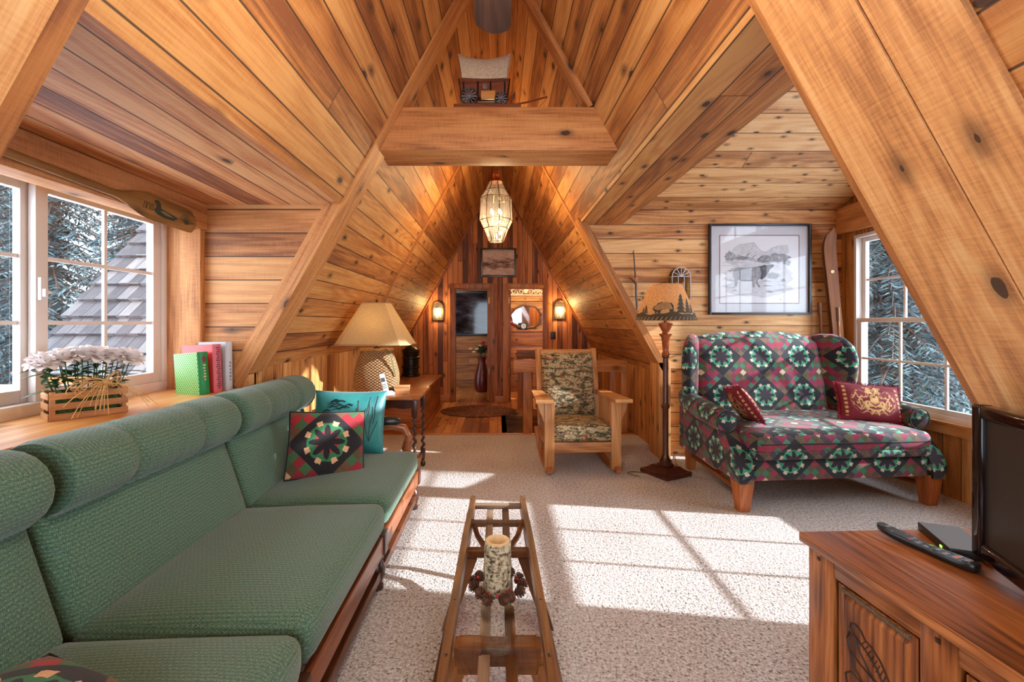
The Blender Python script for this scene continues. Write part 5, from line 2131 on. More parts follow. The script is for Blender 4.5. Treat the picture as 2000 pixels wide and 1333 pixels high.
elk = [(0.165, 0.45), (0.185, 0.505), (0.23, 0.525), (0.30, 0.52), (0.38, 0.525), (0.46, 0.535), (0.52, 0.55), (0.56, 0.50), (0.53, 0.41), (0.50, 0.36), (0.47, 0.335), (0.485, 0.29), (0.505, 0.25), (0.51, 0.235), (0.49, 0.235), (0.475, 0.27), (0.445, 0.31), (0.435, 0.25), (0.445, 0.235), (0.415, 0.235), (0.42, 0.27), (0.41, 0.33), (0.34, 0.325), (0.27, 0.33), (0.225, 0.355), (0.22, 0.30), (0.205, 0.245), (0.18, 0.245), (0.19, 0.30), (0.185, 0.36), (0.168, 0.40)]
g = G(); g.poly([pp(x, y, 2) for x, y in elk])
g.done('drawn_elk_body', PM, paper, normals=False, smooth=0)
g = G()
g.poly([pp(x, y, 3) for x, y in ((0.50, 0.54), (0.56, 0.565), (0.62, 0.565), (0.66, 0.575), (0.695, 0.565), (0.675, 0.535), (0.635, 0.50), (0.61, 0.44), (0.58, 0.39), (0.53, 0.345), (0.51, 0.36), (0.525, 0.44))])
ribbon(g, elk + elk[:1], 0.0013, 3)
for (sx, dy) in ((0.0, 0.0), (0.02, 0.02)):
    ribbon(g, [(0.625 + sx, 0.565), (0.58 + sx, 0.60 + dy), (0.50 + sx, 0.61 + dy), (0.40 + sx, 0.635 + dy), (0.28 + sx, 0.665 + dy), (0.20 + sx, 0.69 + dy)], 0.0022, 3)
    for t, (x, y) in enumerate(((0.55, 0.607), (0.48, 0.615), (0.40, 0.635), (0.32, 0.655))):
        ribbon(g, [(x + sx, y + dy), (x + 0.015 + sx, y + 0.05 + dy), (x + 0.05 + sx, y + 0.07 + dy)], 0.0017, 3)
ribbon(g, [(0.27, 0.335), (0.34, 0.33), (0.41, 0.335)], 0.005, 3)
ribbon(g, [(0.76, 0.05), (0.775, 0.055)], 0.003, 3)
g.done('drawn_elk_neck', PD, paper, normals=False, smooth=0)
g = G(); g.box(-PW + 0.022, PW - 0.022, -0.020, -0.018, -PH + 0.022, PH - 0.022)
g.done('glass', PGLASS, pic, smooth=0)


def ski(label, x, y, rz, lean, tip):
    o = thing('ski', label, 'ski', (x, y, 0.0), rot=(lean, R(-4.2), rz), group='old wooden skis')
    g = G()
    N = 40
    L_ = 2.20
    vs_, fs = [], []
    for k in range(N + 1):
        s = L_ * k / N
        w = 0.047 + 0.010 * abs(2 * s / L_ - 0.9) ** 2
        yy, zz = 0.0, s
        e = L_ - s
        if e < 0.22:
            t = 1 - e / 0.22
            w *= (1 - t ** 3) ** 0.5 if t < 1 else 0.02
            yy = -0.085 * t * t
        w = max(w, 0.002)
        h = 0.009
        for dx, dy in ((-w, -h), (w, -h), (w, h), (-w, h)):
            vs_.append((dx, yy + dy, zz))
    for k in range(N):
        for q in range(4):
            fs.append((k * 4 + q, k * 4 + (q + 1) % 4, k * 4 + 4 + (q + 1) % 4, k * 4 + 4 + q))
    fs += [(0, 1, 2, 3), tuple(N * 4 + q for q in range(4))]
    g._faces(vs_, fs)
    g.done('board', W_SKI, o, grain=(0, 0, 1), smooth=40)
    g = G()
    g.lathe([(0.0005, 0.0), (0.016, 0.0), (0.016, 0.002), (0.0005, 0.002)], 16, (0, -0.012, 1.80), RX(R(90)))
    g.done('maker_medallion', plain('cream_oval', (206, 176, 120), 0.4), o)
    g = G()
    g.box(-0.048, 0.048, -0.035, -0.009, 0.98, 1.05, 0.004)
    g.tube([(-0.04, -0.02, 1.02), (-0.04, -0.05, 1.06), (0.04, -0.05, 1.06), (0.04, -0.02, 1.02)], 0.004, 6)
    g.done('binding', plain('steel_binding_' + tip, (150, 150, 150), 0.3, metal=0.9), o)
    return o


ski('wooden ski in front of the pair, cream oval on its curled tip', 3.325, 4.34, R(-4), R(-2.0), 'a')
ski('second wooden ski standing behind the front one in the corner', 3.345, 4.42, R(4), R(-1.6), 'b')
for k, (x, y, h, lb, ax, ay) in enumerate(((3.225, 4.28, 1.45, 'thin bamboo ski pole leaning in front of the skis', 0.0, 0.04), (3.16, 4.40, 1.50, 'bamboo ski pole leaning farthest left against plank wall', -0.02, 0.06))):
    o = thing('ski_pole', lb, 'ski pole', (x, y, 0.0), rot=(R(-2), R(-1.2 - 0.8 * k), 0), group='bamboo ski poles')
    g = G()
    g.lathe([(0.004, 0.0), (0.009, 0.03), (0.011, 0.4), (0.012, h)], 10)
    g.done('shaft', W_SKI, o, grain=(0, 0, 1))
    g = G()
    g.lathe([(0.013, h - 0.13), (0.016, h - 0.12), (0.016, h - 0.01), (0.019, h), (0.002, h + 0.006)], 12)
    g.done('grip', plain('worn_leather_grip_%d' % k, (110, 66, 34), 0.6), o)
    g = G()
    g.tube([(0.055 * math.cos(a), 0.055 * math.sin(a), 0.12) for a in [2 * PI * i / 20 for i in range(20)]], 0.004, 6, close=True)
    for a in (0, PI / 2):
        g.tube([(0.055 * math.cos(a), 0.055 * math.sin(a), 0.12), (-0.055 * math.cos(a), -0.055 * math.sin(a), 0.12)], 0.002, 5)
    g.done('basket', plain('rattan_basket_%d' % k, (150, 110, 60), 0.6), o)

st = thing('hanging_stick', 'thin crooked wooden stick hung on plank wall left of bear lamp', 'stick', (1.33, WYR - 0.02, 1.70))
g = G()
g.tube([(-0.005, -0.005, 0.30), (0.0, -0.006, 0.27), (0.004, -0.012, 0.2), (0.012, -0.008, 0.1), (0.02, -0.012, 0.0), (0.022, -0.010, -0.12), (0.03, -0.012, -0.24), (0.012, -0.010, -0.36), (0.01, -0.008, -0.44)], [0.008, 0.006, 0.006, 0.007, 0.011, 0.010, 0.009, 0.007, 0.004], 8)
g.tube([(0.02, -0.012, -0.02), (-0.02, -0.02, 0.03), (-0.05, -0.02, 0.045)], [0.009, 0.007, 0.004], 7)
g.done('branch', W_SLED, st, grain=(0, 0, 1))
g = G()
g.box(0.008, 0.036, -0.03, -0.006, 0.0, 0.045, 0.004)
g.box(0.06, 0.084, -0.016, 0.018, -0.18, -0.155, 0.003)
g.done('peg', W_SILL, st)
g = G()
g.tube([(-0.005, -0.004, 0.305), (0.0, -0.01, 0.315), (0.006, 0.0, 0.31)], 0.004, 6)
g.done('hanger', plain('leather_loop', (150, 110, 70), 0.7), st)

# ------------------------------------------------------------------ side table, lamp, phone and box
TX0, TX1, TY0, TY1, TTZ = -1.24, -0.625, 3.68, 4.28, 0.71
tb = thing('side_table', 'walnut barley-twist side table under the basket lamp', 'table', ((TX0 + TX1) / 2, (TY0 + TY1) / 2, 0))
hx, hy = (TX1 - TX0) / 2, (TY1 - TY0) / 2
g = G()
out = []
for sd in range(4):
    for k in range(10):
        s = -1 + 2 * k / 10
        u, v = ((s, -1), (1, s), (-s, 1), (-1, -s))[sd]
        sc_ = 0.008 * abs(math.sin(s * PI * 2.0))
        dx, dy = ((0, -1), (1, 0), (0, 1), (-1, 0))[sd]
        out.append((u * hx - dx * sc_, v * hy - dy * sc_, TTZ - 0.022))
g.slab(out, (0, 0, 0.022))
g.done('table_top', W_TABLE, tb, grain=(1, 0, 0), smooth=0)
g = G(); g.box(-hx + 0.05, hx - 0.05, -hy + 0.07, hy - 0.07, TTZ - 0.036, TTZ - 0.022)
g.done('top_moulding', W_TABLE, tb, grain=(1, 0, 0))
g = G()
ap = [(-hx + 0.06, TTZ - 0.036), (hx - 0.06, TTZ - 0.036), (hx - 0.06, TTZ - 0.10)]
for k in range(13):
    x = hx - 0.06 - (2 * hx - 0.12) * k / 12
    ap.append((x, TTZ - 0.10 - 0.010 * abs(math.sin(k * PI / 4))))
g.slab([(x, -hy + 0.085, z) for x, z in ap], (0, 0.015, 0))
g.done('apron', W_TURN, tb, grain=(1, 0, 0), smooth=0)
g = G(); g.box(hx - 0.10, hx - 0.085, -hy + 0.1, hy - 0.1, TTZ - 0.10, TTZ - 0.036)
g.done('apron', W_TABLE, tb, grain=(0, 1, 0), smooth=0)


def twist_leg(x, y, h):
    g = G()
    g.box(x - 0.021, x + 0.021, y - 0.021, y + 0.021, h - 0.14, h, 0.003)
    g.box(x - 0.02, x + 0.02, y - 0.02, y + 0.02, 0.09, 0.17, 0.003)
    n = 70
    prof = []
    for k in range(n + 1):
        z = 0.17 + (h - 0.31) * k / n
        prof.append((0.0145, z))
    g.lathe(prof, 12, (x, y, 0), off=lambda z: (0.0085 * math.cos(z * 95), 0.0085 * math.sin(z * 95)))
    g.lathe([(0.012, 0.0), (0.022, 0.015), (0.024, 0.035), (0.012, 0.055), (0.018, 0.07), (0.018, 0.09)], 14, (x, y, 0))
    g.done('leg', W_TURN, tb)


for sx in (-1, 1):
    for sy in (-1, 1):
        twist_leg(sx * (hx - 0.055), sy * (hy - 0.085), TTZ - 0.036)
for sx in (-1, 1):
    g = G(); g.box(sx * (hx - 0.055) - 0.012, sx * (hx - 0.055) + 0.012, -hy + 0.1, hy - 0.1, 0.11, 0.15, 0.003)
    g.done('stretcher', W_TURN, tb, grain=(0, 1, 0))

tl = thing('table_lamp', 'wicker creel table lamp with a wide cream shade by sloping wall', 'lamp', (-1.055, 4.02, TTZ))
g = G()
NS, NH = 36, 18
vs_, fs = [], []
prof = [(0.00, 0.176), (0.04, 0.19), (0.10, 0.195), (0.17, 0.19), (0.23, 0.175), (0.29, 0.155), (0.335, 0.137), (0.36, 0.130)]
for z, r_ in prof:
    for k in range(NS):
        a = 2 * PI * k / NS
        ca, sa = math.cos(a), math.sin(a)
        e = 0.75
        vs_.append((r_ * math.copysign(abs(ca) ** e, ca), 0.72 * r_ * math.copysign(abs(sa) ** e, sa), z))
for i in range(len(prof) - 1):
    for k in range(NS):
        fs.append((i * NS + k, i * NS + (k + 1) % NS, (i + 1) * NS + (k + 1) % NS, (i + 1) * NS + k))
fs.append(tuple(range(NS)))
fs.append(tuple((len(prof) - 1) * NS + k for k in range(NS)))
g._faces(vs_, fs)
g.done('basket_base', WICKER, tl, smooth=60)
g = G()
g.tube([(0.142 * math.cos(a), 0.105 * math.sin(a), 0.362) for a in [2 * PI * i / 24 for i in range(24)]], 0.011, 8, close=True)
g.box(-0.135, 0.135, -0.09, 0.09, 0.36, 0.372, 0.004)
g.done('lid', plain('cane_lid', (186, 138, 82), 0.5, var=0.3, scale=30), tl)
g = G()
g.tube([(0.10, -0.10, 0.37), (0.15, -0.12, 0.34), (0.165, -0.115, 0.25), (0.185, -0.09, 0.14)], 0.008, 8, sq=0.5)
g.done('leather_strap', plain('olive_strap', (84, 88, 54), 0.6), tl)
g = G()
g.lathe([(0.03, 0.37), (0.03, 0.38), (0.012, 0.39), (0.012, 0.43), (0.018, 0.44), (0.018, 0.50)], 14)
g.done('socket', BRASS, tl)
g = G(); g.ball((0, 0, 0.55), 0.032, 12, 8, (1, 1, 1.25))
g.done('bulb', emit('table_lamp_bulb', (255, 208, 140), 14), tl)
LSH = cloth_shade('cream_linen_shade', (236, 210, 160), 0.5, 160)
g = G()
# rectangular bell with cut corners
def shade_ring(wx, wy, cut, z):
    return [(wx, -wy + cut, z), (wx, wy - cut, z), (wx - cut, wy, z), (-wx + cut, wy, z), (-wx, wy - cut, z), (-wx, -wy + cut, z), (-wx + cut, -wy, z), (wx - cut, -wy, z)]
v8 = shade_ring(0.31, 0.235, 0.06, 0.41) + shade_ring(0.112, 0.085, 0.02, 0.765)
g._faces(v8, [(i, (i + 1) % 8, 8 + (i + 1) % 8, 8 + i) for i in range(8)])
shd = g.done('shade', LSH, tl, smooth=0)
for (wx, wy, cut, z, r_) in ((0.311, 0.236, 0.06, 0.41, 0.006), (0.112, 0.085, 0.02, 0.765, 0.004)):
    g = G(); g.tube(shade_ring(wx, wy, cut, z), r_, 6, close=True)
    g.done('shade_trim', plain('shade_braid_%d' % int(z * 100), (176, 150, 112), 0.8), shd)
g = G(); g.lathe([(0.004, 0.5), (0.004, 0.77), (0.01, 0.775), (0.012, 0.79), (0.003, 0.80)], 8)
g.tube([(-0.11, 0, 0.762), (0.11, 0, 0.762)], 0.002, 5)
g.done('finial', BRASS, tl)

ph = thing('cordless_phone', 'white cordless phone standing in its cradle in front of the basket lamp', 'phone', (-0.905, 3.775, TTZ), rz=R(25))
g = G()
g.rbox((0, 0, 0.016), (0.055, 0.05, 0.016), 0.012, 8)
g.done('cradle', WHITE, ph, smooth=60)
g = G()
g.rbox((0, 0, 0.085), (0.024, 0.013, 0.085), 0.011, 10, m=T(-0.005, 0.0, 0.012) @ RX(R(-14)) @ RY(R(-12)))
hs = g.done('handset', WHITE, ph, smooth=60)
g = G()
g.box(-0.015, 0.015, -0.0155, -0.012, 0.10, 0.135, m=T(-0.005, 0.0, 0.012) @ RX(R(-14)) @ RY(R(-12)))
g.done('screen', DKGREY, hs)
for r_ in range(3):
    for c_ in range(3):
        g = G(); g.box(-0.014 + 0.0105 * c_, -0.007 + 0.0105 * c_, -0.0148, -0.012, 0.045 + 0.015 * r_, 0.053 + 0.015 * r_, m=T(-0.005, 0.0, 0.012) @ RX(R(-14)) @ RY(R(-12)))
        g.done('key', DKGREY, hs)
bx = thing('coaster_box', 'small square wooden box beside the phone on the side table', 'box', (-0.80, 3.88, TTZ), rz=R(8))
g = G(); g.box(-0.058, 0.058, -0.05, 0.05, 0, 0.055, 0.003)
g.done('box_body', W_CRATE, bx, grain=(1, 0, 0))
g = G(); g.box(-0.061, 0.061, -0.053, 0.053, 0.056, 0.066, 0.003)
g.done('lid', W_CRATE, bx, grain=(1, 0, 0))

# ------------------------------------------------------------------ chest and black lantern
ct = thing('chest', 'long reddish cedar chest on the landing behind the side table', 'chest', (-1.175, 6.28, 0))
g = G(); g.box(-0.29, 0.29, -0.85, 0.85, 0.07, 0.465, 0.004)
g.done('chest_body', W_CHEST, ct, grain=(0, 1, 0))
g = G(); g.box(-0.31, 0.31, -0.875, 0.875, 0.468, 0.505, 0.008)
g.done('lid', W_CHEST, ct, grain=(0, 1, 0))
g = G(); g.box(-0.30, 0.305, -0.865, 0.865, 0.0, 0.065, 0.006)
g.done('plinth', W_CHEST, ct, grain=(0, 1, 0))
for y in (-0.55, 0.55):
    g = G(); g.lathe([(0.006, 0), (0.006, 0.012), (0.014, 0.018), (0.012, 0.028), (0.001, 0.03)], 12, (0.291, y, 0.28), RY(R(90)))
    g.done('knob', BRASS, ct)
ln_ = thing('lantern', 'black metal lantern standing at the far end of the cedar chest', 'lantern', (-1.31, 6.95, 0.505))
g = G()
g.lathe([(0.13, 0), (0.14, 0.01), (0.14, 0.04), (0.12, 0.05), (0.12, 0.12), (0.135, 0.13), (0.135, 0.15), (0.12, 0.16), (0.12, 0.26), (0.135, 0.27), (0.135, 0.29), (0.12, 0.30), (0.125, 0.36), (0.135, 0.375)], 20)
g.done('body', BLACK, ln_)
g = G()
g.lathe([(0.14, 0.376), (0.13, 0.40), (0.07, 0.44), (0.03, 0.455), (0.018, 0.47), (0.03, 0.49), (0.02, 0.51), (0.008, 0.55), (0.001, 0.56)], 20)
g.done('cap', BLACK, ln_)

# ------------------------------------------------------------------ pendant lantern
pd = thing('pendant_lantern', 'faceted glass and brass pendant lantern hanging from the ridge', 'pendant lamp', (-0.015, 4.6, 2.41), rz=R(11))
rings = [(0.30, 0.070), (0.215, 0.108), (0.135, 0.160), (-0.085, 0.166), (-0.165, 0.124), (-0.295, 0.076)]
NG = 8
P = [[Vector((r_ * math.cos(2 * PI * k / NG), r_ * math.sin(2 * PI * k / NG), z)) for k in range(NG)] for z, r_ in rings]
for i in range(len(rings) - 1):
    for k in range(NG):
        pass
g = G()
vs_ = [v for q in P for v in q]
fs = [(i * NG + k, i * NG + (k + 1) % NG, (i + 1) * NG + (k + 1) % NG, (i + 1) * NG + k) for i in range(len(rings) - 1) for k in range(NG)]
fs.append(tuple((len(rings) - 1) * NG + k for k in range(NG)))
g._faces(vs_, fs)
g.done('glass_panes', LGLASS, pd, smooth=0)
g = G()
for i in range(len(rings)):
    for k in range(NG):
        g.tube([P[i][k], P[i][(k + 1) % NG]], 0.004, 5)
        if i < len(rings) - 1:
            g.tube([P[i][k], P[i + 1][k]], 0.004, 5)
g.done('came_frame', BRASS, pd)
g = G()
g.lathe([(0.072, 0.298), (0.06, 0.31), (0.02, 0.325), (0.012, 0.335), (0.03, 0.35), (0.036, 0.37), (0.026, 0.39), (0.008, 0.40), (0.008, 0.41)], 18)
g.done('crown', plain('copper_crown', (186, 110, 70), 0.3, metal=1.0), pd)
g = G()
z = 0.405
k = 0
while z < ZR - 2.41 - 0.04:
    ax = RZ(R(90 * (k % 2)))
    g.tube([ax @ Vector((0.008 * math.cos(a), 0, z + 0.016 + 0.017 * math.sin(a))) for a in [2 * PI * i / 10 for i in range(10)]], 0.0022, 5, close=True)
    z += 0.028
    k += 1
g.done('chain', BRASS, pd)
g = G()
g.lathe([(0.004, 0.31), (0.004, -0.10), (0.02, -0.11), (0.028, -0.125), (0.012, -0.14), (0.003, -0.16)], 12)
for k in range(4):
    a = 2 * PI * k / 4 + 0.4
    g.tube([(0, 0, -0.12), (0.03 * math.cos(a), 0.03 * math.sin(a), -0.125), (0.055 * math.cos(a), 0.055 * math.sin(a), -0.10)], 0.004, 6)
    g.lathe([(0.014, -0.10), (0.010, -0.095), (0.009, -0.03)], 10, (0.055 * math.cos(a), 0.055 * math.sin(a), 0))
g.done('candle_cluster', BRASS, pd)
for k in range(4):
    a = 2 * PI * k / 4 + 0.4
    g = G(); g.ball((0.055 * math.cos(a), 0.055 * math.sin(a), 0.0), 0.011, 10, 8, (1, 1, 2.4))
    g.done('bulb', BULB, pd)

# ------------------------------------------------------------------ far wall pictures, sconces, switch
fp2 = thing('framed_picture', 'small dark-framed sepia landscape above the two doors', 'picture', (0.012, Y1, 2.30))
g = G()
for (a, b, c, d) in ((-0.295, -0.26, -0.24, 0.24), (0.26, 0.295, -0.24, 0.24), (-0.26, 0.26, -0.24, -0.205), (-0.26, 0.26, 0.205, 0.24)):
    g.box(a, b, -0.03, -0.001, c, d, 0.005)
g.done('frame', plain('dark_walnut_frame', (52, 26, 18), 0.35), fp2)


def sepia():
    m = Mat('sepia_landscape', 0.7)
    u, v = m.uv()
    n1 = m.noise(m.vec(m.mul(u, 7.0), m.mul(v, 22.0)), 1.0, 4.0, 0.6, 0.5)
    band = m.mr(m.f('ABSOLUTE', m.add(v, 0.02)), 0.02, 0.12, 0.22, 0.0)
    t = m.sub(n1, band)
    m.col(m.ramp(t, [(0.15, (84, 62, 56)), (0.3, (160, 130, 114)), (0.45, (216, 190, 172)), (0.65, (230, 210, 194))]))
    return m.m


g = G(); g.box(-0.262, 0.262, -0.012, -0.003, -0.207, 0.207)
g.done('print', sepia(), fp2)


def sconce(label, x, y, z, lit=True):
    o = thing('wall_sconce', label, 'wall lamp', (x, y, z), group='arched glass sconces')
    w, h, d = 0.088, 0.30, 0.09
    arch = [(-w, -h / 2), (w, -h / 2), (w, h / 2 - w)] + [(w * math.cos(a), h / 2 - w + w * math.sin(a)) for a in [R(15 * k) for k in range(1, 12)]] + [(-w, h / 2 - w)]
    g = G()
    g.slab([(a * 1.0, -0.012, b) for a, b in arch], (0, 0.010, 0))
    g.done('back_plate', BRASS, o, smooth=0)
    g = G()
    fr = [(a, -d, b) for a, b in arch]
    g.tube(fr, 0.005, 6, close=True)
    ac = [Vector((0, -d, h / 2 - w)) + Vector((w * math.cos(R(t)), 0, w * math.sin(R(t)))) for t in (30, 60, 90, 120, 150)]
    for p_ in ac:
        g.tube([(0, -d, h / 2 - w), p_], 0.003, 5)
    g.tube([(-w, -d, h / 2 - w), (w, -d, h / 2 - w)], 0.004, 5)
    for x_ in (-w / 3, w / 3):
        g.tube([(x_, -d, -h / 2), (x_, -d, h / 2 - w)], 0.003, 5)
    for a_, b_ in ((-w, -h / 2), (w, -h / 2), (-w, h / 2 - w), (w, h / 2 - w)):
        g.tube([(a_, -d, b_), (a_, -0.012, b_)], 0.004, 5)
    g.done('frame', BRASS if lit else plain('pale_metal_frame', (206, 206, 214), 0.35, metal=0.3), o)
    g = G()
    g.slab([(a * 0.985, -d + 0.001, b * 0.99) for a, b in arch], (0, 0.003, 0))
    g.slab([(-w, -d, -h / 2), (-w, -0.012, -h / 2), (-w, -0.012, h / 2 - w), (-w, -d, h / 2 - w)], (0.002, 0, 0))
    g.slab([(w, -d, -h / 2), (w, -0.012, -h / 2), (w, -0.012, h / 2 - w), (w, -d, h / 2 - w)], (-0.002, 0, 0))
    g.done('glass', LGLASS, o, smooth=0)
    for x_ in (-0.032, 0.032):
        g = G()
        g.lathe([(0.010, -0.115), (0.008, -0.11), (0.008, -0.04)], 8, (x_, -0.05, 0))
        c_ = g.done('candle_sleeve', CREAM, o)
        g = G()
        g.ball((x_, -0.05, -0.012), 0.011, 10, 8, (1, 1, 2.2))
        g.done('bulb', BULB if lit else plain('unlit_bulb', (220, 216, 206), 0.2), o)
    return o


sconce('lit arched glass sconce on far wall left of the doors', -0.975, Y1, 1.50)
sconce('lit arched glass sconce on far wall right of the doors', 1.015, Y1, 1.52)
sconce('pale arched sconce on plank wall half hidden behind bear lampshade', 1.77, WYR, 1.69, False)
sw = thing('light_switch', 'dark switch plate on far wall below right sconce', 'light switch', (0.915, Y1, 1.10))
g = G(); g.box(-0.042, 0.042, -0.007, -0.0005, -0.062, 0.062, 0.002)
g.done('plate', plain('brown_switch_plate', (38, 24, 18), 0.4), sw)
g = G(); g.box(-0.008, 0.008, -0.014, -0.007, -0.016, 0.016, 0.002)
g.done('toggle', plain('brown_toggle', (62, 44, 34), 0.4), sw)
rug = thing('oval_rug', 'oval brown braided rug on landing before the doors', 'rug', (-0.285, 6.80, 0.0))
g = G()
RW_, RH_ = 0.555, 0.44
for k in range(1, 13):
    f_ = k / 12
    a_, b_ = RW_ * f_ - 0.02, RH_ * f_ - 0.02
    if b_ <= 0.01:
        continue
    g.tube([(max(a_, 0.03) * math.cos(t), max(b_, 0.01) * math.sin(t), 0.008) for t in [2 * PI * i / 44 for i in range(44)]], 0.0215, 6, close=True, sq=0.4)
def braid():
    m = Mat('braided_wool', 0.95)
    nz = m.noise(m.obj(), 45.0, 2.0)
    m.col(m.ramp(nz, [(0.35, (66, 34, 20)), (0.5, (112, 64, 36)), (0.65, (142, 92, 54))]))
    return m.m
g.done('braids', braid(), rug)

# ------------------------------------------------------------------ guard rails of the stairwell
def guard(label, y, x0, x1, zt, post_x, bal, rx):
    o = thing('guard_rail', label, 'railing', (0, y, 0), group='stair guard rails')
    g = G(); g.box(x0, x1, -0.075, -0.035, zt - 0.145, zt, 0.004)
    g.done('top_rail', W_RTRIM, o, grain=(1, 0, 0))
    for x in post_x:
        g = G(); g.box(x - 0.055, x + 0.055, -0.035, 0.065, 0.0, zt - 0.0, 0.004)
        g.done('post', W_RTRIM, o, grain=(0, 0, 1))
    for x in bal:
        g = G(); g.box(x - 0.038, x + 0.038, -0.034, 0.0, 0.012, min(zt - 0.01, zs(x + 0.04) - 0.03), 0.003)
        g.done('baluster', W_RTRIM, o, grain=(0, 0, 1))
    return o


guard('guard rail of wide cedar boards behind the rocking chair', 5.45, 0.185, 1.50, 0.875, (0.355,), (0.55, 0.76, 0.97, 1.17, 1.36, 1.49), 0)
guard('farther guard rail at the back of stairwell near the doors', 7.05, 0.29, 1.45, 0.90, (0.36,), (0.50, 0.62, 0.76, 0.90, 1.06, 1.22, 1.36), 0)

# ------------------------------------------------------------------ seen through the doors
gp_ = thing('framed_picture', 'dark glossy framed picture on wall of the dim left room', 'picture', (-0.58, 9.4, 1.50))
g = G()
for (a, b, c, d) in ((-0.45, -0.40, -0.46, 0.46), (0.40, 0.45, -0.46, 0.46), (-0.40, 0.40, -0.46, -0.41), (-0.40, 0.40, 0.41, 0.46)):
    g.box(a, b, -0.035, -0.001, c, d, 0.004)
g.done('frame', BLACK, gp_)
DKP = Mat('dark_glazed_print', 0.06)
u, v = DKP.uv()
DKP.col(DKP.ramp(DKP.noise(DKP.vec(DKP.mul(u, 3.0), DKP.mul(v, 9.0)), 1.0, 3.0), [(0.35, (16, 16, 20)), (0.55, (44, 46, 54)), (0.7, (96, 98, 104))]))
g = G(); g.box(-0.402, 0.402, -0.015, -0.003, -0.412, 0.412)
g.done('glazed_print', DKP.m, gp_)
vz = thing('floor_vase', 'tall dark red floor vase of red and cream flowers in left room', 'vase', (-0.30, 8.75, 0.0))
g = G()
g.lathe([(0.10, 0.0), (0.135, 0.06), (0.15, 0.18), (0.135, 0.32), (0.09, 0.46), (0.065, 0.56), (0.075, 0.62), (0.085, 0.66)], 22)
g.done('vase_body', plain('oxblood_glaze', (92, 22, 16), 0.3, var=0.3, scale=6), vz)
g = G()
rv = random.Random(9)
for k in range(26):
    a, b = rv.uniform(0, 2 * PI), rv.uniform(0.1, 0.85)
    d = Vector((math.cos(a) * b, math.sin(a) * b, 1)).normalized()
    leaf(g, Vector((0, 0, 0.64)) + d * 0.1, d, rv.uniform(0.1, 0.22), 0.03)
for k in range(12):
    a, b = rv.uniform(0, 2 * PI), rv.uniform(0.1, 0.9)
    d = Vector((math.cos(a) * b, math.sin(a) * b, 1)).normalized()
    g.tube([(0, 0, 0.6), Vector((0, 0, 0.62)) + d * 0.25], 0.003, 5)
g.done('greenery', plain('dark_foliage', (44, 62, 36), 0.7), vz, normals=False)
FRED, FCRM = plain('red_petals', (170, 24, 44), 0.6), plain('cream_petals', (214, 186, 140), 0.6)
for k in range(13):
    a, b = rv.uniform(0, 2 * PI), rv.uniform(0.05, 0.95)
    d = Vector((math.cos(a) * b - (0.25 if k > 5 else -0.1), math.sin(a) * b, 1 if k <= 5 else 0.7)).normalized()
    g = G()
    c_ = Vector((0, 0, 0.64)) + d * rv.uniform(0.18, 0.30)
    for q in range(6):
        t = 2 * PI * q / 6
        g.ball(c_ + Vector((0.022 * math.cos(t), 0.022 * math.sin(t), 0.006)), 0.02, 8, 5, (1, 1, 0.7))
    g.ball(c_ + Vector((0, 0, 0.012)), 0.02, 8, 5)
    g.done('flower', FRED if k <= 5 else FCRM, vz)
dr = thing('dresser', 'tall cedar chest of drawers in right room under the oval mirror', 'dresser', (0.66, 8.98, 0.0))
g = G(); g.box(-0.5, 0.5, -0.24, 0.24, 0.0, 1.14, 0.004)
g.done('case', W_CHEST, dr, grain=(1, 0, 0))
g = G(); g.box(-0.53, 0.53, -0.27, 0.25, 1.142, 1.172, 0.004)
g.done('dresser_top', W_CHEST, dr, grain=(1, 0, 0))
for k in range(4):
    z = 0.10 + 0.26 * k
    g = G(); g.box(-0.46, 0.46, -0.265, -0.241, z, z + 0.215, 0.005)
    dw = g.done('drawer', W_RTRIM, dr, grain=(1, 0, 0))
    for x in (-0.3, 0.3):
        g = G(); g.ball((x, -0.275, z + 0.11), 0.016, 10, 6)
        g.done('knob', BLACK, dw)
mi = thing('oval_mirror', 'oval mirror in a dark antler frame above the dresser', 'mirror', (0.575, 9.28, 1.43))
g = G()
pts = [(0.30 * math.cos(t), 0, 0.225 * math.sin(t)) for t in [2 * PI * i / 40 for i in range(40)]]
g.slab([(x, -0.01, z) for x, y, z in pts], (0, 0.008, 0))
mm_ = Mat('mirror_silver', 0.03, (220, 220, 224), 1.0)
g.done('mirror_glass', mm_.m, mi, smooth=0)
ANT = plain('antler_brown', (112, 78, 52), 0.5, var=0.4, scale=20)
for q, (a0, a1) in enumerate(((-100, 70), (60, 200), (190, 285))):
    g = G()
    pts = [((0.305 + 0.012 * math.sin(t * 9)) * math.cos(t), -0.02 + 0.01 * math.sin(t * 5), (0.23 + 0.012 * math.cos(t * 7)) * math.sin(t)) for t in [R(a0 + (a1 - a0) * i / 18) for i in range(19)]]
    g.tube(pts, [0.012 + 0.012 * math.sin(PI * i / 18) for i in range(19)], 8)
    for i in (4, 9, 14):
        p_ = Vector(pts[i])
        g.tube([p_, p_ * 1.08 + Vector((0, -0.02, 0.01)), p_ * 1.13 + Vector((0, -0.03, 0.015))], [0.011, 0.008, 0.002], 6)
    g.done('antler', ANT, mi)
cv = thing('carved_shelf_board', 'pale board with cream carved scrollwork above the oval mirror', 'wall carving', (0.56, 9.28, 1.745))
g = G(); g.box(-0.44, 0.44, -0.03, -0.001, 0.0, 0.11, 0.004)
g.done('board', W_YELLOW, cv, grain=(1, 0, 0))
g = G()
SCR = plain('cream_carving', (236, 220, 180), 0.7)
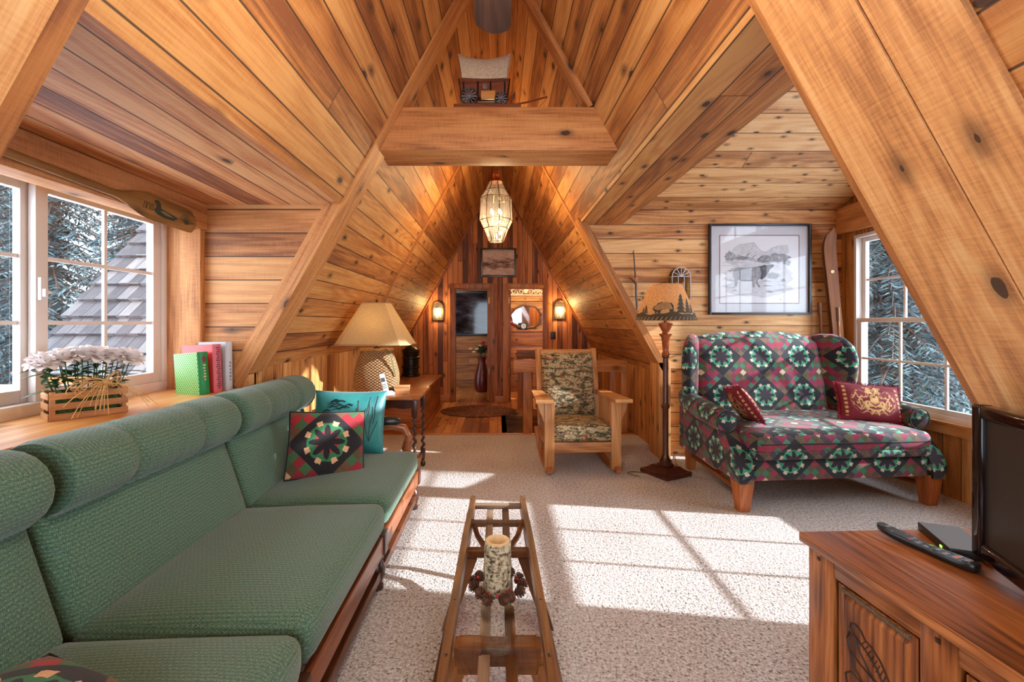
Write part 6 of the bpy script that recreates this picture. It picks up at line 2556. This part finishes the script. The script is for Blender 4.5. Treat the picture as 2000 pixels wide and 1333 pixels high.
for sx in (-1, 1):
    for k, (x, r_) in enumerate(((0.10, 0.06), (0.20, 0.05), (0.29, 0.042), (0.37, 0.034))):
        pts = []
        for i in range(22):
            t = i / 21
            rr2 = r_ * (1 - 0.8 * t)
            a = sx * (PI * 0.9 - t * 3.6 * PI * 0.75)
            pts.append((sx * x + rr2 * math.cos(a), -0.022, 0.135 + r_ * 0.9 + rr2 * math.sin(a)))
        g.tube(pts, [0.012 * (1 - 0.5 * i / 21) for i in range(22)], 6)
    g.tube([(0, -0.02, 0.29), (sx * 0.15, -0.02, 0.27), (sx * 0.30, -0.02, 0.215), (sx * 0.43, -0.02, 0.125)], [0.02, 0.016, 0.013, 0.01], 8)
    g.tube([(0, -0.02, 0.125), (sx * 0.43, -0.02, 0.122)], 0.012, 6)
g.ball((0, -0.022, 0.215), 0.05, 12, 8, (1, 0.4, 1.2))
g.done('scrollwork', SCR, cv)
for x in (-0.3, 0.0, 0.3):
    g = G(); g.lathe([(0.010, 0), (0.012, 0.035), (0.016, 0.045), (0.002, 0.05)], 10, (x, -0.03, 0.05), RX(R(90)))
    g.done('peg', W_CHEST, cv)
ck = thing('table_clock', 'small black square clock on dresser in front of the mirror', 'clock', (0.50, 8.92, 1.172))
g = G(); g.box(-0.075, 0.075, -0.03, 0.03, 0, 0.14, 0.006)
g.done('case', BLACK, ck)
g = G(); g.lathe([(0.05, 0), (0.05, 0.004)], 24, (0, -0.030, 0.075), RX(R(90)))
g.done('dial', plain('clock_dial', (176, 176, 170), 0.4), ck)
g = G(); g.box(-0.002, 0.002, -0.037, -0.035, 0.075, 0.115); g.box(0.0, 0.03, -0.037, -0.035, 0.073, 0.077)
g.done('hands', BLACK, ck)
bq = thing('flower_posy', 'low bunch of dark red flowers at left end of the dresser', 'flowers', (0.24, 8.92, 1.172))
g = G()
g.lathe([(0.05, 0), (0.065, 0.03), (0.06, 0.06), (0.05, 0.065)], 14)
g.done('pot', plain('terracotta_pot', (140, 74, 44), 0.7), bq)
for k in range(9):
    g = G()
    a = k * 2.4
    c_ = Vector((0.015 * k ** 0.8 * math.cos(a), 0.012 * k ** 0.8 * math.sin(a), 0.11 + 0.05 * math.cos(k)))
    for q in range(5):
        t = 2 * PI * q / 5
        g.ball(c_ + Vector((0.018 * math.cos(t), 0.018 * math.sin(t), 0)), 0.016, 7, 5)
    g.tube([(0, 0, 0.05), c_], 0.003, 5)
    g.done('flower', FRED if k % 3 else FCRM, bq)
dk = thing('decorative_box', 'little dark wooden box at right end of the dresser', 'box', (0.93, 8.9, 1.172))
g = G(); g.box(-0.06, 0.06, -0.04, 0.04, 0, 0.07, 0.004)
g.done('box_body', W_TURN, dk)
g = G(); g.box(-0.064, 0.064, -0.044, 0.044, 0.071, 0.09, 0.004)
g.done('lid', W_CHEST, dk, grain=(1, 0, 0))

# ------------------------------------------------------------------ covered wagon on the collar beam
wg = thing('model_wagon', 'model covered wagon with canvas top standing on the crossbeam', 'model wagon', (-0.075, 2.97, 2.645))
g = G(); g.box(-0.20, 0.22, -0.10, 0.10, 0.0, 0.026, 0.004)
g.done('base_board', W_WAGON, wg, grain=(1, 0, 0))
g = G()
g.slab([(-0.155, -0.055, 0.085), (0.135, -0.055, 0.085), (0.155, -0.055, 0.205), (-0.175, -0.055, 0.205)], (0, 0.006, 0))
g.slab([(-0.155, 0.049, 0.085), (0.135, 0.049, 0.085), (0.155, 0.049, 0.205), (-0.175, 0.049, 0.205)], (0, 0.006, 0))
g.box(-0.155, 0.135, -0.055, 0.055, 0.083, 0.09)
g.slab([(-0.155, -0.055, 0.085), (-0.155, 0.055, 0.085), (-0.175, 0.055, 0.205), (-0.175, -0.055, 0.205)], (0.005, 0, 0))
g.slab([(0.135, -0.055, 0.085), (0.135, 0.055, 0.085), (0.155, 0.055, 0.205), (0.155, -0.055, 0.205)], (-0.005, 0, 0))
g.done('wagon_bed', W_WAGON, wg, grain=(1, 0, 0), smooth=0)
for x in (-0.14, -0.05, 0.03, 0.12):
    g = G(); g.box(x - 0.005, x + 0.005, -0.0585, -0.0552, 0.10, 0.185)
    g.done('side_stake', BLACK, wg)
g = G()
g.lathe([(0.016, 0), (0.016, 0.012), (0.001, 0.014)], 14, (-0.005, -0.056, 0.15), RX(R(90)) @ Matrix.Diagonal((0.9, 1.3, 1, 1)))
g.done('lantern_disc', plain('pewter_disc', (150, 150, 156), 0.4, metal=0.7), wg)
g = G(); g.box(-0.03, 0.06, -0.075, -0.055, 0.07, 0.12, 0.002)
g.done('tool_box', W_SILL, wg, grain=(1, 0, 0))
vs_, fs = [], []
NA, NL_ = 14, 12
for i in range(NL_ + 1):
    s = -1 + 2 * i / NL_
    for k in range(NA + 1):
        a = PI * k / NA
        w = 0.062 + 0.016 * s * s
        hgt = 0.155 + 0.035 * s * s
        flare = 1 + 0.22 * math.sin(a)
        vs_.append((s * 0.14 * flare - 0.01, -w * math.cos(a), 0.200 + hgt * math.sin(a) ** 0.75))
for i in range(NL_):
    for k in range(NA):
        a = i * (NA + 1) + k
        fs.append((a, a + 1, a + NA + 2, a + NA + 1))
g = G(); g._faces(vs_, fs)
g.done('canvas_cover', plain('natural_canvas', (214, 196, 168), 0.95, var=0.12, scale=70, bump=0.3), wg, normals=False, smooth=70)


def wheel(x, y, r_, ns):
    g = G()
    m = T(x, y, 0.026 + r_) @ RX(R(90))
    pts = [m @ Vector((r_ * 0.93 * math.cos(t), r_ * 0.93 * math.sin(t), 0)) for t in [2 * PI * i / 28 for i in range(28)]]
    g.tube(pts, r_ * 0.085, 8, close=True)
    rim = g.done('wheel', plain('dark_iron_rim', (44, 44, 54), 0.45), wg)
    for k in range(ns):
        g = G()
        t = 2 * PI * k / ns
        g.tube([m @ Vector((0.1 * r_ * math.cos(t), 0.1 * r_ * math.sin(t), 0)), m @ Vector((0.9 * r_ * math.cos(t), 0.9 * r_ * math.sin(t), 0))], 0.0032, 5)
        g.done('spoke', SPK, rim)
    g = G()
    g.lathe([(0.012, -0.012), (0.014, 0), (0.010, 0.014), (0.004, 0.018)], 12, (0, 0, 0), m)
    g.done('hub', SPK, rim)


SPK = plain('pale_spokes', (112, 112, 122), 0.5)
wheel(-0.105, -0.078, 0.056, 12)
wheel(0.098, -0.078, 0.042, 10)
wheel(-0.105, 0.078, 0.056, 12)
wheel(0.098, 0.078, 0.042, 10)
g = G()
for x, r_ in ((-0.105, 0.056), (0.098, 0.042)):
    g.tube([(x, -0.08, 0.026 + r_), (x, 0.08, 0.026 + r_)], 0.005, 6)
g.tube([(-0.105, 0, 0.075), (0.14, 0, 0.07)], 0.007, 6)
g.done('axles', W_WAGON, wg)
g = G()
g.tube([(0.12, -0.03, 0.04), (0.26, -0.04, 0.062), (0.39, -0.05, 0.092)], 0.006, 6)
g.tube([(0.39, -0.05, 0.09), (0.37, -0.05, 0.06), (0.33, -0.05, 0.018), (0.325, -0.05, 0.004)], 0.0018, 5)
g.done('tongue', W_WAGON, wg)
g = G(); g.slab([(0.16, -0.04, 0.10), (0.19, -0.04, 0.125), (0.19, 0.04, 0.125), (0.16, 0.04, 0.10)], (0, 0, 0.006))
g.tube([(0.16, -0.045, 0.12), (0.185, -0.045, 0.128)], 0.003, 5)
g.done('footboard', W_WAGON, wg)

# ------------------------------------------------------------------ ceiling fan, one blade tip in view
fn = thing('ceiling_fan', 'dark-bladed ceiling fan, one blade tip showing at top of the photo', 'fan', (-0.02, 1.25, 2.50))
g = G()
g.lathe([(0.012, 0.12), (0.012, 1.13)], 12)
g.lathe([(0.012, 1.10), (0.06, 1.13), (0.07, 1.19)], 16)
g.done('down_rod', BRASS, fn)
g = G()
g.lathe([(0.03, 0.12), (0.09, 0.10), (0.10, 0.03), (0.10, -0.03), (0.06, -0.05), (0.05, -0.09)], 20)
g.done('motor', BRASS, fn)
for k in range(5):
    a = R(90 + 72 * k)
    g = G()
    m = RZ(a - R(90)) @ T(0, 0.0, 0.0) @ RY(R(8))
    o_ = [(-0.055, 0.17), (0.055, 0.17), (0.070, 0.4), (0.072, 0.58), (0.066, 0.62), (0.03, 0.65), (0.0, 0.66), (-0.03, 0.65), (-0.066, 0.62), (-0.072, 0.58), (-0.070, 0.4)]
    g.slab([m @ Vector((x, y, 0)) for x, y in o_], (0, 0, 0.007))
    bl = g.done('blade', W_FANB, fn, grain=(math.cos(a), math.sin(a), 0), smooth=0)
    g = G(); g.slab([m @ Vector(p) for p in ((-0.02, 0.08, 0.008), (0.02, 0.08, 0.008), (0.035, 0.24, 0.008), (-0.035, 0.24, 0.008))], (0, 0, 0.005))
    g.done('blade_bracket', BRASS, bl, smooth=0)
g = G()
g.lathe([(0.05, -0.09), (0.10, -0.11), (0.125, -0.16), (0.10, -0.21), (0.03, -0.235), (0.001, -0.238)], 24)
g.done('added_fill_bowl', emit('added_bowl_glow', (255, 226, 178), 9), fn)  # glowing bowl added to the fan above the frame, as fill

# ------------------------------------------------------------------ oak cabinet with television
CXW, CYD, CZT = 0.52, 1.42, 0.60
cb = thing('tv_cabinet', 'carved oak television cabinet in the lower right corner', 'cabinet', (1.035, 1.53, 0), rz=R(2.5))
# local: front face looks to -X, runs along -Y from 0
g = G(); g.box(-0.022, 0.60, -1.40, 0.02, CZT - 0.030, CZT, 0.004)
g.done('cabinet_top', W_OAK, cb, grain=(0, 1, 0))
g = G()
g.box(0.02, 0.58, -0.03, 0.0, 0.02, CZT - 0.031, 0.002)
g.box(0.02, 0.58, -1.37, -1.34, 0.02, CZT - 0.031, 0.002)
g.box(0.55, 0.58, -1.34, -0.03, 0.02, CZT - 0.031)
g.box(0.03, 0.55, -1.34, -0.03, 0.02, 0.05)
g.done('carcass', W_OAK, cb, grain=(0, 0, 1))
for (a, b) in ((-0.105, 0.0), (-1.37, -1.265), (-0.475, -0.385), (-0.97, -0.88)):
    g = G(); g.box(-0.002, 0.02, a, b, 0.0, CZT - 0.031, 0.002)
    g.done('stile', W_OAK, cb, grain=(0, 0, 1))
spans = ((-0.385, -0.105), (-0.88, -0.475), (-1.265, -0.97))
for (a, b) in spans:
    g = G(); g.box(0.0, 0.02, a, b, CZT - 0.085, CZT - 0.031, 0.001)
    g.done('rail', W_OAK, cb, grain=(0, 1, 0))
    g = G(); g.box(0.0, 0.02, a, b, 0.03, 0.09, 0.001)
    g.done('rail', W_OAK, cb, grain=(0, 1, 0))
for y, z in ((-0.045, CZT - 0.058), (-0.43, CZT - 0.058), (-0.925, CZT - 0.058)):
    g = G(); g.box(-0.005, 0.0, y - 0.006, y + 0.006, z - 0.006, z + 0.006, 0.001, m=None)
    g.done('peg', W_TURN, cb)
CARVE = plain('burnt_carving', (52, 28, 14), 0.6)
for k, (a, b) in enumerate(spans):
    g = G()
    g.box(0.006, 0.018, a + 0.012, b - 0.012, 0.10, CZT - 0.095)
    g._faces([(0.006, a + 0.03, 0.118), (0.006, b - 0.03, 0.118), (0.006, b - 0.03, CZT - 0.115), (0.006, a + 0.03, CZT - 0.115),
              (-0.001, a + 0.042, 0.13), (-0.001, b - 0.042, 0.13), (-0.001, b - 0.042, CZT - 0.128), (-0.001, a + 0.042, CZT - 0.128)],
             [(0, 1, 5, 4), (1, 2, 6, 5), (2, 3, 7, 6), (3, 0, 4, 7), (4, 5, 6, 7)])
    pn = g.done('door_panel', W_OAK, cb, grain=(0, 0, 1), smooth=0)
    if k == 0:
        g = G()
        y = b - 0.03
        n_ = 30
        for i in range(n_):
            yy = a + 0.03 + (b - a - 0.06) * (i + 0.5) / n_
            g.rbox((0.001, yy, CZT - 0.104), (0.005, 0.0042, 0.006), 0.003, 2, m=None)
        g.done('bead_moulding', W_SLEDG, pn)
        # carved goose head and corn sheaf outline
        g = G()
        cyc, czc = (a + b) / 2 - 0.008, 0.365

        def cvp(y_, z_):
            return (-0.0018, cyc - y_, czc + z_)
        for ln in ([(-0.075, 0.02), (-0.085, 0.035), (-0.08, 0.052), (-0.065, 0.058), (-0.045, 0.052), (-0.030, 0.034), (-0.01, 0.03), (0.02, 0.01), (0.05, -0.03), (0.075, -0.08), (0.085, -0.13)],
                   [(-0.095, 0.0), (-0.085, 0.024), (-0.06, 0.022), (-0.02, 0.002), (0.01, -0.02), (0.03, -0.05), (0.05, -0.10), (0.055, -0.15)],
                   [(-0.095, 0.0), (-0.085, -0.03), (-0.05, -0.045), (-0.01, -0.055), (0.012, -0.06)],
                   [(-0.085, -0.03), (-0.075, -0.065), (-0.04, -0.09), (-0.005, -0.085), (0.012, -0.06)],
                   [(-0.06, 0.022), (-0.05, -0.01), (-0.015, -0.045), (0.012, -0.06)],
                   [(-0.10, -0.11), (-0.08, -0.09), (-0.05, -0.095), (-0.03, -0.12), (-0.05, -0.15), (-0.09, -0.15), (-0.10, -0.11)],
                   [(0.012, -0.06), (0.022, -0.09), (0.018, -0.13), (0.03, -0.17)]):
            g.tube([cvp(*p_) for p_ in ln], 0.0028, 5)
        for i in range(9):
            t = i / 8
            p1 = (-0.03 + 0.075 * t, 0.032 - 0.055 * t)
            p2 = (-0.045 + 0.08 * t, 0.012 - 0.065 * t)
            g.tube([cvp(*p1), cvp(*p2)], 0.0014, 4)
        g.done('carved_goose', CARVE, pn)

tv = thing('television', 'flat television with glossy dark frame standing on the oak cabinet', 'television', (1.30, 1.03, CZT + 0.001), rz=R(-20.5))
# local: screen looks to -X, width along Y
g = G()
TW, TH0, TH1 = 0.335, 0.025, 0.465
BZ = Mat('glossy_piano_bezel', 0.07, (26, 14, 16)).m
for (a, b, c, d) in ((-TW, -TW + 0.04, TH0, TH1), (TW - 0.04, TW, TH0, TH1), (-TW + 0.04, TW - 0.04, TH0, TH0 + 0.045), (-TW + 0.04, TW - 0.04, TH1 - 0.04, TH1)):
    g.box(-0.03, 0.01, a, b, c, d, 0.010, seg=3)
g.done('bezel', BZ, tv)
g = G(); g.box(0.008, 0.035, -TW + 0.02, TW - 0.02, TH0 + 0.03, TH1 - 0.02, 0.01)
g.done('rear_shell', BLACK, tv)
g = G(); g.box(-0.016, 0.006, -TW + 0.038, TW - 0.038, TH0 + 0.043, TH1 - 0.038)
g.done('screen', Mat('dark_matte_screen', 0.32, (46, 40, 38)).m, tv)
g = G()
g.box(0.0, 0.02, -0.05, 0.05, 0.012, 0.06)
g.lathe([(0.10, 0.0), (0.10, 0.006), (0.05, 0.013)], 28, (0.05, 0, 0), Matrix.Diagonal((0.75, 1.3, 1, 1)))
g.done('stand', BZ, tv)
st_ = thing('set_top_box', 'small grey set-top box behind the remote on the cabinet', 'set-top box', (1.436, 1.448, CZT + 0.001), rz=R(-22))
g = G(); g.box(-0.055, 0.055, -0.10, 0.10, 0.0, 0.026, 0.003)
g.done('housing', BLACK, st_)
g = G()
g.box(-0.053, 0.053, -0.098, 0.098, 0.0262, 0.0275)
def vent():
    m = Mat('perforated_grey_lid', 0.5)
    u, v = m.uv()
    d = m.f('MAXIMUM', m.f('ABSOLUTE', m.f('SINE', m.mul(u, 600.0))), m.f('ABSOLUTE', m.f('SINE', m.mul(v, 600.0))))
    m.col(m.ramp(d, [(0.3, (28, 28, 30)), (0.8, (112, 112, 114))]))
    return m.m
g.done('vented_lid', vent(), st_)
g = G(); g.box(-0.057, -0.0545, -0.06, -0.05, 0.010, 0.016)
g.done('indicator', emit('green_indicator', (120, 255, 60), 3), st_)
rm = thing('remote_control', 'long dark curved remote control with many small buttons on cabinet', 'remote control', (1.308, 1.412, CZT + 0.001), rz=R(14))
g = G()
o_ = []
for k in range(28):
    t = 2 * PI * k / 28
    y = 0.135 * math.copysign(abs(math.sin(t)) ** 0.5, math.sin(t))
    w = 0.023 + 0.004 * (y < -0.06) - 0.003 * math.cos(y * 30)
    x = w * math.copysign(abs(math.cos(t)) ** 0.6, math.cos(t))
    o_.append((x, y))
vs_ = []
def rz_(y):
    return 0.016 * (y / 0.135) ** 2 * 0.8
for (sc_, z) in ((0.8, 0.002), (1.0, 0.009), (1.0, 0.016), (0.9, 0.021)):
    for x, y in o_:
        vs_.append((x * sc_, y * (0.97 + 0.03 * sc_), z + rz_(y) * (1 if y > 0 else 0.3)))
n_ = len(o_)
fs = [(i * n_ + k, i * n_ + (k + 1) % n_, (i + 1) * n_ + (k + 1) % n_, (i + 1) * n_ + k) for i in range(3) for k in range(n_)]
fs += [tuple(range(n_))[::-1], tuple(3 * n_ + k for k in range(n_))]
g._faces(vs_, fs)
g.done('body', BLACK, rm, smooth=50)
BT = {c: plain('button_' + c, rgb, 0.4) for c, rgb in (('grey', (150, 148, 156)), ('black', (40, 40, 44)), ('orange', (232, 110, 40)), ('green', (120, 190, 60)), ('pink', (220, 70, 110)))}
for r_ in range(10):
    for c_ in range(3):
        y = 0.108 - 0.024 * r_
        x = (-0.012, 0, 0.012)[c_]
        col = 'grey' if (r_ + c_) % 3 else 'black'
        if (r_, c_) == (8, 1): col = 'orange'
        if (r_, c_) == (5, 2): col = 'green'
        if (r_, c_) == (3, 0): col = 'pink'
        g = G()
        zz = 0.0205 + rz_(y) * (1 if y > 0 else 0.3)
        s_ = 0.0048 if col != 'orange' else 0.008
        g.rbox((x, y, zz + 0.001), (s_, 0.006 if col != 'orange' else 0.007, 0.0022), 0.0018, 3)
        g.done('button', BT[col], rm)

# ------------------------------------------------------------------ light of the lamps
lamp('table_lamp_light', (-1.055, 4.02, TTZ + 0.55), 34, WARM, 0.03)
lamp('floor_lamp_light', (1.45, 3.98, 1.45), 22, WARM, 0.03)
lamp('pendant_light', (-0.015, 4.6, 2.31), 48, WARM, 0.06)
lamp('sconce_light', (-0.975, Y1 - 0.05, 1.49), 12, WARM, 0.02)
lamp('sconce_light', (1.015, Y1 - 0.05, 1.51), 12, WARM, 0.02)
fl_ = lamp('added_fan_fill', (-0.02, 1.25, 2.21), 19, (1.0, 0.90, 0.76), 0.12)  # added fill light under the fan, brightens the near ceiling
